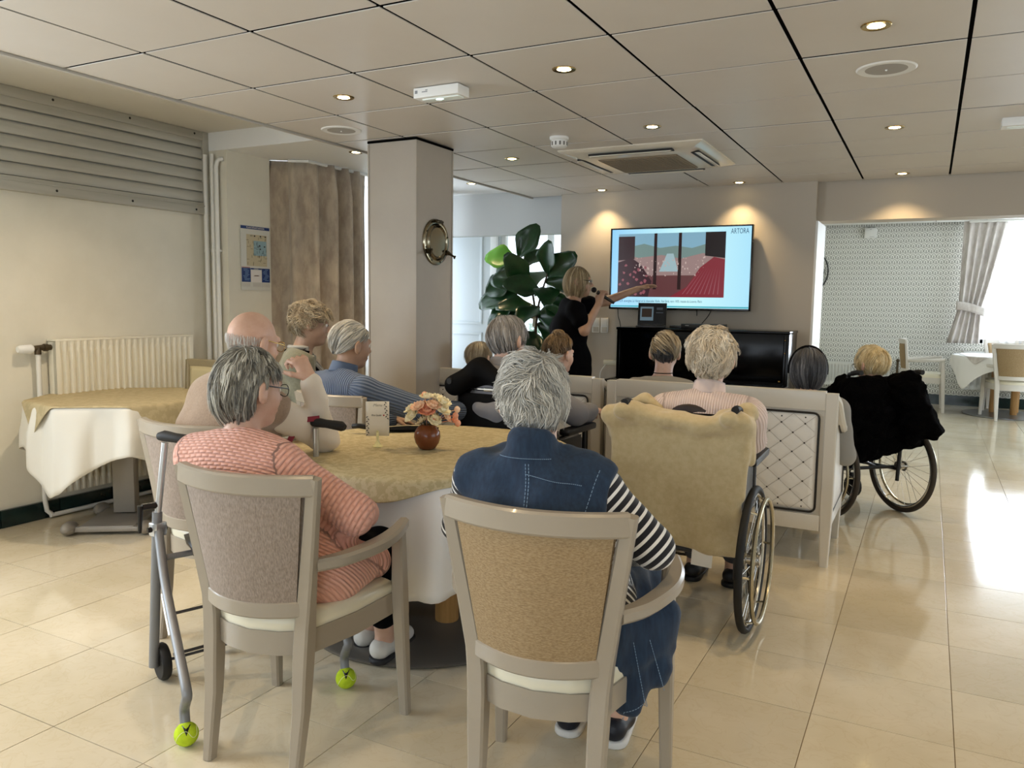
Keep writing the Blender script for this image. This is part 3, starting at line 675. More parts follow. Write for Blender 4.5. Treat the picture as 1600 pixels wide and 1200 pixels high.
def make_chair(fabric, label, group='greige dining armchairs', mwood=None, rear_fabric=None):
    w_ = mwood or wood_g
    r = empty('dining_armchair', label=label, cat='chair', group=group)
    for sx in (-1, 1):
        q = mb(); zs = [0.0, 0.1, 0.2, 0.3, 0.38, 0.44, 0.5, 0.6, 0.7, 0.8, 0.888]
        q.sweep([stile(sx, z) for z in zs], [0.030, 0.036, 0.042, 0.046, 0.048, 0.048, 0.046, 0.044, 0.042, 0.040, 0.038], [0.036, 0.040, 0.044, 0.05, 0.052, 0.05, 0.044, 0.038, 0.034, 0.032, 0.03], up=(0, 1, 0.05), ch=0.006); q.build('leg', w_, r)
        q = mb(); q.sweep([(sx * 0.258, 0.222, 0.0), (sx * 0.254, 0.212, 0.2), (sx * 0.25, 0.2, 0.42), (sx * 0.252, 0.19, 0.645)], [0.032, 0.038, 0.044, 0.036], [0.032, 0.04, 0.046, 0.036], up=(0, 1, 0), ch=0.006); q.build('leg', w_, r)
        q = mb(); a = stile(sx, 0.625)
        pts = spline([(a.x + sx * 0.012, a.y + 0.015, 0.628), (sx * 0.245, -0.12, 0.632), (sx * 0.282, 0.0, 0.640), (sx * 0.285, 0.10, 0.648), (sx * 0.262, 0.205, 0.655)], 5)
        n = len(pts); q.sweep(pts, [0.034 + 0.018 * math.sin(pi * i / (n - 1)) for i in range(n)], [0.036] * n, ch=0.008); q.build('armrest', w_, r)
    def rail(z, h, t, name, drop=0.0, inset=0.0):
        a, b = stile(-1, z), stile(1, z); n = 13; pts = []
        for i in range(n):
            u = i / (n - 1); p = a.lerp(b, u); p.y += back_x(u, z); p.z += 0.0; pts.append(p)
        q = mb(); q.sweep(pts, t, h, ch=0.006); q.build(name, w_, r)
    rail(0.865, 0.058, 0.032, 'top_rail')
    rail(0.500, 0.050, 0.028, 'lower_rail')
    def panel(off):
        def fn(u, v):
            z = 0.515 + v * (0.845 - 0.515); a, b = stile(-1, z), stile(1, z); uu = 0.055 + 0.89 * u
            p = a.lerp(b, uu); p.y += back_x(uu, z) + off + (0.014 if off > 0 else -0.006) * math.sin(pi * v) ** .5 * math.sin(pi * u) ** .4 * (1 if off > 0 else 1); return p
        return fn
    q = mb(); q.grid(18, 12, panel(-0.008)); o = q.build('back_panel', rear_fabric or fabric, r, ang=180)
    q = mb(); q.grid(18, 12, panel(0.012)); solid(q.build('back_cushion', fabric, r, ang=180), 0.012)
    # seat apron (front, sides, bowed back) and cushion
    pl = [(-0.235, 0.19), (-0.12, 0.222), (0, 0.232), (0.12, 0.222), (0.235, 0.19), (0.215, 0.0), (0.165, -0.18), (0.09, -0.218), (0, -0.235), (-0.09, -0.218), (-0.165, -0.18), (-0.215, 0.0)]
    q = mb(); ring = [Vector((x, y, 0.39)) for x, y in pl]; n = len(ring)
    vs = []
    for x, y in pl:
        for s_, z in ((1.0, 0.355), (1.0, 0.425), (0.9, 0.425), (0.9, 0.355)): vs.append((x * s_, y * s_, z))
    fs = [(i * 4 + k, ((i + 1) % n) * 4 + k, ((i + 1) % n) * 4 + (k + 1) % 4, i * 4 + (k + 1) % 4) for i in range(n) for k in range(4)]
    q.add(vs, fs); q.build('seat_frame', w_, r, ang=30)
    q = mb(); vs = []
    for s_, z in ((0.97, 0.42), (0.985, 0.44), (0.97, 0.462), (0.9, 0.474), (0.6, 0.48), (0.02, 0.483)): vs += [(x * s_, y * s_, z) for x, y in pl]
    fs = [(j * n + i, j * n + (i + 1) % n, (j + 1) * n + (i + 1) % n, (j + 1) * n + i) for j in range(5) for i in range(n)]
    fs += [tuple(range(n - 1, -1, -1)), tuple(range(5 * n, 6 * n))]
    q.add(vs, fs); q.build('seat_cushion', vinyl, r, ang=60); return r
def place(o, x, y, deg, z=0.0, s=1.0):
    o.location = (x, y, z); o.rotation_euler = (0, 0, math.radians(deg)); o.scale = (s, s, s); return o
chairB = place(make_chair(weave_t, 'greige armchair with tan woven back holding the woman in the denim dress'), -0.832, 1.905, 6.6)
chairA = place(make_chair(weave_g, 'greige armchair with taupe ribbed back holding the woman in the pink jumper'), -1.703, 1.835, 6.5)
chairC = copy_tree(chairA); tag(chairC, 'greige armchair with taupe back holding the bald man, behind the walker'); place(chairC, -2.52, 2.33, 0)
chairD = copy_tree(chairA); tag(chairD, 'greige armchair with taupe back holding the man in the blue jumper'); place(chairD, -2.67, 3.38, -5)
chairG = copy_tree(chairA); tag(chairG, 'greige armchair under the woman in the grey green cardigan by the curtain'); place(chairG, -3.17, 3.43, -58)
vin_y = mat('cream_vinyl_back', '#d8cca4', 0.35)
chairE = place(make_chair(vin_y, 'empty armchair with cream back between the radiator and the bald man', mwood=mat('olive_wood', '#a3977a', 0.4)), -4.46, 3.62, 165, 0, 1.05)
light_w = mat('pale_lacquered_wood', '#cfcac2', 0.35)
chairF = place(make_chair(weave_t, 'pale armchair with tan back at the right edge in front of the dining table', mwood=light_w), 0.93, 11.5, 4, 0, 1.06)
chairH = copy_tree(chairF); tag(chairH, 'pale armchair facing right at the left side of the dining table'); place(chairH, -0.02, 12.0, -88, 0, 1.06)
chairI = copy_tree(chairF); tag(chairI, 'pale armchair behind the dining table under the window'); place(chairI, 0.95, 12.42, 184, 0, 1.06)
# ------------------------------------------------------------------ cloths and tables
cream_cloth = mat('cream_cotton_cloth', '#dedbd2', 0.85, bump=0.15, bscale=400, bdist=0.001)
white_cloth = mat('white_cotton_cloth', '#e9e8e6', 0.85, bump=0.12, bscale=400, bdist=0.001)
beige_dam = mat('beige_damask', '#b9aa86', 0.7, col2='#afa07c', nscale=22, nrange=(0.47, 0.53), coords='World', bump=0.1, bscale=300, bdist=0.001)
damask2 = mat('gold_beige_damask', '#c4b690', 0.6, col2='#b3a47c', nscale=42, nrange=(0.47, 0.53), coords='World', stretch=(1, 1, 1), bump=0.15, bscale=25, bdist=0.002)
def cloth(name, c, ztop, Rf, Lf, m_, label, folds=11, flare=0.10, amp=0.03, seed=1, gap=0.0, nth=176):
    """cloth over a table whose edge radius is Rf(theta); Lf(theta) is the cloth length from the centre"""
    rs = random.Random(seed); ph = [rs.uniform(0, 6.3) for _ in range(4)]
    vs, fs = [(c[0], c[1], ztop)], []; rings = []
    for j in range(26):
        rings.append(j / 25)
    for t in rings[1:]:
        for k in range(nth):
            th = 2 * pi * k / nth; R, L = Rf(th) + gap, Lf(th)
            d = t * L if L <= R else (t / 0.4 * R if t <= 0.4 else R + (t - 0.4) / 0.6 * (L - R))
            if d <= R:
                rr, z = d, ztop + 0.0015 * math.sin(7 * th + d * 9 + ph[0]) * (d / R)
            else:
                s = d - R; b = 0.012
                f = amp * min(1, s / 0.18) * (math.sin(folds * th + ph[1] + 1.2 * math.sin(2 * th + ph[2])) + 0.45 * math.sin(folds * 1.7 * th + ph[3] + s * 4))
                rr = R + b * (1 - math.exp(-s / b)) + flare * s * (1 - .3 * s) + max(f, -0.25 * amp) * (1 if s > .02 else s / .02); z = ztop - max(0, s - b * (1 - math.exp(-s / b)) * 0.8)
            vs.append((c[0] + rr * math.cos(th), c[1] + rr * math.sin(th), z))
    for k in range(nth): fs.append((0, 1 + k, 1 + (k + 1) % nth))
    for j in range(24):
        for k in range(nth): fs.append((1 + j * nth + k, 1 + j * nth + (k + 1) % nth, 1 + (j + 1) * nth + (k + 1) % nth, 1 + (j + 1) * nth + k))
    q = mb(); q.add(vs, fs); o = q.build(name, m_, ang=180); tag(o, label, 'tablecloth'); solid(o, 0.0018); return o
def sq(half, rot, p=30):
    def f(th):
        a = th - rot; x, y = abs(math.cos(a)), abs(math.sin(a)); return half / (x ** p + y ** p) ** (1 / p)
    return f
def octa(ap, rot):
    return lambda th: ap / math.cos(((th - rot + pi / 8) % (pi / 4)) - pi / 8)
oak = mat('honey_oak', '#b98d55', 0.35, col2='#9c7340', nscale=6, stretch=(8, 8, 0.5))
greym = mat('grey_painted_metal', '#6d6a64', 0.35, 0.4)
T1 = (-1.86, 2.80)
r = empty('round_table', (T1[0], T1[1], 0), 0, 'round dining table with oak pillar legs and grey disc foot under the beige cloth', 'table')
q = mb(); q.lathe([(0.01, 0.715), (0.585, 0.715), (0.598, 0.722), (0.598, 0.738), (0.59, 0.743), (0.01, 0.743)], n=56); q.build('tabletop', oak, r)
q = mb(); q.lathe([(0.01, 0.004), (0.505, 0.004), (0.51, 0.012), (0.50, 0.02), (0.2, 0.03), (0.01, 0.032)], n=56); q.build('base_plate', greym, r)
for a in (0.2, 0.2 + 2 * pi / 3, 0.2 + 4 * pi / 3):
    q = mb(); x, y = 0.13 * math.cos(a - 0.5), 0.13 * math.sin(a - 0.5); q.lathe([(0.048, 0.026), (0.05, 0.035), (0.05, 0.70), (0.048, 0.715)], c=(x, y, 0), n=24); q.build('leg', oak, r)
cloth('tablecloth', T1, 0.7445, lambda t: 0.602, lambda t: 0.602 + 0.44 + 0.03 * math.sin(3 * t), white_cloth, 'white cloth hanging to the shins under the beige cover of the round table', folds=13, flare=0.05, amp=0.035, seed=4)
cloth('table_cover', T1, 0.7475, lambda t: 0.606, lambda t: 0.672 + 0.022 * math.sin(4 * t + 1) + 0.010 * math.sin(9 * t), damask2, 'beige damask cover on the round table with the flower vase', folds=8, flare=0.22, amp=0.016, seed=2, gap=0.004)
T2 = (-4.30, 3.15); R8 = math.atan2(-0.83, 0.56)
r = empty('octagonal_table', (T2[0], T2[1], 0), 0, 'grey pedestal table with angular top under cream cloth by the left radiator', 'table')
gt = mat('greige_table_metal', '#958f86', 0.4, 0.2)
q = mb(); ap = 0.463; q.prism([(ap / math.cos(pi / 8) * math.cos(R8 + pi / 8 + k * pi / 4), ap / math.cos(pi / 8) * math.sin(R8 + pi / 8 + k * pi / 4)) for k in range(8)], 0.735, 0.762); q.build('tabletop', oak, r, smooth=False)
q = mb(); q.box((0, 0, 0.40), (0.085, 0.125, 0.68), Matrix.Rotation(R8, 4, 'Z'), ch=0.006); q.build('column', gt, r)
q = mb(); q.box((0.11, 0, 0.04), (0.42, 0.3, 0.03), Matrix.Rotation(R8, 4, 'Z'), ch=0.008); q.build('base_plate', gt, r)
for sx, sy in ((0.30, -0.21), (0.30, 0.21), (-0.14, -0.2), (-0.14, 0.2)):
    q = mb(); q.ball((0, 0, 0.04), (0.07, 0.045, 0.038), 14, 8, Matrix.Rotation(R8, 4, 'Z') @ Matrix.Translation((sx, sy, 0))); q.build('castor_foot', gt, r)
q = mb(); q.box((0.30, 0, 0.035), (0.05, 0.42, 0.03), Matrix.Rotation(R8, 4, 'Z'), ch=0.008); q.build('foot_bar', gt, r)
def lim(f):   # keep the cloth off the wall behind the table
    def g_(th):
        x = math.cos(th); return min(f(th), 0.466 / -x) if x < -0.55 else f(th)
    return g_
o8 = lim(octa(0.468, R8))
def l8(th):
    v = sq(0.78, R8 + 0.35, 8)(th); x = math.cos(th)
    return o8(th) + 0.02 if x < -0.93 else v
def l8b(th):
    v = sq(0.485, R8, 24)(th); x = math.cos(th)
    return min(v, o8(th) - 0.002) if x < -0.80 else v
cloth('tablecloth', T2, 0.7645, o8, l8, cream_cloth, 'cream cotton cloth hanging from the table by the left radiator', folds=9, flare=0.06, amp=0.035, seed=6)
cloth('table_cover', T2, 0.7675, lambda t: o8(t) + 0.003, l8b, beige_dam, 'beige cover with hanging corners on the table by the left radiator', folds=4, flare=0.10, amp=0.014, seed=9, gap=0.002)
T3 = (0.95, 11.95)
r = empty('dining_table', (T3[0], T3[1], 0), 0, 'dining room table with oak legs and round steel foot under white cloth', 'table')
q = mb(); q.lathe([(0.01, 0.72), (0.64, 0.72), (0.65, 0.73), (0.65, 0.755), (0.01, 0.76)], n=48); q.build('tabletop', light_w, r)
q = mb(); q.lathe([(0.01, 0.002), (0.50, 0.004), (0.5, 0.014), (0.2, 0.03), (0.01, 0.035)], n=48); q.build('base_plate', mat('brushed_steel', '#8f9196', 0.3, 0.9), r)
for a in (0.9, 3.0, 5.1):
    q = mb(); q.lathe([(0.04, 0.03), (0.04, 0.72)], c=(0.16 * math.cos(a), 0.16 * math.sin(a), 0), n=18); q.build('leg', oak, r)
cloth('tablecloth', T3, 0.7625, lambda t: 0.653, sq(0.80, 3.05, 14), white_cloth, 'white tablecloth with long hanging corners in the dining room', folds=6, flare=0.05, amp=0.02, seed=12)
cloth('table_cover', T3, 0.7655, lambda t: 0.656, sq(0.56, pi / 4 + 0.9, 14), pale, 'taupe patterned cover on the dining room table', folds=5, flare=0.1, amp=0.012, seed=5)
# ------------------------------------------------------------------ settees
white_wood = mat('cream_lacquer', '#cfc8ba', 0.35, coat=0.1)
quiltm = mat('ivory_quilted_vinyl', '#e8e4dc', 0.38)
piping = mat('black_piping', '#17130f', 0.5); studm = mat('dark_stud', '#201a14', 0.4)
olive = mat('olive_inner_upholstery', '#8f8566', 0.7)
def quilt(q, st, x0, x1, z0, z1, y, nx, nz, tx=None, sgn=1):
    """tufted panel in the local xz plane at y, bulging towards -y*sgn; diamonds nx by nz"""
    f = tx or (lambda p: p)
    cw, ch_ = (x1 - x0) / nx, (z1 - z0) / nz
    def fn(u, v):
        a = (u * nx + v * nz); b = (u * nx - v * nz); e = min(u * (x1 - x0), (1 - u) * (x1 - x0), v * (z1 - z0), (1 - v) * (z1 - z0)); e = min(1, e / 0.02)
        g1 = abs(math.sin(pi * a / 1)); g2 = abs(math.sin(pi * b / 1)); h = 0.003 * min(1, min(g1, g2) * 1.6) + 0.009
        return f((x0 + u * (x1 - x0), y - sgn * h * e, z0 + v * (z1 - z0)))
    q.grid(nx * 12 + 1, nz * 12 + 1, fn)
    for i in range(2 * nx + 1):
        for j in range(2 * nz + 1):
            if (i + j) % 2 == 0 and 0 < i < 2 * nx and 0 < j < 2 * nz:
                p = f((x0 + i * cw / 2, y - sgn * 0.010, z0 + j * ch_ / 2)); st.ball(p, 0.0048, 8, 6)
    for i in range(1, 2 * nx):
        for z in (z0 + 0.018, z1 - 0.018): st.ball(f((x0 + i * cw / 2, y - sgn * 0.009, z)), 0.0045, 8, 6) if i % 2 else None
thread = mat('dark_stitch_thread', '#8d8070', 0.8)
def stitches(q, x0, x1, z0, z1, y, nx, nz, f=None, sgn=1):
    f = f or (lambda p: p); W_, H_ = x1 - x0, z1 - z0
    for s_ in (1, -1):
        for k in range(-nz, nx + nz + 1):
            pts = []
            for i in range(2 * (nx + nz) + 1):
                v = i / (2 * (nx + nz)); u = (k + s_ * v * nz) / nx
                if -1e-6 <= u <= 1 + 1e-6: pts.append(f((x0 + u * W_, y - sgn * 0.0093, z0 + v * H_)))
            if len(pts) > 1: q.tube(pts, 0.0007, 4, caps=False)
def rrect(x0, x1, z0, z1, y, rad, f=None):
    f = f or (lambda p: p); out = []
    for cx, cz, a in ((x1 - rad, z1 - rad, 0), (x0 + rad, z1 - rad, pi / 2), (x0 + rad, z0 + rad, pi), (x1 - rad, z0 + rad, 3 * pi / 2)):
        for k in range(5):
            t = a + pi / 2 * k / 4; out.append(Vector(f((cx + rad * math.cos(t), y, cz + rad * math.sin(t)))))
    return out
def make_settee(label, W=1.26):
    r = empty('settee', label=label, cat='settee', group='quilted cream settees')
    h = W / 2; D = 0.66; ZT = 0.93
    for sx in (-1, 1):
        q = mb(); q.sweep([(sx * (h - 0.03), 0.035, 0.0), (sx * (h - 0.03), 0.03, 0.3), (sx * (h - 0.03), 0.03, ZT - 0.01)], [0.042, 0.062, 0.06], [0.045, 0.06, 0.06], up=(0, 1, 0), ch=0.005); q.build('leg', white_wood, r)
        q = mb(); q.sweep([(sx * (h - 0.035), D - 0.03, 0.0), (sx * (h - 0.035), D - 0.035, 0.3), (sx * (h - 0.035), D - 0.04, 0.66)], [0.04, 0.06, 0.055], [0.04, 0.06, 0.055], up=(0, 1, 0), ch=0.005); q.build('leg', white_wood, r)
        # arm: sweeps down from the top rail to the front post
        pts = spline([(sx * (h - 0.028), 0.05, ZT - 0.03), (sx * (h - 0.02), 0.11, 0.86), (sx * (h - 0.012), 0.20, 0.755), (sx * (h - 0.012), 0.34, 0.70), (sx * (h - 0.012), 0.50, 0.685), (sx * (h - 0.02), D - 0.01, 0.675)], 6)
        n = len(pts); q = mb(); q.sweep(pts, [0.055 + 0.02 * min(1, i / 12) for i in range(n)], [0.045] * n, ch=0.012); q.build('armrest', white_wood, r)
        def armz(y):
            for a, b in zip(pts, pts[1:]):
                if a.y <= y <= b.y: return a.z + (b.z - a.z) * (y - a.y) / max(1e-6, b.y - a.y)
            return pts[0].z if y < pts[0].y else pts[-1].z
        q = mb(); q.grid(14, 8, lambda u, v: (sx * (h - 0.012 - 0.006 * 0 + 0.006 * math.sin(pi * u) * math.sin(pi * v)), 0.06 + u * (D - 0.13), 0.28 + v * (armz(0.06 + u * (D - 0.13)) - 0.025 - 0.28)))
        q.grid(14, 8, lambda u, v: (sx * (h - 0.07 - 0.006 * math.sin(pi * u) * math.sin(pi * v)), 0.06 + u * (D - 0.13), 0.28 + v * (armz(0.06 + u * (D - 0.13)) - 0.025 - 0.28)))
        q.build('side_panel', quiltm, r, ang=180)
        q = mb(); ys = [0.065 + k * (D - 0.14) / 12 for k in range(13)]
        q.tube([(sx * (h - 0.004), 0.065, 0.29)] + [(sx * (h - 0.004), y, armz(y) - 0.027) for y in ys] + [(sx * (h - 0.004), D - 0.075, 0.29)], 0.004, 6, closed=True); q.build('piping', piping, r)
        q = mb(); q.box((sx * (h - 0.035), D / 2, 0.24), (0.05, D - 0.1, 0.085), ch=0.004); q.build('side_rail', white_wood, r)
    for nm, z, hh in (('top_rail', ZT - 0.05, 0.10), ('bottom_rail', 0.235, 0.085)):
        q = mb(); q.box((0, 0.03, z), (W - 0.118, 0.056, hh), ch=0.004); q.build(nm, white_wood, r)
    x0, x1, z0, z1 = -h + 0.085, h - 0.085, 0.290, ZT - 0.115
    q = mb(); q.box((0, 0.032, (z0 + z1) / 2), (W - 0.11, 0.034, z1 - z0 + 0.04)); q.build('panel_board', white_wood, r, smooth=False)
    nx, nz = int(round((x1 - x0) / 0.123)), 5
    q, st, th = mb(), mb(), mb(); quilt(q, st, x0 + .008, x1 - .008, z0 + .008, z1 - .008, 0.012, nx, nz); stitches(th, x0 + .008, x1 - .008, z0 + .008, z1 - .008, 0.008, nx, nz)
    bp = q.build('back_panel', quiltm, r, ang=180); o = st.build('studs', studm, bp); o['kind'] = 'stuff'; o = th.build('stitching', thread, bp, smooth=False); o['kind'] = 'stuff'
    q = mb(); q.tube(rrect(x0, x1, z0, z1, 0.006, 0.03), 0.0055, 8, closed=True); q.build('piping', piping, bp)
    q = mb(); q.box((0, 0.085, 0.65), (W - 0.15, 0.06, 0.47), ch=0.02); q.build('back_cushion', olive, r)
    q = mb(); q.box((0, D / 2 + 0.04, 0.365), (W - 0.15, D - 0.13, 0.17), ch=0.03); q.build('seat_cushion', quiltm, r)
    q = mb(); q.box((0, D - 0.05, 0.24), (W - 0.12, 0.04, 0.085), ch=0.005); q.build('front_rail', white_wood, r); return r
settee1 = make_settee('cream settee with quilted back and black studs holding two women before the piano'); settee1.location = (-1.02, 4.36, 0)
settee2 = copy_tree(settee1); tag(settee2, 'cream quilted settee behind the black wheelchair, next to the pillar'); settee2.location = (-2.33, 4.40, 0)
# ------------------------------------------------------------------ upright piano, television and what stands on them
blk = mat('piano_black_lacquer', '#040404', 0.16, spec=0.22)
r = empty('upright_piano', (-1.645, 6.42, 0), 0, 'black lacquered upright piano under the television', 'piano')
pw = 1.40
q = mb(); q.box((0, 0.20, 0.60), (pw - 0.04, 0.36, 1.12), ch=0.004); q.build('case', blk, r)
q = mb(); q.box((0, 0.19, 1.158), (pw + 0.01, 0.42, 0.022), ch=0.006); q.build('lid', blk, r)
for sx in (-1, 1):
    q = mb(); q.box((sx * (pw / 2 - 0.015), 0.19, 0.575), (0.03, 0.40, 1.145), ch=0.004); q.build('side_panel', blk, r)
    q = mb(); q.box((sx * (pw / 2 - 0.02), -0.15, 0.66), (0.05, 0.34, 0.18), ch=0.012); q.build('key_block', blk, r)
    q = mb(); q.box((sx * (pw / 2 - 0.04), -0.25, 0.30), (0.06, 0.07, 0.58), ch=0.008); q.build('leg', blk, r)
q = mb(); q.box((0, 0.0, 0.95), (pw - 0.08, 0.016, 0.36), ch=0.004); q.build('upper_panel', blk, r)
q = mb(); q.box((0, 0.005, 0.33), (pw - 0.08, 0.016, 0.5), ch=0.004); q.build('lower_panel', blk, r)
q = mb(); q.box((0, -0.15, 0.615), (pw - 0.06, 0.33, 0.05), ch=0.006); q.build('key_bed', blk, r)
q = mb(); q.box((0, -0.13, 0.735), (pw - 0.09, 0.28, 0.022), Matrix.Translation((0, 0, 0)), ch=0.008); q.tube([(-pw / 2 + 0.05, -0.27, 0.728), (pw / 2 - 0.05, -0.27, 0.728)], 0.014, 10); q.build('fallboard', blk, r)
q = mb(); q.box((0, -0.29, 0.65), (pw - 0.06, 0.02, 0.06), ch=0.004); q.build('key_slip', blk, r)
q = mb()
for k in range(3): q.tube([((k - 1) * 0.12, 0.0, 0.07), ((k - 1) * 0.12, -0.10, 0.06)], [0.008, 0.014], 8)
q.build('pedals', mat('pedal_brass', '#b08d4a', 0.25, 1.0), r)
q = mb()
for z in (1.10, 1.0): q.ball((pw / 2 - 0.03, -0.012, z), 0.006, 8, 6)
q.ball((pw / 2 - 0.06, -0.02, 0.78), 0.009, 8, 6); q.build('brass_studs', mat('pedal_brass', ''), r)
# television
tvx, tvz, tvy = -1.942, 1.672, 6.80
r = empty('television', (tvx, tvy, tvz), 0, 'large wall television showing a slide of a painting', 'television')
tw, th_ = 1.238, 0.712
q = mb()
for c, d in (((0, 0, th_ / 2 - 0.006), (tw, 0.05, 0.012)), ((0, 0, -th_ / 2 + 0.009), (tw, 0.05, 0.018)), ((-tw / 2 + 0.006, 0, 0), (0.012, 0.05, th_)), ((tw / 2 - 0.006, 0, 0), (0.012, 0.05, th_))): q.box(c, d, ch=0.002)
q.build('bezel', mat('gloss_black_bezel', '#040405', 0.12), r)
q = mb(); q.box((0, 0.02, 0), (tw - 0.02, 0.03, th_ - 0.02)); q.box((0, 0.05, 0), (0.5, 0.05, 0.4)); q.build('back_case', blackp, r, smooth=False)
def screen_mat(name, c, s=1.0): return mat(name, '#000000', 0.3, emit=c, estr=s * 1.5)
sm = mat('screen_backdrop', '#000000', 0.25, emit='#aee6f2', estr=1.7)
N_, L_, B_ = nodes(sm); tc = N_.new('ShaderNodeTexCoord'); gr = N_.new('ShaderNodeSeparateXYZ'); L_.new(tc.outputs['Generated'], gr.inputs[0])
ramp = N_.new('ShaderNodeValToRGB'); e = ramp.color_ramp.elements; e[0].position = 0; e[0].color = hexc('#8cc9ee'); e[1].position = 1; e[1].color = hexc('#a6dcf2')
e2 = ramp.color_ramp.elements.new(0.55); e2.color = hexc('#c6f4f6'); L_.new(gr.outputs['X'], ramp.inputs[0]); L_.new(ramp.outputs[0], B_.inputs['Emission Color'])
q = mb(); q.box((0, 0, 0), (tw - 0.024, 0.004, th_ - 0.03)); scr = q.build('screen', sm, r, smooth=False); scr.location = (0, -0.012, 0.003)
q = mb(); q.box((0, -0.015, -0.327), (tw - 0.03, 0.001, 0.012)); q.build('screen_footer', screen_mat('screen_teal', '#45b7c6', 0.9), r, smooth=False)
# the picture on the slide: a plain stand-in with the same size and colours (no figures)
px0, px1, pz0, pz1 = -0.545, 0.398, -0.245, 0.305
def pic(nm, poly, c, lv, s=0.8):
    q = mb(); vs = [(x, -0.0152 - 0.0004 * lv, z) for x, z in poly]; q.add(vs, [tuple(range(len(vs)))]); q.build(nm, screen_mat('print_' + c[1:], c, s), r, smooth=False)
def W_(a, b): return (px0 + a * (px1 - px0), pz0 + b * (pz1 - pz0))
pic('picture_sky', [W_(0, 0.55), W_(1, 0.55), W_(1, 1), W_(0, 1)], '#8fbfd6', 0)
pic('picture_hills', [W_(0, .5), W_(1, .5), W_(1, .78), W_(.85, .83), W_(.7, .76), W_(.55, .80), W_(.4, .77), W_(.25, .84), W_(.1, .79), W_(0, .82)], '#7f9a96', 1)
pic('picture_town', [W_(0, .3), W_(1, .3), W_(1, .62), W_(.8, .68), W_(.6, .60), W_(.42, .66), W_(.2, .62), W_(0, .70)], '#a98d8a', 2)
pic('picture_river', [W_(.40, .40), W_(.58, .40), W_(.53, .68), W_(.47, .68)], '#aecbd2', 3)
pic('picture_ground', [W_(0, 0), W_(1, 0), W_(1, .34), W_(0, .34)], '#6b3f41', 4)
pic('picture_left_mass', [W_(0, 0), W_(.30, 0), W_(.33, .25), W_(.22, .52), W_(.13, .62), W_(0, .55)], '#3a1a24', 5)
pic('picture_right_mass', [W_(.50, 0), W_(1, 0), W_(1, .58), W_(.90, .62), W_(.78, .46), W_(.66, .16)], '#8c2a38', 5)
pic('picture_dark_panel', [W_(.82, .64), W_(1, .60), W_(1, 1), W_(.82, 1)], '#1c1216', 4)
pic('picture_left_panel', [W_(0, .58), W_(.16, .60), W_(.16, .96), W_(0, .96)], '#33191f', 4)
for k, x in enumerate((.36, .59)): pic('picture_post', [W_(x - .016, .12), W_(x + .016, .12), W_(x + .014, 1), W_(x - .014, 1)], '#2a1518', 6)
rs = random.Random(11)
q = mb()
for k in range(70):
    a, b = rs.uniform(.16, .82), rs.uniform(.33, .62); x, z = W_(a, b); s_ = rs.uniform(.004, .012); q.box((x, -0.0178, z), (s_, 0.0002, s_ * rs.uniform(.6, 2)))
o = q.build('picture_dabs', screen_mat('print_dabs', '#d9c3bd', 0.75), r, smooth=False); o['kind'] = 'stuff'
q = mb()
for k in range(26):
    a, b = rs.uniform(.02, .28), rs.uniform(.03, .5); x, z = W_(a, b); q.add([(x + rs.uniform(.008, .018) * math.cos(t), -0.0180, z + rs.uniform(.008, .018) * math.sin(t)) for t in (0, 1.2, 2.4, 3.6, 4.9)], [(0, 1, 2, 3, 4)])
for k in range(9):
    x, z = W_(.62 + .04 * k, .05); x2, z2 = W_(.80 + .02 * k, .45); q.add([(x, -0.018, z), (x + .010, -0.018, z), (x2, -0.018, z2)], [(0, 1, 2)])
o = q.build('picture_folds', screen_mat('print_folds', '#a9606a', 0.7), r, smooth=False); o['kind'] = 'stuff'
txm = screen_mat('screen_text_blue', '#35608c', 0.5)
MT = Matrix.Rotation(pi / 2, 4, 'X')
text('ARTORA', 0.062, txm, r, Matrix.Translation((0.437, -0.0155, 0.285)) @ MT, 'logo_lettering', sx=0.60)
text('D.G.R. auvergne, La Vierge et le chancelier Rolin, Van Eyck, vers 1435, musée du Louvre, Paris', 0.030, txm, r, Matrix.Translation((-0.545, -0.0155, -0.290)) @ MT, 'caption', shear=0.25, sx=0.66)
def cable(name, pts, label, rad=0.0035):
    q = mb(); q.tube(spline(pts, 6), rad, 6); o = q.build(name, blackp); return tag(o, label, 'cable')
cable('television_cable', [(-2.49, 6.81, 1.33), (-2.49, 6.83, 1.25), (-2.47, 6.82, 1.2), (-2.45, 6.80, 1.13)], 'black cable hanging behind the left end of the piano')
cable('television_cable', [(-1.78, 6.83, 1.33), (-1.78, 6.84, 1.29), (-1.78, 6.84, 1.27)], 'short black cable stub under the television')
cable('television_cable', [(-1.65, 6.83, 1.33), (-1.68, 6.83, 1.27), (-1.72, 6.80, 1.21), (-1.735, 6.72, 1.18)], 'black cable slanting from the television to the receiver box')
r = empty('laptop', (-2.08, 6.52, 1.169), math.radians(14), 'open black laptop on the left of the piano lid', 'laptop')
q = mb(); q.box((0, -0.05, 0.009), (0.24, 0.17, 0.016), ch=0.003); q.build('keyboard_base', blackp, r)
MM = Matrix.Translation((0, 0.04, 0.012)) @ Matrix.Rotation(-0.28, 4, 'X')
q = mb(); q.box((0, 0, 0.10), (0.24, 0.012, 0.20), MM, ch=0.003); q.build('lid', blackp, r)
q = mb(); q.box((0, -0.0068, 0.105), (0.222, 0.001, 0.17), MM); q.build('screen', screen_mat('laptop_dark', '#171a1e', 0.5), r, smooth=False)
q = mb(); q.box((-0.045, -0.0078, 0.105), (0.11, 0.001, 0.12), MM); q.build('slide', screen_mat('laptop_slide', '#7d96a4', 0.5), r, smooth=False)
q = mb(); q.box((-0.045, -0.0086, 0.112), (0.085, 0.001, 0.075), MM); q.build('slide_picture', screen_mat('laptop_pic', '#3d322c', 0.5), r, smooth=False)
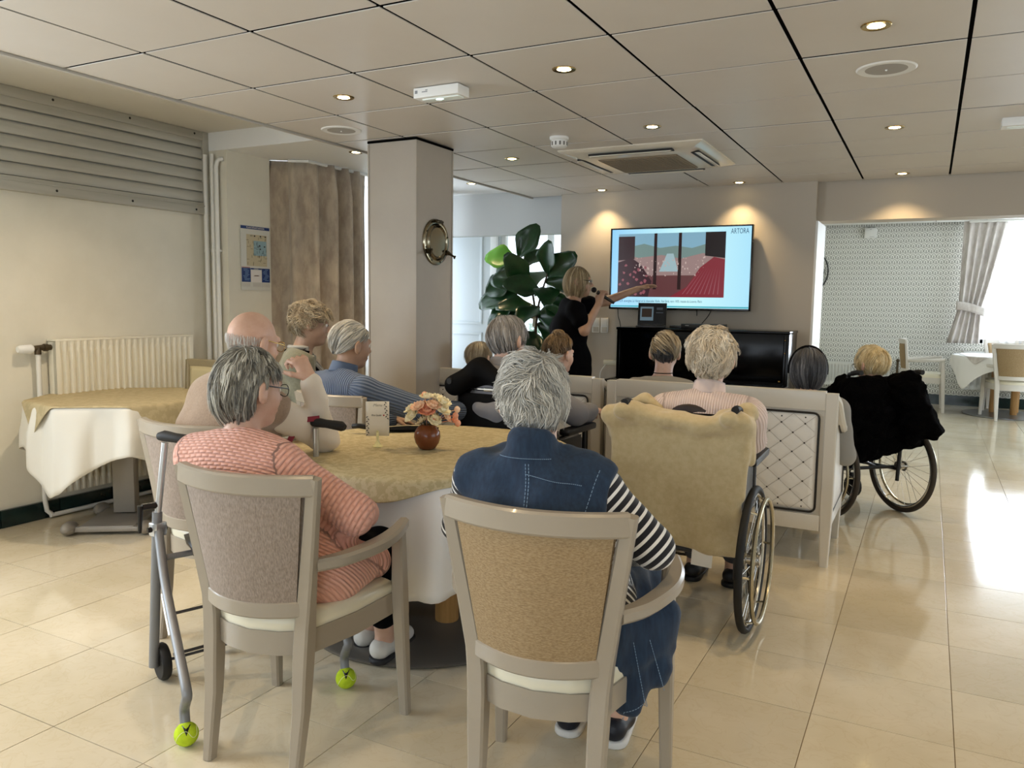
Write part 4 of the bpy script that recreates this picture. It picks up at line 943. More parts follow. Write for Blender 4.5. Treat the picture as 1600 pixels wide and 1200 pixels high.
q = mb(); q.box((0.062, -0.0078, 0.15), (0.05, 0.001, 0.02), MM); q.box((0.062, -0.0078, 0.115), (0.06, 0.001, 0.008), MM); q.build('side_list', screen_mat('laptop_list', '#4a525a', 0.5), r, smooth=False)
r = empty('receiver_box', (-1.66, 6.55, 1.169), 0.05, 'flat black receiver box on the piano lid', 'receiver')
q = mb(); q.box((0.02, 0, 0.02), (0.34, 0.2, 0.038), ch=0.004); q.box((-0.2, -0.02, 0.012), (0.10, 0.12, 0.02), ch=0.004); q.build('case', blackp, r)
q = mb(); q.box((-0.1, -0.101, 0.026), (0.03, 0.002, 0.006)); q.build('display', mat('grey_print', ''), r)
# small white multi-socket left of the keyboard with its lead
r = empty('power_strip', (-2.55, 6.86, 0.83), 0, 'cream socket strip low on the wall left of the piano keyboard', 'socket')
q = mb(); q.box((0, -0.02, 0), (0.14, 0.04, 0.045), ch=0.006); q.build('body', mat('cream_socket', '#d9d4bd', 0.4), r)
q = mb(); q.tube(spline([(-0.05, -0.03, -0.02), (-0.09, -0.06, -0.12), (-0.08, -0.06, -0.4), (-0.08, -0.05, -0.8)], 6), 0.005, 6); q.build('lead', whitep, r)
# ================================================================== wheelchairs and walker
rubber = mat('black_rubber', '#141312', 0.65); rubber_b = mat('dusty_brown_tyre', '#3a332a', 0.7)
steel = mat('wheel_steel', '#c9c7c2', 0.2, 1.0); rimm = mat('gold_grey_handrim', '#b9b19a', 0.25, 0.9)
sling = mat('black_nylon', '#060607', 0.8, spec=0.15); padm = mat('black_arm_pad', '#0b0b0c', 0.4); dframe = mat('dark_grey_frame', '#4a4a4c', 0.35, 0.6)
def wheel_parts(side, tyre):
    """one big wheel: tyre, rim, spokes, hub, handrim - wheel axis along x, centre at the origin"""
    R = 0.292; out = {}
    def circ(rad, x, n=56): return [(x, rad * math.cos(2 * pi * k / n), rad * math.sin(2 * pi * k / n)) for k in range(n)]
    q = mb(); q.tube(circ(R, 0), 0.0165, 10, closed=True); out['tyre'] = (q, tyre)
    q = mb(); q.tube(circ(R - 0.022, 0), 0.010, 8, closed=True); out['rim'] = (q, steel)
    q = mb(); q.tube(circ(R - 0.035, side * 0.045), 0.0095, 8, closed=True)
    for k in range(6):
        a = 2 * pi * k / 6; q.tube([(side * 0.045, (R - .035) * math.cos(a), (R - .035) * math.sin(a)), (0, (R - .022) * math.cos(a), (R - .022) * math.sin(a))], 0.005, 6)
    out['handrim'] = (q, rimm)
    q = mb(); q.tube([(-0.035, 0, 0), (0.035, 0, 0)], 0.024, 14); q.tube([(-0.028, 0, 0), (-0.02, 0, 0)], 0.034, 14); q.tube([(0.02, 0, 0), (0.028, 0, 0)], 0.034, 14); out['hub'] = (q, steel)
    q = mb()
    for k in range(28):
        a = 2 * pi * k / 28; b = a + (0.35 if k % 2 else -0.35); s_ = 0.024 if (k // 2) % 2 else -0.024
        q.tube([(s_, 0.03 * math.cos(b), 0.03 * math.sin(b)), (0, (R - 0.028) * math.cos(a), (R - 0.028) * math.sin(a))], 0.0013, 4, caps=False)
    out['spokes'] = (q, steel); return out
def make_wheelchair(label, hw=0.285, tyre=None, frame=None, seat_z=0.49):
    frame = frame or dframe; r = empty('wheelchair', label=label, cat='wheelchair', group='wheelchairs in the audience'); ty = tyre or rubber
    for sx in (-1, 1):
        wp = wheel_parts(sx, ty); q, m_ = wp['tyre']; w = q.build('rear_wheel', m_, r); w.location = (sx * hw, 0, 0.3085)
        for nm in ('rim', 'handrim', 'hub', 'spokes'):
            q, m_ = wp[nm]; o = q.build(nm, m_, w, smooth=nm != 'spokes')
        x = sx * (hw - 0.055)
        q = mb(); q.tube(spline([(x, -0.17, 0.955), (x, -0.11, 0.945), (x, -0.075, 0.90), (x, -0.055, 0.6), (x, -0.04, 0.33), (x, -0.035, 0.22)], 6), 0.0125, 10)
        q.tube([(x, -0.04, 0.30), (x, 0.40, 0.27), (x, 0.46, 0.16)], 0.012, 10); q.tube([(x, -0.05, 0.46), (x, 0.42, 0.48), (x, 0.46, 0.45), (x, 0.47, 0.27)], 0.0125, 10)
        q.tube(spline([(x, 0.46, 0.44), (x, 0.52, 0.30), (x, 0.60, 0.13)], 6), 0.0115, 10)
        q.tube([(x, 0.30, 0.48), (x, 0.30, 0.69)], 0.011, 10); q.tube([(x, -0.055, 0.62), (x, 0.0, 0.68), (x, 0.30, 0.70)], 0.010, 10); q.build('side_frame', frame, r)
        q = mb(); q.tube(spline([(x, -0.20, 0.957), (x, -0.16, 0.957), (x, -0.115, 0.947)], 4), [0.016] * 9, 12); q.build('push_handle', rubber, r)
        q = mb(); q.box((sx * (hw - 0.025), 0.165, 0.715), (0.062, 0.33, 0.036), ch=0.014); q.build('arm_pad', padm, r)
        q = mb(); q.box((x, 0.12, 0.585), (0.006, 0.28, 0.17), ch=0.002); q.build('side_guard', padm, r)
        q = mb(); q.tube([(x - 0.018, 0.40, 0.085), (x + 0.018, 0.40, 0.085)], 0.075, 20); cs = q.build('castor_wheel', rubber, r)
        q = mb(); q.box((x, 0.40, 0.17), (0.05, 0.03, 0.03), ch=0.004)
        for d in (-.024, .024): q.box((x + d, 0.40, 0.125), (0.006, 0.03, 0.10), ch=0.002)
        q.build('castor_fork', frame, cs)
        q = mb(); q.box((0, 0, 0), (0.16, 0.13, 0.018), Matrix.Translation((sx * (hw - 0.13), 0.63, 0.12)) @ Matrix.Rotation(0.35, 4, 'X'), ch=0.006); q.build('footplate', blackp, r)
    h = hw - 0.06
    q = mb(); q.grid(12, 10, lambda u, v: (-h + 2 * h * u, -0.05 - 0.02 * v - 0.035 * math.sin(pi * u), 0.52 + 0.40 * v)); solid(q.build('back_sling', sling, r, ang=180), 0.012)
    q = mb(); q.box((0, 0.19, seat_z - 0.015), (2 * h, 0.44, 0.05), ch=0.015); q.build('seat_cushion', sling, r)
    q = mb()
    for s_ in (1, -1): q.tube([(-h * s_, 0.15, 0.27), (h * s_, 0.15, 0.46)], 0.011, 8)
    q.tube([(-h, 0.0, 0.3085), (h, 0.0, 0.3085)], 0.012, 8); q.build('cross_brace', frame, r)
    return r
wc1 = make_wheelchair('grey framed wheelchair draped with the beige throw', 0.282)
wc1.location = (-0.885, 3.35, 0); wc1.rotation_euler = (0, 0, math.radians(1))
wc2 = make_wheelchair('wheelchair with brown tyres hung with black fur coats at right', 0.282, tyre=rubber_b, frame=blackp)
wc2.location = (-0.32, 5.68, 0); wc2.rotation_euler = (0, 0, math.radians(42))
wc3 = make_wheelchair('black wheelchair with a chrome bar across its back, behind the flower vase', 0.325, frame=blackp)
wc3.location = (-1.90, 3.66, 0); wc3.rotation_euler = (0, 0, math.radians(-3))
q = mb(); q.tube([(-0.255, -0.095, 0.935), (-0.18, -0.105, 0.915), (0.18, -0.105, 0.915), (0.255, -0.095, 0.935)], 0.008, 8); q.tube([(-0.11, -0.106, 0.915), (-0.02, -0.106, 0.915)], 0.011, 8); q.ball((0.10, -0.106, 0.915), (0.016, 0.012, 0.012), 10, 8); q.ball((0.14, -0.106, 0.918), (0.016, 0.012, 0.012), 10, 8); q.build('stabiliser_bar', chrome, wc3)
q = mb(); q.box((0, -0.118, 0.645), (0.53, 0.02, 0.50), ch=0.01); q.build('back_pocket', sling, wc3)
# ------------------------------------------------------------------ folding walker with tennis ball feet
alu = mat('matt_grey_aluminium', '#85878a', 0.5, 0.5); alu2 = mat('bright_aluminium', '#c4c6c8', 0.3, 0.85)
ballm = mat('tennis_felt', '#c3dc2c', 0.95, col2='#aecb22', nscale=40, bump=0.7, bscale=420, bdist=0.002)
wk = empty('walker', (-2.05, 2.0, 0), 0, 'folding grey walking frame with tennis ball feet between the pink jumper and the bald man', 'walker')
def wl(p): return (p[0] + 2.05, p[1] - 2.0, p[2])
FL, BL = Vector((-2.372, 1.858, 0)), Vector((-1.945, 1.600, 0))
FR, BR = Vector((-2.165, 2.38, 0)), Vector((-1.755, 2.125, 0))
TL_, TR_ = Vector((-2.335, 1.868, 0)), Vector((-2.115, 2.39, 0))
for nm, Fw, Bk, T, sgn in (('l', FL, BL, TL_, -1), ('r', FR, BR, TR_, 1)):
    sd = (FR - FL).normalized() * sgn
    q = mb(); q.tube([wl(Fw + Vector((0, 0, 0.055)) + sd * 0.03), wl(Fw.lerp(T, 0.6) + Vector((0, 0, 0.62)) + sd * 0.02)], 0.0170, 12); q.build('front_leg', alu, wk)
    a = Fw.lerp(T, 0.6) + Vector((0, 0, 0.56)) + sd * 0.02; d = (Bk - a); d.z = 0
    q = mb(); k1, k2 = a + d * 0.60 + Vector((0, 0, -0.345)), a + d * 0.93 + Vector((0, 0, -0.435))
    q.tube([wl(p) for p in spline([a + Vector((0, 0, .015)), a + d * 0.3 + Vector((0, 0, -0.16)), a + d * 0.80 + Vector((0, 0, -0.30)), a + d * 1.06 + Vector((0, 0, -0.375)), a + d * 1.02 + Vector((0, 0, -0.415)), Bk + d * -0.05 + Vector((0, 0, 0.10)), Bk + Vector((0, 0, 0.03))], 6)], 0.0155, 12); q.build('rear_leg', alu, wk)
    q = mb(); q.tube([wl(Fw.lerp(T, 0.6) + Vector((0, 0, 0.60)) + sd * 0.02), wl(T + Vector((0, 0, 0.865)))], 0.0115, 12); q.build('handle_tube', alu2, wk)
    q = mb(); bk = Vector((0.98, 0.10, 0)).normalized()
    q.tube([wl(T + Vector((0, 0, 0.885)) - bk * 0.025), wl(T + Vector((0, 0, 0.888))), wl(T + Vector((0, 0, 0.885)) + bk * 0.05), wl(T + Vector((0, 0, 0.88)) + bk * 0.12), wl(T + Vector((0, 0, 0.875)) + bk * 0.135)], [0.014, 0.02, 0.017, 0.02, 0.012], 12); q.build('grip', rubber, wk)
    q = mb(); p = Fw.lerp(T, 0.6) + Vector((0, 0, 0.645)) + sd * 0.02; q.tube([wl(p - sd * .0), wl(p + sd * 0.05)], 0.012, 10); q.tube([wl(p + sd * 0.055 + Vector((0, 0, .005))), wl(p + sd * 0.06 + Vector((0, 0, -0.09)))], [0.010, 0.006], 8); q.build('clamp_lever', blackp, wk)
    q = mb(); q.box(wl(a), (0.045, 0.045, 0.05), ch=0.008); q.build('hinge_bracket', alu2, wk)
    q = mb(); q.tube([wl(a - sd * .03), wl(a + sd * .035)], 0.010, 10); q.build('hinge_bolt', blackp, wk)
    q = mb(); q.lathe([(0.032, -0.014), (0.06, -0.016), (0.066, -0.008), (0.066, 0.008), (0.06, 0.016), (0.032, 0.014)], n=28, M=Matrix.Translation(wl(Fw + Vector((0, 0, 0.066)))) @ sd.to_track_quat('Z', 'Y').to_matrix().to_4x4()); whl = q.build('wheel', rubber, wk)
    q = mb()
    for k in range(5): q.box((0.025 * math.cos(k * 1.257), 0.025 * math.sin(k * 1.257), 0), (0.05, 0.012, 0.018), Matrix.Translation(wl(Fw + Vector((0, 0, 0.066)))) @ sd.to_track_quat('Z', 'Y').to_matrix().to_4x4() @ Matrix.Rotation(0, 4, 'Z'))
    q.build('wheel_hub', alu, whl)
    # ball with the dark slit where the leg enters
    q = mb(); q.ball(wl(Bk + Vector((0, 0, 0.0362))), 0.0362, 26, 18); bo = q.build('tennis_ball', ballm, wk); bo['label'] = 'yellow green tennis ball pushed onto the leg'
    view = Vector((0 - Bk.x, 0 - Bk.y, 1.0)).normalized(); hv = Vector((view.x, view.y, 0)).normalized(); sv = Vector((-hv.y, hv.x, 0)); c0 = Bk + Vector((0, 0, 0.0362))
    vs = []
    for t in range(7):
        ph = 0.25 + t * 0.17; w_ = 0.0135 * (1 - t / 6)
        e = hv * math.sin(ph) + Vector((0, 0, 1)) * math.cos(ph)
        for s2 in (-1, 1): vs.append(wl(c0 + (e * 0.0362 + sv * s2 * w_).normalized() * 0.0367))
    q = mb(); q.add(vs, [(2 * i, 2 * i + 1, 2 * i + 3, 2 * i + 2) for i in range(6)]); solid(q.build('slit', blackp, bo), 0.0006)
    q = mb(); q.tube([wl(c0 + Vector((0.0363 * math.cos(a), 0.0363 * math.sin(a) * math.cos(.9 * math.sin(2 * a)), 0.0363 * math.sin(a) * math.sin(.9 * math.sin(2 * a))))) for a in [2 * pi * k / 40 for k in range(40)]], 0.0011, 4, closed=True); q.build('seam', mat('pale_seam', '#e4eda4', 0.9), bo)
for za, zb, f in ((0.065, 0.065, 0.0), (0.30, 0.30, 0.35), (0.20, 0.20, 0.55)):
    q = mb(); q.tube([wl(FL.lerp(BL, f) + Vector((0, 0, za))), wl(FR.lerp(BR, f) + Vector((0, 0, zb)))], 0.0055, 8); q.build('cross_rod', dframe, wk)
q = mb(); q.tube([wl(FL.lerp(BL, .16) + Vector((0, 0, .47))), wl(FR.lerp(BR, .16) + Vector((0, 0, .47)))], 0.011, 10); q.build('seat_bar', alu, wk)
q = mb(); q.grid(10, 8, lambda u, v: wl(Vector((FL.x + 0.05, FL.y - 0.0, 0.515)) + (FR - FL) * (0.10 + 0.80 * u) + (BL - FL) * (0.02 + 0.32 * v) * 1.0 + Vector((0, 0, 0.03 * math.sin(pi * u) ** .3 * math.sin(pi * v) ** .5)))); solid(q.build('seat_pad', padm, wk, ang=180), 0.035)
for A_, B2 in ((FL, BL), (FR, BR)):
    q = mb(); q.tube([wl(A_.lerp(B2, .1) + Vector((0, 0, .33))), wl(A_.lerp(B2, .42) + Vector((0, 0, .24)))], 0.006, 6); q.build('fold_link', alu2, wk)
q = mb(); q.sweep([wl(TR_ + Vector((0.02, 0.0, 0.905))), wl(TR_ + Vector((-0.02, -0.03, 0.90))), wl(TR_ + Vector((-0.06, -0.05, 0.86))), wl(TR_ + Vector((-0.09, -0.06, 0.80)))], 0.022, 0.004, up=(0.5, -0.6, 0.4), ch=0.001); q.build('wrist_strap', mat('dark_red_strap', '#7c1f2e', 0.7), wk)
# ================================================================== what stands on the round table
r = empty('flower_vase', (-1.838, 2.762, 0.7495), 0, 'round brown glazed vase holding peach and cream flowers', 'vase')
brown = mat('brown_glaze', '#7a4526', 0.22, col2='#6b3a20', nscale=3)
q = mb(); q.lathe([(0.001, 0.0), (0.028, 0.0), (0.036, 0.006), (0.05, 0.028), (0.0555, 0.052), (0.052, 0.075), (0.040, 0.094), (0.026, 0.103), (0.022, 0.104), (0.019, 0.100), (0.019, 0.06), (0.001, 0.055)], n=40); q.build('body', brown, r, ang=70)
fb_ = empty('bouquet', (-1.838, 2.762, 0.83), 0, 'peach and cream artificial flowers in the brown vase', 'flowers')
petal_c = [mat('peach_petal', '#f0986e', 0.6, col2='#f6b896', nscale=30), mat('cream_petal', '#fbe9b4', 0.6, col2='#fdf3d4', nscale=30), mat('pale_peach_petal', '#f8c29a', 0.6, col2='#fbdcbc', nscale=30)]
def blossom(c, d, R, m_, layers, parent, seed):
    rs = random.Random(seed); f = empty('blossom'); f.parent = parent; f.location = Vector(c) - Vector(parent.location)
    rot = Vector(d).normalized().to_track_quat('Z', 'Y').to_matrix().to_4x4()
    for L in range(layers):
        rad = R * (1 - L * 0.27); n = 8 - 2 * (L > 1); tilt = 0.25 + L * 0.42
        for k in range(n):
            a = 2 * pi * k / n + L * 0.5 + rs.uniform(-.12, .12)
            def fn(u, v):
                w = rad * 0.50 * math.sin(pi * min(1, 0.12 + u * 0.80)) ** 0.7 * (2 * v - 1); l = rad * u
                y = l * math.cos(tilt * (0.4 + u)); z = l * math.sin(tilt * (0.4 + u)) + 0.12 * rad * (2 * v - 1) ** 2 + 0.05 * rad * math.sin(9 * v + k) * u
                return (w, y, z)
            q = mb(); q.grid(5, 5, fn, rot @ Matrix.Rotation(a, 4, 'Z')); o = q.build('petal', m_, f, ang=180); solid(o, 0.0006)
    q = mb(); q.ball((0, 0, 0), R * 0.16, 8, 6, rot @ Matrix.Translation((0, 0, R * 0.2))); q.build('flower_heart', petal_c[0] if m_ is not petal_c[0] else petal_c[2], f)
    return f
VC = Vector((-1.838, 2.762, 0.83)); Rt = Vector((0.886, 0.462, 0)); Bk_ = Vector((-0.462, 0.886, 0))
spec_ = [(0.004, -0.045, 0.082, 0.036, 0, 4), (-0.052, -0.03, 0.060, 0.034, 1, 3), (-0.015, 0.0, 0.035, 0.03, 1, 2), (0.038, 0.0, 0.125, 0.034, 1, 3), (0.055, -0.025, 0.085, 0.038, 1, 3), (-0.022, 0.0, 0.10, 0.028, 2, 3), (0.026, -0.03, 0.045, 0.03, 1, 2), (0.076, -0.01, 0.055, 0.026, 2, 2), (0.03, 0.03, 0.09, 0.034, 1, 3), (-0.03, 0.03, 0.07, 0.03, 0, 3), (0.03, -0.05, 0.105, 0.028, 2, 3), (-0.032, -0.048, 0.098, 0.028, 2, 3), (0.068, -0.04, 0.118, 0.030, 1, 3), (-0.064, -0.01, 0.085, 0.028, 1, 3), (0.0, -0.02, 0.135, 0.028, 1, 3)]
for i, (a, b, z, R, ci, ly) in enumerate(spec_):
    c = VC + Rt * a + Bk_ * b + Vector((0, 0, z)); d = (c - VC - Vector((0, 0, 0.02))).normalized() + Vector((0, 0, .15)); blossom(c, d, R * 1.22, petal_c[ci], ly, fb_, i)
    q = mb(); q.tube(spline([(0, 0, -0.02), tuple((c - VC) * 0.5), tuple(c - VC)], 4), 0.0016, 5); q.build('stem', mat('dark_stem', '#3a3a22', 0.6), fb_)
for i, (a, b, z) in enumerate(((-0.012, 0, 0.148), (0.125, 0, 0.088), (0.118, 0, 0.062), (0.128, 0, 0.03), (0.116, 0.01, 0.045))):
    p = Rt * a + Bk_ * b + Vector((0, 0, z)); q = mb(); q.ball(p, (0.013, 0.013, 0.015), 10, 8); q.tube(spline([(0, 0, -0.02), p * 0.5 + Vector((0, 0, .02)), p], 4), 0.0015, 5); q.build('bud', petal_c[0 if i != 1 else 2], fb_)
r = empty('card_holder', (-2.045, 2.695, 0.7495), 0, 'pale yellow plastic card stand on the round table', 'card holder')
pyel = mat('pale_yellow_plastic', '#ece3a6', 0.4)
q = mb(); q.lathe([(0.001, 0), (0.021, 0), (0.021, 0.003), (0.012, 0.012), (0.006, 0.026), (0.0035, 0.042), (0.004, 0.046), (0.001, 0.047)], n=20); q.build('foot', pyel, r)
q = mb(); q.box((0, -0.004, 0.052), (0.012, 0.003, 0.022), Matrix.Rotation(0.6, 4, 'Z'), ch=0.001); q.box((0, 0.004, 0.050), (0.012, 0.003, 0.018), Matrix.Rotation(0.6, 4, 'Z'), ch=0.001); q.ball((0, -0.004, 0.066), 0.0045, 8, 6, Matrix.Rotation(0.6, 4, 'Z')); q.build('clip', pyel, r)
r = empty('menu_card', (-2.045, 2.695, 0.795), 0.62, 'cream menu card with dark leaf sprigs standing beside the vase', 'card')
cardm = mat('cream_card', '#ece4d2', 0.5); inkm = mat('card_ink', '#2c2a26', 0.6); inkg = mat('card_grey_ink', '#8f8a7f', 0.6)
q = mb(); q.grid(8, 4, lambda u, v: (-0.049 + 0.098 * u, 0.006 * math.sin(pi * u) - .003, 0.0 + 0.148 * v)); solid(q.build('sheet', cardm, r, ang=180), 0.0008)
MT2 = Matrix.Rotation(pi / 2, 4, 'X')
text('Menu', 0.017, inkg, r, Matrix.Translation((0.0, -0.0045, 0.127)) @ MT2, 'heading', 'CENTER', shear=.3, ext=0.0002)
text('Mme Gaudet', 0.011, inkm, r, Matrix.Translation((-0.026, -0.0045, 0.086)) @ MT2, 'handwriting', shear=.3, ext=0.0002, sx=0.72)
q = mb(); q.lathe([(0.001, 0.0006), (0.0032, 0.0006), (0.0032, 0)], c=(0, 0, 0), n=14, M=Matrix.Translation((0.026, -0.0035, 0.089)) @ MT2); q.build('red_dot', mat('red_dot', '#b3141c', 0.5), r)
q = mb()
for sx, z0, n, top in ((1, 0.143, 9, 1), (-1, 0.006, 9, 0)):
    for k in range(n):
        x = sx * (0.044 - (0.010 * (n - k) / n if top else 0)) + (k % 2) * 0.006 * -sx; z = z0 - k * 0.0085 if top else z0 + k * 0.0095; a = (0.9 if k % 2 else -0.6) * sx
        q.add([(x + t * 0.0062 * math.cos(a) - s_ * 0.0022 * math.sin(a), -0.0035, z + t * 0.0062 * math.sin(a) + s_ * 0.0022 * math.cos(a)) for t, s_ in ((-1, 0), (0, 1), (1, 0), (0, -1))], [(0, 1, 2, 3)])
q.build('leaf_sprigs', inkm, r, smooth=False)
r = empty('black_pouch', (-2.17, 3.10, 0.7495), 0.75, 'flat black pouch with strap lying behind the menu card', 'bag')
q = mb(); q.ball((0, 0, 0.011), (0.15, 0.05, 0.012), 18, 8); q.build('body', sling, r)
q = mb(); q.tube(spline([(-0.12, -0.01, 0.02), (-0.19, -0.03, 0.028), (-0.235, -0.02, 0.034), (-0.26, 0, 0.03)], 5), [0.012] * 16, 8); q.build('grip', padm, r)
# ================================================================== beige throw, black coats
# ================================================================== fiddle leaf fig
pl = empty('potted_fig', (-3.16, 6.42, 0), 0, 'tall fiddle leaf fig with dark glossy leaves before the veranda window', 'plant')
q = mb(); q.lathe([(0.001, 0.0), (0.14, 0.0), (0.18, 0.30), (0.185, 0.33), (0.17, 0.33), (0.165, 0.29), (0.001, 0.28)], n=28); q.build('pot', mat('grey_pot', '#5a5752', 0.6), pl)
bark = mat('fig_bark', '#4a3c2a', 0.8); leafm = mat('fig_leaf', '#123216', 0.28, col2='#1b4420', nscale=5, coat=0.1); leafy = mat('young_fig_leaf', '#4f8a1e', 0.35, sss=0.0)
stems = [[(0.0, 0, 0.28), (0.02, 0.0, 0.8), (0.03, 0.02, 1.2), (-0.02, 0.02, 1.5), (-0.14, 0.0, 1.78)], [(0.03, 0.0, 0.28), (0.05, -0.02, 0.9), (0.07, -0.02, 1.3), (0.14, 0.02, 1.62)], [(-0.03, 0.02, 0.28), (-0.06, 0.04, 0.9), (-0.16, 0.05, 1.35), (-0.22, 0.02, 1.6)]]
for s_ in stems:
    q = mb(); P = spline(s_, 6); q.tube(P, [0.016 - 0.009 * i / len(P) for i in range(len(P))], 8); q.build('stem', bark, pl)
leaf_me = []
for sd in range(3):
    rs = random.Random(sd + 20); ph = rs.uniform(0, 6)
    def fn(u, v):
        w = (0.42 * math.sin(pi * min(1, u * 0.94 + 0.03)) ** 0.8 * (0.62 + 0.5 * u) - 0.06 * math.sin(pi * u * 2) ** 2) * (2 * v - 1); w *= 0.62
        z = 0.10 * (2 * v - 1) ** 2 * math.sin(pi * u) - 0.20 * u * u + 0.018 * math.sin(11 * u + ph + 3 * v) * abs(2 * v - 1)
        return (w, u, z)
    q = mb(); q.grid(11, 7, fn); me = q.mesh('fig_leaf', True, 180); me.materials.append(leafm); leaf_me.append(me)
leaf_y = leaf_me[0].copy(); leaf_y.materials.clear(); leaf_y.materials.append(leafy)
def leaf(base, direction, L, k, droop=0.0, young=False, roll=0.0):
    o = link('leaf', leaf_y if young else leaf_me[k % 3], None, pl); d = Vector(direction).normalized()
    n_ = Vector((0.25 + 0.5 * math.sin(k * 2.3 + base[2] * 9), -1.0, 0.45 + 0.5 * math.cos(base[2] * 13 + k))); n_ = (n_ - d * n_.dot(d)).normalized(); xx = d.cross(n_)
    o.rotation_mode = 'QUATERNION'; o.rotation_quaternion = Matrix((xx, d, n_)).transposed().to_quaternion(); o.location = base; L *= 1.12; o.scale = (L * 1.55, L, L)
    if young: o['label'] = 'bright yellow green young leaf'
    solid(o, 0.004); return o
# local x is to the right along the wall, y away from the viewer; leaves placed around the three stems
Ls = [((-0.14, 0, 1.76), (0.55, -.1, 0.9), 0.30, 0), ((-0.14, 0, 1.74), (-1, -.2, 0.18), 0.30, 1, True), ((-0.12, 0, 1.70), (-1, .1, 0.0), 0.26, 2), ((-0.10, 0, 1.66), (0.5, 0.5, 0.75), 0.26, 1), ((-0.08, 0, 1.6), (-0.9, -.4, -0.15), 0.28, 0), ((-0.2, .02, 1.6), (-0.7, -.2, -0.45), 0.28, 2),
      ((0.14, .02, 1.6), (0.9, -.3, 0.55), 0.30, 0), ((0.14, .02, 1.62), (0.2, -.6, 0.8), 0.28, 1), ((0.12, .02, 1.55), (1, 0.2, 0.1), 0.28, 2), ((0.12, 0, 1.5), (0.5, -.8, -0.25), 0.30, 0), ((0.10, 0, 1.45), (-0.6, -.7, 0.3), 0.32, 1), ((0.09, 0, 1.4), (1, -.2, -0.35), 0.30, 2), ((0.08, 0, 1.33), (-0.2, -1, -0.3), 0.30, 0),
      ((-0.18, .04, 1.45), (-1, -.3, -0.25), 0.34, 1), ((-0.15, .04, 1.38), (-0.8, -.5, -0.6), 0.32, 2), ((-0.13, .04, 1.3), (-0.3, -.9, -0.5), 0.32, 0), ((-0.08, .04, 1.2), (-1, 0.2, -0.3), 0.32, 1), ((-0.06, .03, 1.1), (-0.4, -.8, -0.5), 0.32, 2), ((0.06, 0, 1.25), (0.9, -.4, 0.0), 0.30, 0), ((0.06, 0, 1.18), (0.8, .2, -0.5), 0.30, 1), ((0.05, 0, 1.1), (0.3, -.9, -0.4), 0.30, 2), ((0.05, 0, 1.02), (1, -.1, -0.3), 0.28, 0), ((-0.02, 0, 1.0), (-0.9, -.2, -0.2), 0.28, 1), ((0.02, 0, 0.92), (0.6, -.7, -0.4), 0.28, 2), ((0.03, 0, 0.85), (-0.5, -.8, -0.3), 0.28, 0),
      ((0.0, .02, 1.5), (-0.1, 0.6, 0.5), 0.28, 1), ((0.02, .02, 1.42), (0.3, .9, 0.1), 0.28, 2), ((0.06, 0.02, 1.22), (0.9, -.5, 0.15), 0.20, 0, True), ((-0.03, .02, 1.55), (-0.35, -.7, 0.6), 0.30, 1), ((0.02, .0, 1.33), (-0.75, -.65, 0.1), 0.30, 2)]
for t in Ls: leaf(t[0], t[1], t[2], t[3], young=len(t) > 4)
q = mb(); q.tube([(0.03, -0.01, 1.22), (0.035, -0.012, 1.29), (0.04, -0.012, 1.33)], [0.03, 0.034, 0.028], 10); q.box((0.045, -0.03, 1.19), (0.035, 0.006, 0.08), Matrix.Rotation(0.0, 4, 'Y'), ch=0.002); q.build('bandage', mat('cream_bandage', '#d8d0bd', 0.9), pl)
# ------------------------------------------------------------------ outdoors seen through the veranda window
gr_ = mb(); gr_.box((0, 20, -0.6), (60, 26, 0.2)); o = gr_.build('garden_ground', mat('garden_grass', '#5f7a4a', 0.9, col2='#7a8c5c', nscale=2)); o['kind'] = 'structure'
bushm = mat('garden_leaves', '#4e7a56', 0.7, col2='#86a98c', nscale=9)
def bush(x, y, h, w, seed, label):
    r = empty('garden_shrub', (x, y, -0.5), 0, label, 'shrub'); rs = np.random.default_rng(seed)
    q = mb(); q.tube([(0, 0, 0), (0.05, 0, h * 0.5)], [0.06, 0.03], 8); q.build('trunk', bark, r)
    n = 1500; d = rs.normal(size=(n, 3)); d /= np.linalg.norm(d, axis=1)[:, None]; p = d * rs.uniform(0.55, 1, (n, 1)) * np.array([w, w * .7, h * 0.45]) + np.array([0, 0, h * 0.58])
    t = rs.normal(size=(n, 3)); t /= np.linalg.norm(t, axis=1)[:, None]; s_ = np.cross(t, d); s_ /= np.linalg.norm(s_, axis=1)[:, None] + 1e-6
    v = np.stack([p - t * .08, p + s_ * .04, p + t * .08, p - s_ * .04], 1).reshape(-1, 3); f = np.arange(n * 4).reshape(n, 4)
    o = link('foliage', np_mesh('foliage', v, f, False), bushm, r); o['kind'] = 'stuff'; return r
bush(-4.6, 11.2, 2.0, 1.0, 1, 'green garden shrub outside the veranda window, left of the fig')
bush(-3.4, 12.5, 2.4, 1.1, 2, 'green garden shrub further off behind the fig')
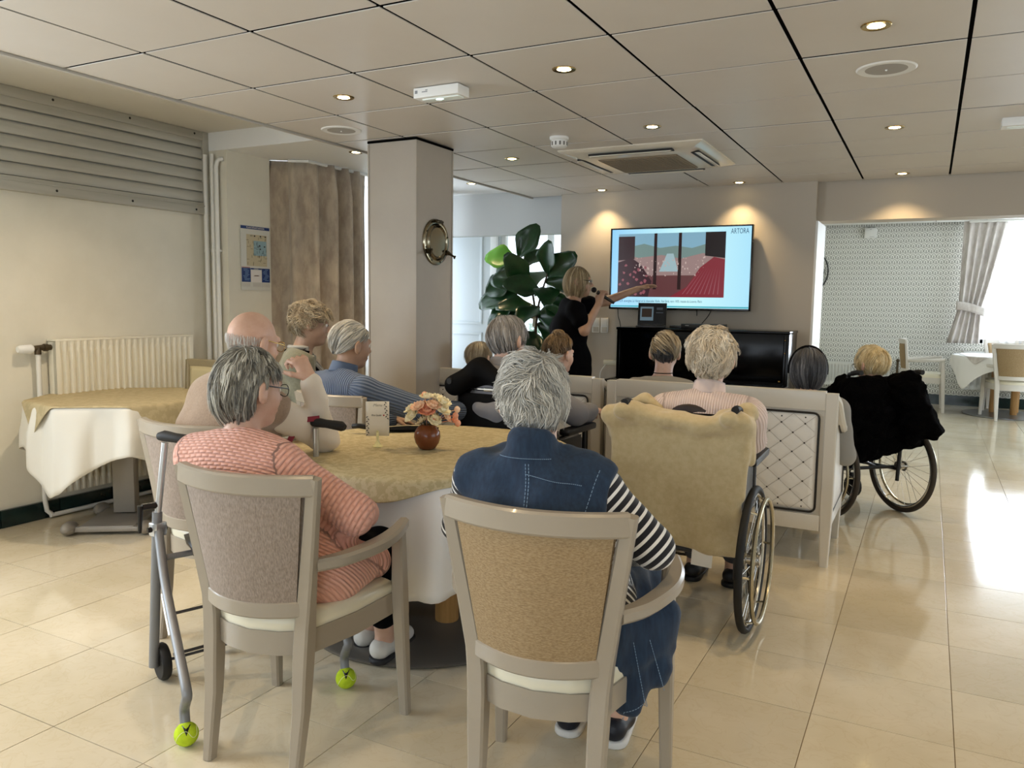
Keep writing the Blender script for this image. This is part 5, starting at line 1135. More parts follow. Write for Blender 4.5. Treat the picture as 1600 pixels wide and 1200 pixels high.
# ================================================================== smooth bodies from blended limbs
from mathutils.bvhtree import BVHTree
A3 = lambda v: np.array(v, dtype=np.float64)
def cap_(a, b, ra, rb=None, k=None): return ('c', A3(a), A3(b), ra, ra if rb is None else rb, k)
def ell(c, r, R=None, k=None): return ('e', A3(c), A3(r), np.eye(3) if R is None else R, k)
def rbox(c, h, R=None, rd=0.01, k=None): return ('b', A3(c), A3(h), np.eye(3) if R is None else R, rd, k)
def minus(p): return ('-',) + p
def plane(p, n): return ('p', A3(p), A3(n))
def _dist(p, X, Y, Z):
    if p[0] == 'c':
        a, b, ra, rb = p[1:5]; d = b - a; L2 = d @ d + 1e-12
        t = np.clip(((X - a[0]) * d[0] + (Y - a[1]) * d[1] + (Z - a[2]) * d[2]) / L2, 0, 1)
        return np.sqrt((X - a[0] - t * d[0]) ** 2 + (Y - a[1] - t * d[1]) ** 2 + (Z - a[2] - t * d[2]) ** 2) - (ra + (rb - ra) * t)
    c, h, R = p[1], p[2], p[3]
    dx, dy, dz = X - c[0], Y - c[1], Z - c[2]
    u = [dx * R[0, i] + dy * R[1, i] + dz * R[2, i] for i in range(3)]
    if p[0] == 'e':
        k0 = np.sqrt(sum((u[i] / h[i]) ** 2 for i in range(3))); k1 = np.sqrt(sum((u[i] / h[i] ** 2) ** 2 for i in range(3))) + 1e-9
        return k0 * (k0 - 1) / k1
    rd = p[4]; q = [np.abs(u[i]) - h[i] + rd for i in range(3)]
    return np.sqrt(sum(np.maximum(x, 0) ** 2 for x in q)) + np.minimum(np.maximum(q[0], np.maximum(q[1], q[2])), 0) - rd
def _bounds(p):
    if p[0] == 'c': r = max(p[3], p[4]); return np.minimum(p[1], p[2]) - r, np.maximum(p[1], p[2]) + r
    e = np.abs(p[3]) @ p[2]; return p[1] - e, p[1] + e
def sdf_mesh(prims, vox=0.008, k=0.03, wrinkle=0.0, wfreq=28.0, seed=0):
    add = [p for p in prims if p[0] in 'ceb']; bl = [_bounds(p) for p in add]
    lo = np.min([b[0] for b in bl], 0) - 3 * vox - 0.012; hi = np.max([b[1] for b in bl], 0) + 3 * vox + 0.012
    n = np.ceil((hi - lo) / vox).astype(int) + 1
    ax = [(lo[i] + vox * np.arange(n[i])).astype(np.float32) for i in range(3)]
    F = np.full(n, 0.3, np.float32)
    for p in prims:
        if p[0] == 'p':
            d = (ax[0][:, None, None] - p[1][0]) * p[2][0] + (ax[1][None, :, None] - p[1][1]) * p[2][1] + (ax[2][None, None, :] - p[1][2]) * p[2][2]
            F = np.maximum(F, d.astype(np.float32)); continue
        neg = p[0] == '-'; q = p[1:] if neg else p; kk = q[-1] if q[-1] is not None else k; b0, b1 = _bounds(q); m = kk + 2.5 * vox
        i0 = np.maximum(((b0 - m - lo) / vox).astype(int), 0); i1 = np.minimum(((b1 + m - lo) / vox).astype(int) + 2, n)
        sl = tuple(slice(i0[i], i1[i]) for i in range(3))
        d = _dist(q, ax[0][sl[0]][:, None, None], ax[1][sl[1]][None, :, None], ax[2][sl[2]][None, None, :]).astype(np.float32)
        f = F[sl]
        if neg:
            h = np.maximum(kk - np.abs(f + d), 0) / kk; F[sl] = np.maximum(f, -d) + h * h * kk / 4
        else:
            h = np.maximum(kk - np.abs(f - d), 0) / kk; F[sl] = np.minimum(f, d) - h * h * kk / 4
    if wrinkle:
        r = np.random.default_rng(seed + 99); X, Y, Z = ax[0][:, None, None], ax[1][None, :, None], ax[2][None, None, :]
        for i in range(6):
            v = r.normal(size=3); v /= np.linalg.norm(v); fr = wfreq * r.uniform(0.6, 1.5)
            w2 = r.normal(size=3); w2 *= fr * 0.4
            F += (wrinkle * 0.45 * np.sin(fr * (v[0] * X + v[1] * Y + v[2] * Z) + 1.3 * np.sin(w2[0] * X + w2[1] * Y + w2[2] * Z) + i)).astype(np.float32)
    s = F < 0
    nx, ny, nz = F.shape
    cnt = np.zeros((nx - 1, ny - 1, nz - 1), np.int8)
    for i in (0, 1):
        for j in (0, 1):
            for l in (0, 1): cnt += s[i:nx - 1 + i, j:ny - 1 + j, l:nz - 1 + l]
    idx = np.argwhere((cnt > 0) & (cnt < 8)); ids = np.full(cnt.shape, -1, np.int32); ids[tuple(idx.T)] = np.arange(len(idx))
    off = np.array([(i, j, l) for i in (0, 1) for j in (0, 1) for l in (0, 1)])
    V = np.stack([F[idx[:, 0] + o[0], idx[:, 1] + o[1], idx[:, 2] + o[2]] for o in off], 1)
    acc = np.zeros((len(idx), 3)); num = np.zeros(len(idx))
    for a in range(8):
        for b in range(a + 1, 8):
            if np.abs(off[a] - off[b]).sum() != 1: continue
            va, vb = V[:, a], V[:, b]; m = (va < 0) != (vb < 0); t = np.where(m, va / np.where(m, va - vb, 1), 0)
            acc += m[:, None] * (off[a] + t[:, None] * (off[b] - off[a])); num += m
    verts = lo + vox * (idx + acc / num[:, None])
    faces = []
    for axn in range(3):
        sh = [slice(None)] * 3; a = [slice(None)] * 3; b = [slice(None)] * 3
        a[axn] = slice(0, -1); b[axn] = slice(1, None); s0, s1 = s[tuple(a)], s[tuple(b)]
        e = np.argwhere(s0 != s1); o1, o2 = [(1, 2), (2, 0), (0, 1)][axn]
        ok = (e[:, o1] > 0) & (e[:, o2] > 0) & (e[:, o1] < F.shape[o1] - 1) & (e[:, o2] < F.shape[o2] - 1); e = e[ok]
        def cid(d1, d2):
            c = e.copy(); c[:, o1] -= d1; c[:, o2] -= d2; return ids[c[:, 0], c[:, 1], c[:, 2]]
        q = np.stack([cid(1, 1), cid(0, 1), cid(0, 0), cid(1, 0)], 1)
        ins = s0[tuple(e.T)]; q[~ins] = q[~ins][:, ::-1]; faces.append(q)
    faces = np.concatenate(faces); return verts, faces[(faces >= 0).all(1)]
def limb_coords(verts, bones):
    """for every vertex: length along and arc distance around the nearest bone of a list of chains"""
    best = np.full(len(verts), 1e9); al = np.zeros(len(verts)); ar = np.zeros(len(verts)); wh = np.zeros(len(verts))
    for ci, (chain, rad) in enumerate(bones):
        acc = 0.0
        for a, b in zip(chain, chain[1:]):
            a, b = A3(a), A3(b); d = b - a; L = np.linalg.norm(d); d = d / L; rel = verts - a; t = np.clip(rel @ d, 0, L); pr = rel - t[:, None] * d
            dist = np.linalg.norm(pr, axis=1) - rad; ref = np.cross(d, (0.3, 0.2, 0.93)); ref /= np.linalg.norm(ref); ref2 = np.cross(d, ref)
            ang = np.arctan2(pr @ ref2, pr @ ref); m = dist < best; tt = rel @ d
            best[m] = dist[m]; al[m] = acc + tt[m]; ar[m] = ang[m] * rad; wh[m] = ci; acc += L
    return al, ar, wh
def to_obj(name, vf, root, m, attrs=None):
    v, f = vf; v = v - np.array(root.location); return link(name, np_mesh(name, v, f, True, attrs), m, root)
# ------------------------------------------------------------------ materials with the cloth's own coordinates
def attr_mat(name, c1, c2, attr='around', period=0.012, duty=0.5, soft=False, rough=0.85, bump=0.6, bdist=0.003, sheen=0.15, noise=None):
    m = mat(name, c1, rough, sheen=sheen); N, L, B = nodes(m)
    a = N.new('ShaderNodeAttribute'); a.attribute_name = attr
    d = N.new('ShaderNodeMath'); d.operation = 'DIVIDE'; d.inputs[1].default_value = period; L.new(a.outputs['Fac'], d.inputs[0])
    if soft:
        s_ = N.new('ShaderNodeMath'); s_.operation = 'MULTIPLY'; s_.inputs[1].default_value = 2 * pi; L.new(d.outputs[0], s_.inputs[0])
        s2 = N.new('ShaderNodeMath'); s2.operation = 'SINE'; L.new(s_.outputs[0], s2.inputs[0]); s3 = N.new('ShaderNodeMath'); s3.operation = 'MULTIPLY_ADD'; s3.inputs[1].default_value = 0.5; s3.inputs[2].default_value = 0.5; L.new(s2.outputs[0], s3.inputs[0]); fac = s3.outputs[0]
    else:
        fr = N.new('ShaderNodeMath'); fr.operation = 'FRACT'; L.new(d.outputs[0], fr.inputs[0]); lt = N.new('ShaderNodeMath'); lt.operation = 'LESS_THAN'; lt.inputs[1].default_value = duty; L.new(fr.outputs[0], lt.inputs[0]); fac = lt.outputs[0]
    mx = N.new('ShaderNodeMix'); mx.data_type = 'RGBA'; L.new(fac, mx.inputs[0]); mx.inputs[6].default_value = hexc(c2); mx.inputs[7].default_value = hexc(c1); L.new(mx.outputs[2], B.inputs['Base Color'])
    if bump:
        bp = N.new('ShaderNodeBump'); bp.inputs['Strength'].default_value = bump; bp.inputs['Distance'].default_value = bdist; L.new(fac, bp.inputs['Height']); L.new(bp.outputs[0], B.inputs['Normal'])
    return m
def knit_mat(name, c1, c2, pu=0.022, pv=0.0085):
    """staggered little pleats across the body"""
    m = mat(name, c1, 0.8, sheen=0.2); N, L, B = nodes(m)
    def at(n): a = N.new('ShaderNodeAttribute'); a.attribute_name = n; return a.outputs['Fac']
    def mt(op, a, b=None):
        n = N.new('ShaderNodeMath'); n.operation = op
        for i, v in enumerate((a, b)):
            if v is None: continue
            if isinstance(v, (int, float)): n.inputs[i].default_value = v
            else: L.new(v, n.inputs[i])
        return n.outputs[0]
    v = mt('DIVIDE', at('along'), pv); vf = mt('FRACT', v); par = mt('MULTIPLY', mt('MODULO', mt('FLOOR', v), 2.0), 0.5)
    u = mt('ADD', mt('DIVIDE', at('around'), pu), par); uf = mt('ABSOLUTE', mt('SUBTRACT', mt('FRACT', u), 0.5))
    g = mt('MULTIPLY', mt('SINE', mt('MULTIPLY', vf, pi)), mt('SUBTRACT', 1.0, mt('MULTIPLY', mt('POWER', mt('MULTIPLY', uf, 2.0), 2.0), 0.75)))
    mx = N.new('ShaderNodeMix'); mx.data_type = 'RGBA'; L.new(g, mx.inputs[0]); mx.inputs[6].default_value = hexc(c2); mx.inputs[7].default_value = hexc(c1); L.new(mx.outputs[2], B.inputs['Base Color'])
    bp = N.new('ShaderNodeBump'); bp.inputs['Strength'].default_value = 0.9; bp.inputs['Distance'].default_value = 0.006; L.new(g, bp.inputs['Height']); L.new(bp.outputs[0], B.inputs['Normal']); return m
def hair_mat(name, c1, c2, c3, rough=0.45):
    m = mat(name, c1, rough, spec=0.4); N, L, B = nodes(m); a = N.new('ShaderNodeAttribute'); a.attribute_name = 'tone'
    r = N.new('ShaderNodeValToRGB'); e = r.color_ramp.elements; e[0].color = hexc(c1); e[0].position = 0.1; e[1].color = hexc(c3); e[1].position = 0.95; x = e.new(0.5); x.color = hexc(c2)
    L.new(a.outputs['Fac'], r.inputs[0]); L.new(r.outputs[0], B.inputs['Base Color']); B.inputs['Anisotropic'].default_value = 0.3; return m
skins = {k: mat('skin_' + k, c, 0.5, sss=0.03, col2=c2, nscale=18, bump=0.08, bscale=160, bdist=0.001) for k, (c, c2) in dict(
    fair=('#d3ae99', '#caa08a'), ruddy=('#d9b29b', '#cfa38a'), tan=('#b9957d', '#ae8a72'), pale=('#d8b8a6', '#cfaa97')).items()}
eye_w = mat('eye_white', '#e8e4dd', 0.2); eye_i = mat('eye_iris', '#3c4a52', 0.15); lipm = mat('lip', '#a9605a', 0.45)
# ------------------------------------------------------------------ hair
def hair(root, Rm, hc, st, m, name='hair', seed=1):
    r = np.random.default_rng(seed); rad = A3(st['r']); cen = A3(st.get('c', (0, -0.012, 0.022)))
    nape, side, back_s, front, ftop = st.get('low', (-0.85, -0.15, -0.55, 0.35, 0.62))
    def lowz(ny): return np.interp(ny, [-1, -0.55, -0.1, 0.25, 0.6, 1.0], [nape, back_s, side, side + 0.1, front, ftop])
    def mask(n): return (n[:, 2] > lowz(n[:, 1])) & (n[:, 2] < st.get('high', 2))
    N = st.get('n', 1600); pts = r.normal(size=(N * 4, 3)); pts /= np.linalg.norm(pts, axis=1)[:, None]; pts = pts[mask(pts)][:N]; N = len(pts)
    crown = A3(st.get('crown', (0, -0.35, 0.93))); crown /= np.linalg.norm(crown); comb = A3(st.get('comb', (0, 0, 0))); grav = st.get('grav', 0.5); curl = st.get('curl', 0.2); wave = st.get('wave', 0.0); freq = st.get('freq', 5.0)
    M_ = st.get('seg', 7); L_ = st.get('len', 0.09) * r.uniform(0.65, 1.15, N); vol = st.get('vol', 0.10)
    L_ = L_ * np.interp(pts[:, 1], [-.35, .0, .6, 1], [1, st.get('side_cut', 1), st.get('side_cut', .85) * 1.15, .8]); ph = r.uniform(0, 6.28, N); n = pts.copy(); fv = r.normal(size=(4, 3)) * freq; fp = r.uniform(0, 6.28, 4); gv = r.normal(size=(3, 3)) * 9
    clump = sum(np.sin(pts @ gv[i] + i) for i in range(3)) / 3
    h = vol * (0.35 + 0.65 * r.random(N)) * (1 + 0.35 * clump); P = []
    for k in range(M_ + 1):
        t = k / M_; rho = 1 + h * min(1, 0.25 + t * 2.2) + st.get('flick', 0.0) * t * t * r.uniform(0.2, 1, N) * (0.3 + 0.7 * (n[:, 2] > 0))
        P.append(cen + rad * n * rho[:, None])
        c = n @ crown; T = -(crown[None] - c[:, None] * n); T /= np.linalg.norm(T, axis=1)[:, None] + 1e-6
        T = T * st.get('flow', 1.0) + comb + np.array([0, 0, -grav]) * (0.4 + 0.6 * (1 - n[:, 2:3]) / 2 * 2)
        cu = np.stack([np.sin(n @ fv[i] * 1.0 + fp[i] + 1.5 * t) for i in range(3)], 1); T = T + curl * cu
        T -= np.sum(T * n, 1)[:, None] * n; T /= np.linalg.norm(T, axis=1)[:, None] + 1e-6
        if wave: sd = np.cross(n, T); T = T + sd * (wave * np.cos(ph + clump * 2 + t * st.get('wfreq', 9.0)))[:, None]; T /= np.linalg.norm(T, axis=1)[:, None]
        n = n + T * (L_ / M_ / rad.mean())[:, None]; n /= np.linalg.norm(n, axis=1)[:, None]
    P = np.stack(P, 1); K = max(8, N // st.get('lock', 11)); ld = r.choice(N, K, replace=False); lead = ld[np.argmax(pts @ pts[ld].T, axis=1)]
    tl = np.linspace(0, 1, M_ + 1)[None, :, None]; P = P + (P[lead] - P) * (st.get('clump', .6) * tl ** .8)
    rag = r.normal(size=K) * st.get('rag', .05); rmap = np.zeros(N); rmap[ld] = rag; rg = rmap[lead] + r.normal(size=N) * st.get('fly', .012); P = P + ((P - cen) * (np.maximum(rg, -.03)[:, None, None] * tl ** 1.5))
    w = st.get('w', 0.0022) * r.uniform(0.6, 1.25, N)
    tan = np.gradient(P, axis=1); tan /= np.linalg.norm(tan, axis=2)[..., None] + 1e-9; out = (P - cen) / rad; out /= np.linalg.norm(out, axis=2)[..., None]
    sd = np.cross(tan, out); sd /= np.linalg.norm(sd, axis=2)[..., None] + 1e-9; up = np.cross(sd, tan)
    tt = np.linspace(0, 1, M_ + 1); ww = w[:, None] * (1 - 0.75 * tt ** 2)[None] * np.minimum(1, 0.5 + tt * 4)[None]
    ring = [P + ww[..., None] * (sd * a + up * b) for a, b in ((1, -0.2), (-1, -0.2), (0, 0.55))]
    Vt = np.stack(ring, 2); base = (np.arange(N) * (M_ + 1) * 3)[:, None, None] + (np.arange(M_) * 3)[None, :, None]
    k = np.arange(3)[None, None]; k2 = (k + 1) % 3
    Fc = np.stack([base + k, base + k2, base + 3 + k2, base + 3 + k], -1).reshape(-1, 4); Vt = Vt.reshape(-1, 3)
    ctv = np.zeros(N); ctv[ld] = r.normal(size=K); tone = np.clip(0.5 + 0.12 * r.normal(size=N) + 0.17 * ctv[lead] + 0.16 * clump + 0.10 * (pts[:, 2] - 0.2), 0, 1); tone = np.repeat(tone, (M_ + 1) * 3)
    # under-cap so no scalp shows through
    nu, nv = 40, 30; th = np.linspace(0, 2 * pi, nu, endpoint=False); fi = np.linspace(0.001, pi - 0.001, nv); TH, FI = np.meshgrid(th, fi, indexing='ij')
    cn = np.stack([np.sin(FI) * np.cos(TH), np.sin(FI) * np.sin(TH), np.cos(FI)], -1).reshape(-1, 3); mk = mask(cn)
    cr = np.where(mk, 1 + 0.42 * vol * (1 + 0.2 * sum(np.sin(cn @ gv[i] + i) for i in range(3)) / 3), 0.86); cv = cen + rad * cn * cr[:, None]
    I = np.arange(nu)[:, None]; J = np.arange(nv - 1)[None]; cf = np.stack([I * nv + J, I * nv + J + 1, ((I + 1) % nu) * nv + J + 1, ((I + 1) % nu) * nv + J], -1).reshape(-1, 4); cf = cf[mk[cf].any(1)]
    if st.get('nocap'): cf = cf[:0]
    ctone = np.clip(0.30 + 0.12 * sum(np.sin(cn @ gv[i] + i) for i in range(3)) / 3, 0, 1)
    V_ = np.concatenate([cv, Vt]); F_ = np.concatenate([cf, Fc + len(cv)]); V_ = A3(hc) + V_ @ Rm.T
    return to_obj(name, (V_, F_), root, m, {'tone': np.concatenate([ctone, tone])})
def axes(az, pitch=0.0, roll=0.0):
    a = math.radians(az); R = np.array([[math.sin(a), math.cos(a), 0], [-math.cos(a), math.sin(a), 0], [0, 0, 1.0]])   # columns right, fwd, up
    p, q = math.radians(pitch), math.radians(roll)
    Rx = np.array([[1, 0, 0], [0, math.cos(p), math.sin(p)], [0, -math.sin(p), math.cos(p)]])       # pitch > 0 looks down
    Ry = np.array([[math.cos(q), 0, math.sin(q)], [0, 1, 0], [-math.sin(q), 0, math.cos(q)]])       # roll > 0 right ear down
    return R @ Rx @ Ry
def hand_prims(w, d, nrm, thumb, curl=0.35, spread=0.021, s=1.0):
    w, d, nrm = A3(w), A3(d), A3(nrm); d = d / np.linalg.norm(d); nrm = nrm - (nrm @ d) * d; nrm /= np.linalg.norm(nrm); sd = np.cross(d, nrm) * thumb; out = []
    for o in (-0.022, -0.007, 0.008, 0.022): out.append(cap_(w + sd * o * 0.6 * s, w + d * 0.085 * s + sd * o * s, 0.016 * s, 0.0135 * s, 0.012))
    for i, (o, L) in enumerate(((1.5, .068), (.5, .078), (-.5, .073), (-1.5, .056))):
        p = w + (d * 0.085 + sd * o * spread) * s; ang = 0.12; seg = L * s * 0.42
        for j in range(3):
            ang += curl * (0.8 + 0.35 * j); dd = d * math.cos(ang) + nrm * math.sin(ang) + sd * o * 0.05; q = p + dd / np.linalg.norm(dd) * seg
            out.append(cap_(p, q, (0.0092 - j * 0.0010) * s, (0.0085 - j * 0.0010) * s, 0.004)); p = q; seg *= 0.78
    p = w + (d * 0.022 + sd * 0.026) * s; dd = d * 0.62 + sd * 0.62 + nrm * 0.35
    for j in range(2):
        dd = dd / np.linalg.norm(dd); q = p + dd * (0.042 - 0.008 * j) * s; out.append(cap_(p, q, (0.0125 - .002 * j) * s, (0.0105 - .002 * j) * s, 0.008)); p = q; dd = dd + d * 0.4 + nrm * curl * 0.6
    return out
def person(label, hip, head, baz, haz, pitch=5, roll=0, shw=0.17, g=1.0, hs=1.0, R=None, L=None, legs=None, vox=0.009, skin='fair', standing=False,
           top=None, bottom=None, shoe='#2a2a2c', sole=None, hairs=(), glasses=None, hump=0.0, bare_shin=False, group='seated audience'):
    r = empty('person', (hip[0], hip[1], 0), 0, label, 'person', group)
    hip, head = A3(hip), A3(head); B = axes(baz); rt, fw, up = B[:, 0], B[:, 1], B[:, 2]; Hd = axes(haz, pitch, roll); hfw = Hd[:, 1]
    hl = lambda x, y, z: head + Hd @ (np.array([x, y, z]) * hs)
    nb = head - Hd[:, 2] * 0.135 * hs - fw * (0.035 + 0.02 * hump) - np.array([0, 0, 0.0]); sc = nb - up * 0.055 - fw * 0.01
    sp = sc - hip; ch = hip + sp * 0.62 - fw * (0.02 + 0.03 * hump)
    def torso(e):
        o = [ell(hip + up * 0.01, np.array([.165, .135, .12]) * g + e, B)]
        for s_ in (-1, 1):
            o += [cap_(hip + rt * s_ * .065 + up * .02, ch + rt * s_ * .075, .115 * g + e, .115 * g + e, .06), cap_(ch + rt * s_ * .075, sc + rt * s_ * .085 - up * .03, .115 * g + e, .062 + e, .06),
                  cap_(sc + rt * s_ * .05, sc + rt * s_ * shw - up * .028, .058 + e, .056 + e, .05)]
        o.append(cap_(ch - fw * .03, sc - up * .01 - fw * .01, .10 * g + e, .06 + e, .06)); return o
    J = {}
    for nm, s_, a in (('R', 1, R), ('L', -1, L)):
        sh = sc + rt * s_ * shw - up * .03; a = a or {}
        el_ = A3(a['elbow']) if 'elbow' in a else sh + rt * s_ * .055 - up * .25 + fw * .05
        wr = A3(a['wrist']) if 'wrist' in a else hip + fw * .30 + rt * s_ * .07 + up * .115
        dr = A3(a['dir']) if 'dir' in a else (fw * .8 - rt * s_ * .5 - up * .15); nn = A3(a['palm']) if 'palm' in a else (-up + rt * s_ * -.1)
        J[nm] = (sh, el_, wr, dr, nn, s_, a.get('curl', 0.4))
    LG = []
    for s_ in (-1, 1):
        hj = hip + rt * s_ * .088
        if standing: kn = hip + rt * s_ * .085 + fw * .02; kn[2] = .47; an = kn + fw * -.03 + rt * s_ * .02; an[2] = .085
        else:
            kn = hip + fw * .42 + rt * s_ * .095; kn[2] = hip[2] - .045; an = kn + fw * .0; an[2] = .085
        if legs and ('R' if s_ > 0 else 'L') in legs:
            kk, aa = legs['R' if s_ > 0 else 'L']; kn, an = A3(kk), A3(aa)
        LG.append((hj, kn, an, s_))
    # ---- the body itself
    P = torso(-0.012)
    P += [cap_(nb - up * .03, head - Hd[:, 2] * .05 * hs - hfw * .012, .056, .052, .03)]
    for nm in 'RL':
        sh, el_, wr, dr, nn, s_, cu = J[nm]; P += [cap_(sh, el_, .046, .037, .03), cap_(el_, wr, .038, .025, .02)] + hand_prims(wr, dr, nn, s_ * 1.0, cu)
    for hj, kn, an, s_ in LG: P += [cap_(hj, kn, .078, .055, .04), cap_(kn, an, .052, .036, .03), cap_(an - fw * .03 - up * .035, an + fw * .15 - up * .055, .03, .026, .03)]
    P += [ell(hl(0, -.012, .025), np.array([.073, .092, .085]) * hs, Hd, .02), ell(hl(0, .030, -.030), np.array([.057, .060, .082]) * hs, Hd, .03), ell(hl(0, .060, -.090), np.array([.030, .028, .024]) * hs, Hd, .03),
          ell(hl(.036, .055, -.03), np.array([.026, .024, .032]) * hs, Hd, .02), ell(hl(-.036, .055, -.03), np.array([.026, .024, .032]) * hs, Hd, .02), cap_(hl(-.034, .080, .024), hl(.034, .080, .024), .012 * hs, None, .015),
          minus(ell(hl(.031, .100, .004), np.array([.017, .017, .012]) * hs, Hd, .010)), minus(ell(hl(-.031, .100, .004), np.array([.017, .017, .012]) * hs, Hd, .010)),
          cap_(hl(0, .086, .010), hl(0, .111, -.026), .008 * hs, .0115 * hs, .012), ell(hl(.010, .098, -.032), np.array([.009, .012, .008]) * hs, Hd, .008), ell(hl(-.010, .098, -.032), np.array([.009, .012, .008]) * hs, Hd, .008),
          cap_(hl(-.018, .086, -.062), hl(.018, .086, -.062), .009 * hs, None, .010)]
    for s_ in (-1, 1):
        E = Hd @ np.array([[math.cos(.3), -s_ * math.sin(.3), 0], [s_ * math.sin(.3), math.cos(.3), 0], [0, 0, 1]])
        P += [ell(hl(s_ * .084, -.016, -.006), np.array([.010, .022, .034]) * hs, E, .008), ell(hl(s_ * .078, -.006, -.030), np.array([.008, .009, .012]) * hs, E, .008), minus(ell(hl(s_ * .094, -.010, -.002), np.array([.006, .010, .017]) * hs, E, .005))]
    vf = sdf_mesh(P, vox, .03); body = to_obj('body', vf, r, skins[skin])
    lo = r.location
    for s_ in (-1, 1):
        c = hl(s_ * .031, .077, .004) - np.array(lo); q = mb(); q.ball(c, .0125 * hs, 12, 8); ey = q.build('eye', eye_w, r)
        c2 = c + hfw * .0095 * hs; q = mb(); q.ball(c2, .006 * hs, 10, 6); q.build('iris', eye_i, ey)
    q = mb(); q.tube([Vector(hl(x, .0945 - abs(x) * .25, -.062) - np.array(lo)) for x in (-.022, -.011, 0, .011, .022)], [.003, .0055, .006, .0055, .003], 8); q.build('lips', lipm, r)
    # ---- clothes
    bones = [([hip, ch, sc], .15)] + [([J[n_][0], J[n_][1], J[n_][2]], .05) for n_ in 'RL']
    def cl(name, prims, m, vx=vox, k=.03, wr=.004, wf=26.0, seed=1, parent=None):
        v, f = sdf_mesh(prims, vx, k, wr, wf, seed); al, ar, wh = limb_coords(v, bones); tm = wh == 0; rel = v - hip; al[tm] = (rel @ (up + fw * .9))[tm]; ar[tm] = (rel @ rt)[tm]; return to_obj(name, (v, f), r, m, {'along': al, 'around': ar})
    r_info = dict(root=r, hip=hip, head=head, ch=ch, sc=sc, nb=nb, rt=rt, fw=fw, up=up, J=J, hl=hl, Hd=Hd, cl=cl, torso=torso, LG=LG)
    if top:
        e = top.get('e', .010); TP = torso(e); sl = top.get('sleeve', 'long'); nk = top.get('neck', .0)
        if nk is not None: TP.append(plane(nb + up * nk, (up * .9 + fw * .42)))
        for nm in 'RL':
            sh, el_, wr, dr, nn, s_, cu = J[nm]
            if sl in ('long', 'half', 'short'): TP.append(cap_(sh, el_ if sl != 'short' else sh + (el_ - sh) * .55, .056 + e, (.047 if sl != 'short' else .056) + e, .03))
            if sl == 'long': TP.append(cap_(el_, el_ + (wr - el_) * .93, .046 + e, .033 + e, .02))
        if top.get('skirt'):
            for hj, kn, an, s_ in LG: TP.append(cap_(hj, kn, .095, .075, .06))
        if top.get('hem'): TP += [cap_(hip + rt * .1 - up * .03 + fw * .02, hip - rt * .1 - up * .03 + fw * .02, .125 * g + e, None, .05)]
        TP += top.get('extra', [])
        o = cl('top', TP, top['m'], wr=top.get('wr', .0045), wf=top.get('wf', 26), seed=top.get('seed', 1)); o.name = top.get('name', 'jumper')
        if top.get('label'): o['label'] = top['label']
        if top.get('collar'):
            cr, chh = top['collar']; q = mb(); n_ = 26; cc = nb + up * .012 + fw * .005; tilt = axes(baz, 16) 
            def cf(u, v):
                a = 2 * pi * u; p = cc + tilt @ np.array([(cr + .006 * math.sin(3 * a)) * math.cos(a) * (1 - .12 * v), (cr + .004) * math.sin(a) * (1 - .12 * v), (v - .4) * chh]); return Vector(p - np.array(lo))
            q.grid(n_, 6, cf, closed_u=True); solid(q.build('collar', top.get('cm', top['m']), r, ang=180), .007)
    if bottom:
        BP = [ell(hip, np.array([.172, .142, .125]) * g, B)]
        for hj, kn, an, s_ in LG: BP += [cap_(hj, kn, .095, .070, .05), cap_(kn, kn + (an - kn) * bottom.get('l', .86), .068, .055, .03)]
        o = cl('trousers', BP, bottom['m'], vx=max(vox, .009)); o.name = bottom.get('name', 'trousers')
    shm_ = mat('shoe_' + shoe[1:], shoe, 0.5); slm = mat('sole_' + (sole or '#1b1b1c')[1:], sole or '#1b1b1c', 0.6)
    for hj, kn, an, s_ in LG:
        f0 = an * 1.0; f0[2] = 0; base = an[2] - .085
        prs = [cap_(f0 + fw * -.035 + up * (.052 + base), f0 + fw * .06 + up * (.05 + base), .040, .042, .03), cap_(f0 + fw * .06 + up * (.045 + base), f0 + fw * .165 + up * (.036 + base), .042, .032, .03), plane(f0 + up * (.016 + base), -up), plane(f0 + up * (.088 + base), up)]
        o = to_obj('shoe', sdf_mesh(prs, .007, .02), r, shm_)
        prs = [rbox(f0 + fw * .065 + up * (.011 + base), (.041, .145, .011), B, .011)]; prs = [cap_(f0 + fw * -.03 + up * (.012 + base), f0 + fw * .165 + up * (.012 + base), .045, .040), plane(f0 + up * (.024 + base), up), plane(f0 + up * (.0 + base), -up)]
        s2 = to_obj('sole', sdf_mesh(prs, .006, .01), r, slm); s2.parent = o
    for i, (st, hm) in enumerate(hairs): hair(r, Hd, head, {**st, 'r': tuple(x * hs for x in st['r']), 'c': tuple(x * hs for x in st.get('c', (0, -.012, .022)))}, hm, name=st.get('name', 'hair'), seed=len(label) * 7 + i)
    if glasses:
        gm, lens_c = glasses; q = mb(); gl = lambda x, y, z: Vector(hl(x, y, z) - np.array(lo))
        for s_ in (-1, 1):
            q.tube([gl(s_ * .034 + .024 * math.cos(a), .105 - .006 * abs(math.cos(a)), .0 + .019 * math.sin(a)) for a in [2 * pi * k / 20 for k in range(20)]], .0015, 6, closed=True)
            q.tube([gl(s_ * .058, .099, .004), gl(s_ * .073, .085, .008), gl(s_ * .080, .03, .012), gl(s_ * .083, -.010, .016), gl(s_ * .084, -.026, .006), gl(s_ * .083, -.034, -.010)], .0022, 6)
        q.tube([gl(-.011, .106, .004), gl(0, .108, .008), gl(.011, .106, .004)], .0015, 6); go = q.build('glasses', gm, r)
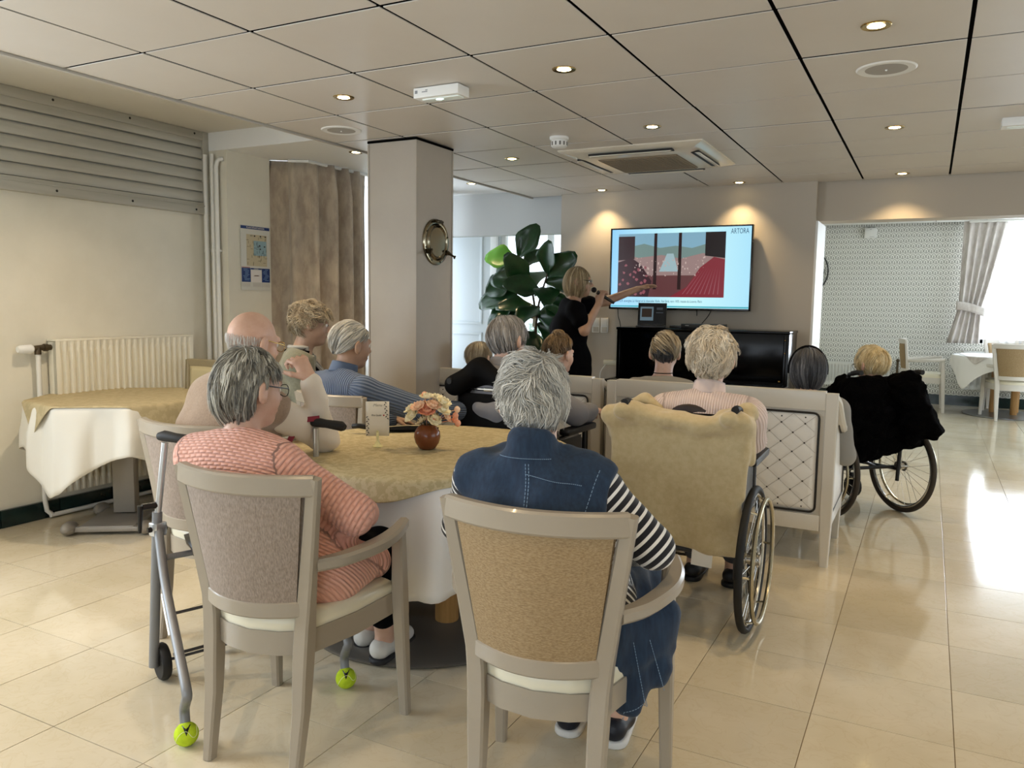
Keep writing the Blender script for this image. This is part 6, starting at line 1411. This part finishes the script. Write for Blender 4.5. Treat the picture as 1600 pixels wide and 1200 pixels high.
        for s_ in (-1, 1):
            q = mb(); q.add([gl(s_ * .034, .1045, 0)] + [gl(s_ * .034 + .023 * math.cos(a), .105 - .006 * abs(math.cos(a)), .018 * math.sin(a)) for a in [2 * pi * k / 16 for k in range(16)]], [(0, 1 + k, 1 + (k + 1) % 16) for k in range(16)]); solid(q.build('lens', MATS['window_glass'], go), .0012)
    return r_info
def on_surface(vf_obj, pts, direction, lift=.002):
    """drop a polyline onto a mesh along a direction (local coordinates of the part)"""
    me = vf_obj.data; bv = BVHTree.FromPolygons([v.co.copy() for v in me.vertices], [tuple(p.vertices) for p in me.polygons]); out = []; d = Vector(direction).normalized()
    for p in pts:
        h = bv.ray_cast(Vector(p) - d * 0.6, d, 1.4)
        if h[0] is not None: out.append(h[0] - d * lift)
    return out
# ================================================================== the people
pinkm = knit_mat('pink_textured_knit', '#f0b9a8', '#d99c8a', 0.027, 0.0145)
denim = mat('blue_denim', '#12233a', 0.85, col2='#1f364f', nscale=30, nrange=(0.3, 0.7), stretch=(3, 3, .6), bump=0.35, bscale=420, bdist=0.001, sheen=0.1)
denim_f = mat('faded_denim', '#3a587a', 0.85, col2='#2a4464', nscale=60)
stitch = mat('pale_denim_stitch', '#7f98b2', 0.8)
stripe = attr_mat('navy_white_stripes', '#e6e5e2', '#15161f', 'along', 0.0225, 0.36, bump=0.0)
taupe_k = mat('taupe_wool', '#9a826b', 0.9, col2='#8a735d', nscale=120, sheen=0.3, bump=0.5, bscale=320, bdist=0.001)
cream_sh = mat('cream_shirt', '#ddd2c1', 0.75, bump=0.2, bscale=30, bdist=0.004)
sage = mat('sage_cardigan', '#7b7a68', 0.9, col2='#6d6c5b', nscale=90, sheen=0.2, bump=0.4, bscale=260, bdist=0.001)
bluek = attr_mat('blue_ribbed_wool', '#67768f', '#4a5973', 'around', 0.0125, soft=True, bump=0.9, bdist=0.006)
pinkrib = attr_mat('blush_ribbed_knit', '#e2d0c9', '#c9b3ab', 'around', 0.0105, soft=True, bump=0.7, bdist=0.004)
greyj = mat('grey_jacket', '#77767a', 0.8, bump=0.2, bscale=40, bdist=0.003)
blackf = mat('black_cotton', '#040407', 0.9, spec=0.1)
navytr = mat('navy_trousers', '#14182a', 0.85); greytr = mat('grey_trousers', '#4a4a4e', 0.85)
whitek = mat('white_jumper', '#d8d4cc', 0.85, bump=0.3, bscale=200); brownk = mat('brown_top', '#6d5a48', 0.85); greyk = mat('grey_top', '#8d8a84', 0.85); rust = mat('rust_scarf', '#a5502c', 0.8)
h_salt = hair_mat('salt_pepper_hair', '#565450', '#868379', '#cfcdc2'); h_white = hair_mat('silver_hair', '#8d8c86', '#bdbab2', '#e6e2d8'); h_blond = hair_mat('cream_blond_hair', '#b5a58c', '#ddd0ba', '#f6eede')
h_gold = hair_mat('pale_gold_hair', '#b59a6a', '#dcc89a', '#f4e8c8'); h_grey = hair_mat('grey_hair', '#55524f', '#8f8b88', '#c3bfbb'); h_sand = hair_mat('sandy_grey_hair', '#75654e', '#a5957b', '#cdbfa5')
h_brown = hair_mat('light_brown_hair', '#4b3a28', '#7d6548', '#a98e68'); h_dark = hair_mat('dark_grey_hair', '#26262a', '#434346', '#77777a'); h_bob = hair_mat('highlighted_bob_hair', '#5c4a35', '#a08c6c', '#d9c8a4'); h_bw = hair_mat('bald_fringe_hair', '#cfc9c0', '#e0dbd2', '#efece6')
gold_g = mat('gold_glasses', '#b59b62', 0.25, 1.0); black_g = mat('black_glasses', '#111114', 0.3)
SHORT = dict(rag=.06, r=(.079, .098, .092), low=(-0.85, -.12, -.62, .42, .66), n=2600, len=.085, vol=.13, w=.0021, grav=.7, curl=.25, crown=(0, -.45, .88))
# --- woman in the pink jumper
i1 = person('person with short grey hair and glasses in a pink textured jumper, seated', (-1.715, 1.815, .575), (-1.865, 1.81, 1.088), 96, 82, 6, 0, .152, .94, 1.02,
            R=dict(elbow=(-1.485, 1.845, .735), wrist=(-1.62, 2.06, .665), dir=(-.6, .7, -.05)), L=dict(elbow=(-1.935, 1.86, .70), wrist=(-1.84, 2.06, .672), dir=(.5, .8, -.05)), legs=dict(R=((-1.66, 2.20, .50), (-1.765, 2.365, .095)), L=((-1.83, 2.20, .50), (-1.90, 2.44, .085))), vox=.008, skin='fair',
            top=dict(m=pinkm, hem=True, e=.016, wr=.003, name='jumper', neck=.014, extra=[cap_((-1.60, 1.90, .545), (-1.56, 2.03, .52), .085, .06), cap_((-1.55, 1.80, .56), (-1.55, 1.95, .53), .07, .055)]), bottom=dict(m=blackf, l=.72), shoe='#d4d0c8', sole='#1c1c1f',
            hairs=[(dict(SHORT, n=3600, w=.0024, r=(.080, .099, .112), c=(0, -.014, .008), vol=.15, len=.115, grav=1.2, curl=.3, crown=(.15, -.1, .97), low=(-1.0, .22, -.72, .45, .66), side_cut=.30, wave=.3, seg=9, rag=.07, lock=14, clump=.65), h_salt)], glasses=(black_g, None))
# --- woman in the denim dress
i2 = person('person with white tousled hair in a sleeveless denim dress over a striped top, seated', (-.825, 1.885, .575), (-.925, 1.905, 1.112), 97, 111, 12, -9, .168, 1.06, 1.03,
            R=dict(elbow=(-.585, 1.905, .755), wrist=(-.70, 2.08, .675), dir=(-.7, .6, -.1)), L=dict(elbow=(-1.14, 1.88, .74), wrist=(-1.0, 2.12, .69), dir=(.4, .9, 0)), vox=.008, skin='ruddy',
            legs=dict(R=((-.76, 2.31, .52), (-.80, 2.28, .085)), L=((-.98, 2.31, .52), (-.95, 2.27, .085))),
            top=dict(m=stripe, e=.004, sleeve='long', wr=.002, name='striped_top', neck=-.01), shoe='#1a1d28', sole='#dcdcda',
            hairs=[(dict(SHORT, r=(.082, .099, .101), c=(0, -.014, .012), n=4800, w=.0019, vol=.20, len=.095, grav=.3, curl=.9, crown=(.25, -.80, .45), low=(-.90, .28, -.66, .42, .66), side_cut=.16, wave=.7, freq=3.2, seg=10, wfreq=8, flick=.05, rag=.055, lock=16, clump=.6), h_white)])
J = i2['J']; c = i2['cl']; rt, fw, up, hip, sc, nb, chh = (i2[k] for k in ('rt', 'fw', 'up', 'hip', 'sc', 'nb', 'ch'))
D = i2['torso'](.020)
for s_ in (-1, 1): D.append(plane(sc + rt * s_ * (.214 if s_ > 0 else .190), rt * s_ * .93 - up * .12))
for hj, kn, an, s_ in i2['LG']: D += [cap_(hj, kn, .115, .10, .06), cap_(kn - fw * .03, kn - fw * .02 - up * .20, .09, .085, .05)]
D += [cap_(nb - up * .05 - fw * .012, nb + up * .028 - fw * .012, .104, .084, .03)]
# skirt falling over the right edge of the seat to the shin
for i in range(9):
    u = i / 8; hemz = .29 + .11 * max(0, (.4 - u) / .4) ** 1.3 + .16 * (max(0, u - .45) / .55) ** 1.2
    D.append(cap_((-.705 + .135 * u, 1.82 + .17 * u, .555), (-.71 + .165 * u + .012 * math.sin(i * 2.2), 1.815 + .16 * u + .012 * math.cos(i * 2.2), hemz + .03), .040, .027, .028))
D.append(plane(nb + up * .036, up * .95 + fw * .6))
dress = c('denim_dress', D, denim, vx=.0075, k=.03, wr=.010, wf=34, seed=3)
rl = Vector(i2['root'].location)
def stitched(o, name, P, direction, m_=stitch, rad=.0010, n_=18, par=None):
    q_ = on_surface(o, [Vector(p) - rl for p in P], direction)
    if len(q_) > 2:
        P2 = spline(q_, 5); k = mb()
        for i_ in range(0, len(P2) - 3, 3): k.tube([P2[i_], P2[i_ + 1], P2[i_ + 2]], rad, 4)
        so = k.build(name, m_, par or o); so['kind'] = 'stuff'
bk = Vector(fw)
for dx in (-.004, .004):
    stitched(dress, 'back_seam', [Vector(hip + (nb - hip) * t + rt * (dx + .012)) for t in [i / 30 for i in range(2, 31)]], bk)
yoke = [Vector(nb - up * .030 + rt * (x) - up * abs(x) * .16) for x in [.012 + .0075 * i for i in range(0, 20)]]
stitched(dress, 'yoke_seam', yoke, bk)
yoke2 = [Vector(nb + up * .004 + rt * x) for x in [-.07 + .007 * i for i in range(21)]]
stitched(dress, 'collar_seam', yoke2, bk)
for s_ in (1,):
    stitched(dress, 'armhole_seam', [Vector(sc + rt * s_ * (.185 - .02 * math.sin(t * 2.4)) + up * (.035 - .23 * t)) for t in [i / 16 for i in range(17)]], bk)
stitched(dress, 'hem_seam', [Vector((-.70 + .010 * i, 1.86 + .006 * i, .30 + .0052 * i)) for i in range(18)], Vector((-.5, .85, 0)))
stitched(dress, 'pocket_seam', [Vector((-.585 + .004 * i, 1.9, .52 - .012 * i)) for i in range(14)], Vector((-.4, .9, 0)))
stitched(dress, 'side_seam', [Vector((-.632 + .003 * i, 1.9, .52 - .013 * i)) for i in range(15)], Vector((-.4, .9, 0)))
# --- bald man resting his cheek on his fist
i3 = person('person with bald head and gold glasses, cheek on fist, taupe slipover on cream shirt', (-2.53, 2.31, .575), (-2.385, 2.335, 1.195), 78, 84, 10, 4, .19, 1.05, 1.08,
            R=dict(elbow=(-2.165, 2.50, .80), wrist=(-2.135, 2.385, 1.055), dir=(-.50, -.12, .85), palm=(-.8, .25, -.35), curl=.85), L=dict(elbow=(-2.70, 2.40, .80), wrist=(-2.48, 2.62, .80), dir=(.8, .5, 0)), vox=.0062, skin='ruddy',
            top=dict(m=cream_sh, e=.010, wr=.005, wf=34, name='shirt', collar=(.066, .05)), bottom=dict(m=greytr), shoe='#2b241f',
            hairs=[(dict(r=(.0765, .096, .088), low=(-.75, -.12, -.5, .9, 1.2), high=-.02, n=1800, len=.03, vol=.03, w=.0006, nocap=True, grav=1.2, curl=.2, seg=5), h_bw)], glasses=(gold_g, None))
V3 = i3['torso'](.034); V3.append(plane(i3['nb'] - i3['up'] * .012, i3['up'] * .85 + i3['fw'] * .75)); i3['cl']('slipover', V3, taupe_k, wr=.005, wf=20, seed=5)
# --- woman in profile by the curtain
i4 = person('person with curly fair hair in a sage cardigan, in profile against the curtain', (-3.17, 3.43, .575), (-3.105, 3.48, 1.228), 40, 48, 8, 0, .165, 1.0, 1.0, vox=.0075, skin='tan',
            top=dict(m=sage, e=.016, wr=.005, hem=True, name='cardigan', neck=-.012), bottom=dict(m=navytr),
            hairs=[(dict(SHORT, n=2200, vol=.30, len=.075, curl=1.2, wave=1.2, grav=.3, freq=5, low=(-.72, -.02, -.55, .42, .62), flick=.1), h_sand)])
q = mb(); I = i4; lo_ = Vector(I['root'].location)
def neckband(I, name, m_, rad, dz, wdt, az_off=0):
    lo_ = Vector(I['root'].location); q = mb(); T = np.array(I['nb']) + I['up'] * dz; pts = []
    for k in range(15):
        a = pi * (1.15 - 1.3 * k / 14) ; x, y = math.cos(a), -math.sin(a); drop = 0.0 if y < 0 else 0
        p = T + I['rt'] * rad * x + I['fw'] * (rad * y * .9); pts.append(Vector(p) - lo_)
    left = [Vector(T + I['rt'] * -rad * .95 + I['fw'] * .03 - I['up'] * .04) - lo_, Vector(T - I['rt'] * rad * .5 + I['fw'] * .115 - I['up'] * .14) - lo_]; right = [Vector(T + I['rt'] * rad * .95 + I['fw'] * .03 - I['up'] * .04) - lo_, Vector(T + I['rt'] * rad * .5 + I['fw'] * .115 - I['up'] * .14) - lo_]
    q.tube([left[1], left[0]] + pts + right, wdt, 8); return q.build(name, m_, I['root'])
neckband(i4, 'striped_collar', mat('collar_cloth', '#9d9c98', .8), .074, .004, .013); neckband(i4, 'bag_strap', blackf, .095, -.018, .010)
# --- man in the blue jumper
i5 = person('person with combed white hair in a blue ribbed jumper, seated behind the menu card', (-2.685, 3.37, .575), (-2.672, 3.30, 1.135), 76, 72, 6, 3, .185, 1.05, 1.05, R=dict(elbow=(-2.275, 3.40, .805), wrist=(-2.14, 3.58, .79), dir=(.5, .8, 0)), vox=.0075, skin='tan',
            top=dict(m=bluek, e=.016, wr=.004, name='jumper', collar=(.070, .055)), bottom=dict(m=greytr),
            hairs=[(dict(SHORT, n=2400, vol=.12, len=.10, curl=.12, grav=.9, comb=(0, -.6, 0), crown=(0, .75, .65), low=(-.80, .02, -.60, .45, .62), w=.002), h_white)])
# --- man in the black wheelchair
i6 = person('person with grey combed hair and grey jacket in the black wheelchair', (-1.90, 3.75, .60), (-1.985, 3.745, 1.168), 88, 80, 6, 0, .18, 1.05, 1.08, vox=.009, skin='fair',
            R=dict(elbow=(-1.60, 3.78, .80), wrist=(-1.60, 4.0, .78), dir=(0, 1, 0)), top=dict(m=greyj, e=.020, wr=.006, name='jacket', collar=(.074, .05)), bottom=dict(m=greytr),
            hairs=[(dict(SHORT, n=2600, vol=.15, len=.11, curl=.25, grav=.8, crown=(-.25, -.15, .95), comb=(.25, 0, 0), w=.0023, low=(-.80, -.02, -.60, .45, .64)), h_grey)])
# --- two women on the settee beside the pillar
i7 = person('person with flat pale hair sitting low on the settee beside the pillar', (-2.62, 4.76, .52), (-2.66, 4.62, .985), 90, 84, 10, 0, .155, .92, 1.0, vox=.009, skin='pale', top=dict(m=whitek, e=.014, name='jumper'), bottom=dict(m=navytr),
            hairs=[(dict(SHORT, n=1500, vol=.09, len=.12, curl=.08, grav=1.2, crown=(0, -.2, .97), low=(-.85, -.35, -.7, .4, .6), w=.0022), h_sand)], glasses=(black_g, None))
i8 = person('person with brown hair pinned up in a bun on the left settee', (-2.05, 4.72, .54), (-2.045, 4.56, 1.045), 88, 72, 6, 0, .16, .95, 1.0, vox=.009, skin='fair', top=dict(m=brownk, e=.014, name='jumper'), bottom=dict(m=navytr),
            hairs=[(dict(SHORT, n=1700, vol=.22, len=.10, curl=.7, wave=.6, grav=-.3, crown=(0, .3, -.95), low=(-.72, .0, -.55, .42, .62), w=.0022), h_brown), (dict(r=(.038, .036, .028), c=(.0, -.03, .125), n=500, vol=.2, len=.08, curl=.8, wave=.8, low=(-1, -1, -1, -1, -1), w=.002, name='bun'), h_brown)])
# --- the presenter
i9 = person('person with blond bob in a black dress, pointing at the television and holding a microphone', (-2.53, 5.86, .86), (-2.478, 5.87, 1.535), 32, 22, 2, 0, .165, .95, 1.0, vox=.0065, standing=True, skin='tan', group='presenter',
            R=dict(elbow=(-2.335, 5.665, 1.155), wrist=(-2.262, 5.765, 1.365), dir=(.12, .15, .75), palm=(.3, .85, -.1), curl=1.0), L=dict(elbow=(-2.345, 6.14, 1.385), wrist=(-2.135, 6.285, 1.485), dir=(.82, .55, .30), palm=(.25, -.1, -.95), curl=.12),
            top=dict(m=blackf, e=.014, sleeve='short', wr=.004, name='dress', neck=-.03, extra=[cap_((-2.53, 5.86, .90), (-2.53, 5.86, .55), .165, .185, .06)]), bottom=dict(m=blackf, name='leggings'), shoe='#101012',
            hairs=[(dict(r=(.084, .100, .125), c=(0, -.014, -.008), low=(-.80, -.66, -.80, .50, .72), n=2600, vol=.10, len=.19, curl=.06, grav=1.6, crown=(.1, .1, .99), w=.0022, seg=9), h_bob)], glasses=(black_g, None))
q = mb(); lo9 = Vector(i9['root'].location); q.tube(spline([Vector(p) - lo9 for p in ((-2.475, 5.80, 1.38), (-2.42, 5.835, 1.33), (-2.385, 5.86, 1.24), (-2.38, 5.87, 1.19))], 5), .005, 6); q.build('lanyard', mat('grey_lanyard', '#6c7480', .6), i9['root'])
q = mb(); q.box((0, 0, 0), (.06, .004, .085), Matrix.Translation(Vector((-2.368, 5.865, 1.205)) - lo9) @ Matrix.Rotation(math.radians(-60), 4, 'Z'), ch=.002); q.build('badge', mat('blue_badge', '#3f6fb0', .4), i9['root'])
m0, m1 = Vector((-2.297, 5.745, 1.468)), Vector((-2.180, 5.872, 1.370))
mc = empty('microphone', m1, 0, 'black handheld microphone held by the presenter', 'microphone')
q = mb(); q.tube([m0 * .83 + m1 * .17 - m1, m0 * .6 + m1 * .4 - m1, (0, 0, 0)], [.017, .0145, .011], 14); q.build('handle', blackp, mc)
q = mb(); q.ball(m0 - m1, .0215, 14, 10); q.build('grille', mat('dark_mesh', '#1a1a1c', .5, .6, bump=.5, bscale=900, bkind='voronoi'), mc)
# --- women on the settee before the piano
i10 = person('person with short two tone grey hair on the left seat of the piano settee', (-1.375, 4.74, .54), (-1.398, 4.67, 1.072), 92, 100, 8, 0, .155, .92, 1.0, vox=.009, skin='fair', top=dict(m=greyk, e=.012, name='top', neck=-.02), bottom=dict(m=navytr),
             hairs=[(dict(SHORT, r=(.078, .096, .090), n=1500, vol=.08, len=.06, grav=1.1, curl=.2, low=(-.78, .05, -.62, .45, .66), w=.002), h_dark), (dict(r=(.082, .100, .096), c=(0, -.008, .03), n=1100, vol=.15, len=.12, grav=.3, curl=.25, comb=(.5, -.3, 0), crown=(-.6, .4, .7), low=(.25, .05, .12, .48, .66), w=.0022, nocap=True, name='fringe'), h_sand)])
neckband(i10, 'necklace', blackf, .060, .022, .0025)
i11 = person('person with dark grey bob and black hairband at the right end of the piano settee', (-.655, 4.75, .54), (-.595, 4.79, 1.010), 92, 101, 8, 0, .155, .92, 1.02, vox=.009, skin='fair', top=dict(m=greyk, e=.012, name='top'), bottom=dict(m=navytr),
             hairs=[(dict(r=(.090, .104, .118), c=(0, -.016, -.004), low=(-.82, -.62, -.80, .5, .72), n=2600, vol=.10, len=.17, curl=.06, grav=1.6, crown=(0, .2, .98), w=.0022, seg=9), h_dark)])
q = mb(); lo11 = Vector(i11['root'].location); q.tube([Vector(i11['hl'](.098 * math.cos(a), .022 + .01 * math.sin(a), .0 + .128 * math.sin(a))) - lo11 for a in [pi * (-.06 + 1.12 * k / 20) for k in range(21)]], .011, 8); q.build('hairband', blackf, i11['root'])
# --- blond woman in the draped wheelchair
i12 = person('person with thick cream blond hair in a blush ribbed jumper in the draped wheelchair', (-.875, 3.46, .59), (-.822, 3.43, 1.135), 91, 99, 6, 0, .17, 1.0, 1.06, R=dict(elbow=(-.648, 3.45, .80), wrist=(-.66, 3.63, .765), dir=(-.2, .95, -.1)), vox=.008, skin='fair',
             top=dict(m=pinkrib, e=.018, wr=.003, name='jumper', collar=(.068, .06)), bottom=dict(m=greytr), shoe='#17171a',
             hairs=[(dict(SHORT, r=(.083, .102, .098), n=4200, vol=.22, len=.095, curl=1.2, wave=1.3, wfreq=7, rag=.055, clump=.75, lock=16, grav=.55, crown=(-.2, .15, .95), low=(-.86, -.25, -.74, .42, .64), freq=4.5, w=.0021, seg=9, flick=.10), h_blond)])
# --- blond woman in the right wheelchair
i13 = person('person with pale golden hair and dark glasses in the wheelchair at right', (-.33, 5.70, .58), (-.318, 5.655, .995), 132, 138, 10, 0, .16, .97, 1.02, vox=.009, skin='fair', top=dict(m=blackf, e=.014, name='jumper'), bottom=dict(m=navytr),
             hairs=[(dict(SHORT, n=2300, vol=.20, len=.10, curl=.5, wave=.3, grav=.8, crown=(.15, -.6, .75), low=(-.84, -.18, -.7, .42, .64), w=.0022, seg=8), h_gold)], glasses=(black_g, None))
neckband(i13, 'rust_scarf', rust, .072, .0, .018)
# ================================================================== throw and coats hung over the wheelchairs
throwm = mat('beige_fleece', '#c3b28c', 0.95, col2='#b8a67f', nscale=40, sheen=0.4, bump=0.35, bscale=240, bdist=0.002)
def soft(name, prims, m, label, cat, loc, vox=.008, k=.03, wr=.006, wf=26, seed=1, freq2=None):
    v, f = sdf_mesh(prims, vox, k, wr, wf, seed); r = empty(name, loc, 0, label, cat); o = link('cloth', np_mesh(name, v - np.array(loc), f), m, r); return r
th = []
for i in range(17):      # back sheet with soft vertical folds
    x = -1.165 + i * .0320; z1 = .425 - .055 * (i / 16); th.append(cap_((x, 3.215 + .008 * math.sin(i * 1.05), .885), (x + .010, 3.195 + .012 * math.sin(i * .8 + 1), z1), .028, .024, .03))
th += [cap_((-1.185, 3.205, 0.893), (-1.08, 3.195, 0.913), .044, .040), cap_((-1.08, 3.195, 0.913), (-0.94, 3.185, 0.893), .040, .024), cap_((-0.94, 3.185, 0.893), (-0.8, 3.18, 0.873), .026, .026), cap_((-0.8, 3.18, 0.873), (-0.64, 3.19, 0.903), .028, .044),
       cap_((-1.12, 3.14, 0.923), (-1.12, 3.2, 0.923), .033, .033), cap_((-0.675, 3.14, 0.923), (-0.675, 3.2, 0.923), .033, .033), cap_((-1.17, 3.26, 0.908), (-1.08, 3.33, 0.953), .030, .024), cap_((-1.08, 3.33, 0.953), (-1, 3.29, 0.918), .024, .02), cap_((-1.02, 3.23, 0.923), (-0.88, 3.225, 0.903), .022, .018),
       cap_((-0.72, 3.24, 0.923), (-0.64, 3.3, 0.933), .030, .030), cap_((-0.64, 3.3, 0.933), (-0.605, 3.4, 0.878), .034, .024), cap_((-0.62, 3.24, 0.888), (-.61, 3.26, .74), .030, .018), cap_((-0.63, 3.21, 0.878), (-.622, 3.20, .60), .024, .016), cap_((-1.185, 3.23, 0.888), (-1.195, 3.25, .80), .026, .018)]
q = mb(); q.ball((0.02, -0.078, .91), (.085, .012, .045), 20, 10); q.build('back_pad', mat('dark_brown_vinyl', '#2b1d18', .5), wc1)
thr = soft('throw', th, throwm, 'beige fleece throw draped over the back of the front wheelchair', 'throw', (-.885, 3.22, .36), wr=.004, wf=22)
q = mb(); q.box((0, 0, 0), (.085, .002, .065), Matrix.Translation((.118, -.05, -.025)) @ Matrix.Rotation(.05, 4, 'Y')); q.build('care_label', mat('white_label', '#e4e2dd', .6), thr, smooth=False)
fur = mat('black_fur', '#050506', 1.0, spec=0.05, bump=1.0, bscale=160, bdist=.01)
a = math.radians(132); F_ = np.array([math.cos(a), math.sin(a), 0]); R_ = np.array([math.sin(a), -math.cos(a), 0]); C_ = np.array([-.32, 5.68, 0])
def W2(r, f, z): return C_ + R_ * r + F_ * f + np.array([0, 0, z])
coat = []
for i in range(7): coat.append(cap_(W2(-.24 + .08 * i, -.13, .81 + .03 * math.sin(i)), W2(-.26 + .085 * i, -.16, .42 + .02 * i), .075, .06, .05))
coat += [cap_(W2(-.22, -.11, .85), W2(.22, -.11, .84), .065, .065), cap_(W2(-.20, 0, .86), W2(-.16, .12, .80), .065, .05), cap_(W2(.18, 0, .85), W2(.18, .14, .80), .065, .05)]
soft('fur_coat', coat, fur, 'black fur coat hung on the back of the right wheelchair', 'coat', tuple(W2(0, -.15, .4)), vox=.009, k=.05, wr=.010, wf=70, seed=4)
c2_ = [cap_((-.17, 5.62, .87), (-.10, 5.60, .86), .06, .08), cap_((-.10, 5.60, .86), (.0, 5.58, .66), .10, .075), cap_((.0, 5.58, .66), (.075, 5.58, .60), .075, .05), cap_((-.13, 5.6, .80), (-.06, 5.58, .56), .09, .06)]
soft('fur_sleeve_coat', c2_, fur, 'second black fur coat bundled at the far right of the wheelchair', 'coat', (-.08, 5.6, .56), vox=.009, k=.05, wr=.010, wf=70, seed=8)
jk = [cap_((-2.18, 3.53, .93), (-2.06, 3.58, 1.02), .05, .05), cap_((-2.06, 3.58, 1.02), (-1.86, 3.56, .93), .055, .03), cap_((-2.2, 3.58, .94), (-2.0, 3.60, .95), .03, .028)]
soft('black_jacket', jk, sling, 'black jacket slung over the left push handle of the black wheelchair', 'jacket', (-2.1, 3.56, .8), vox=.008, wr=.006)
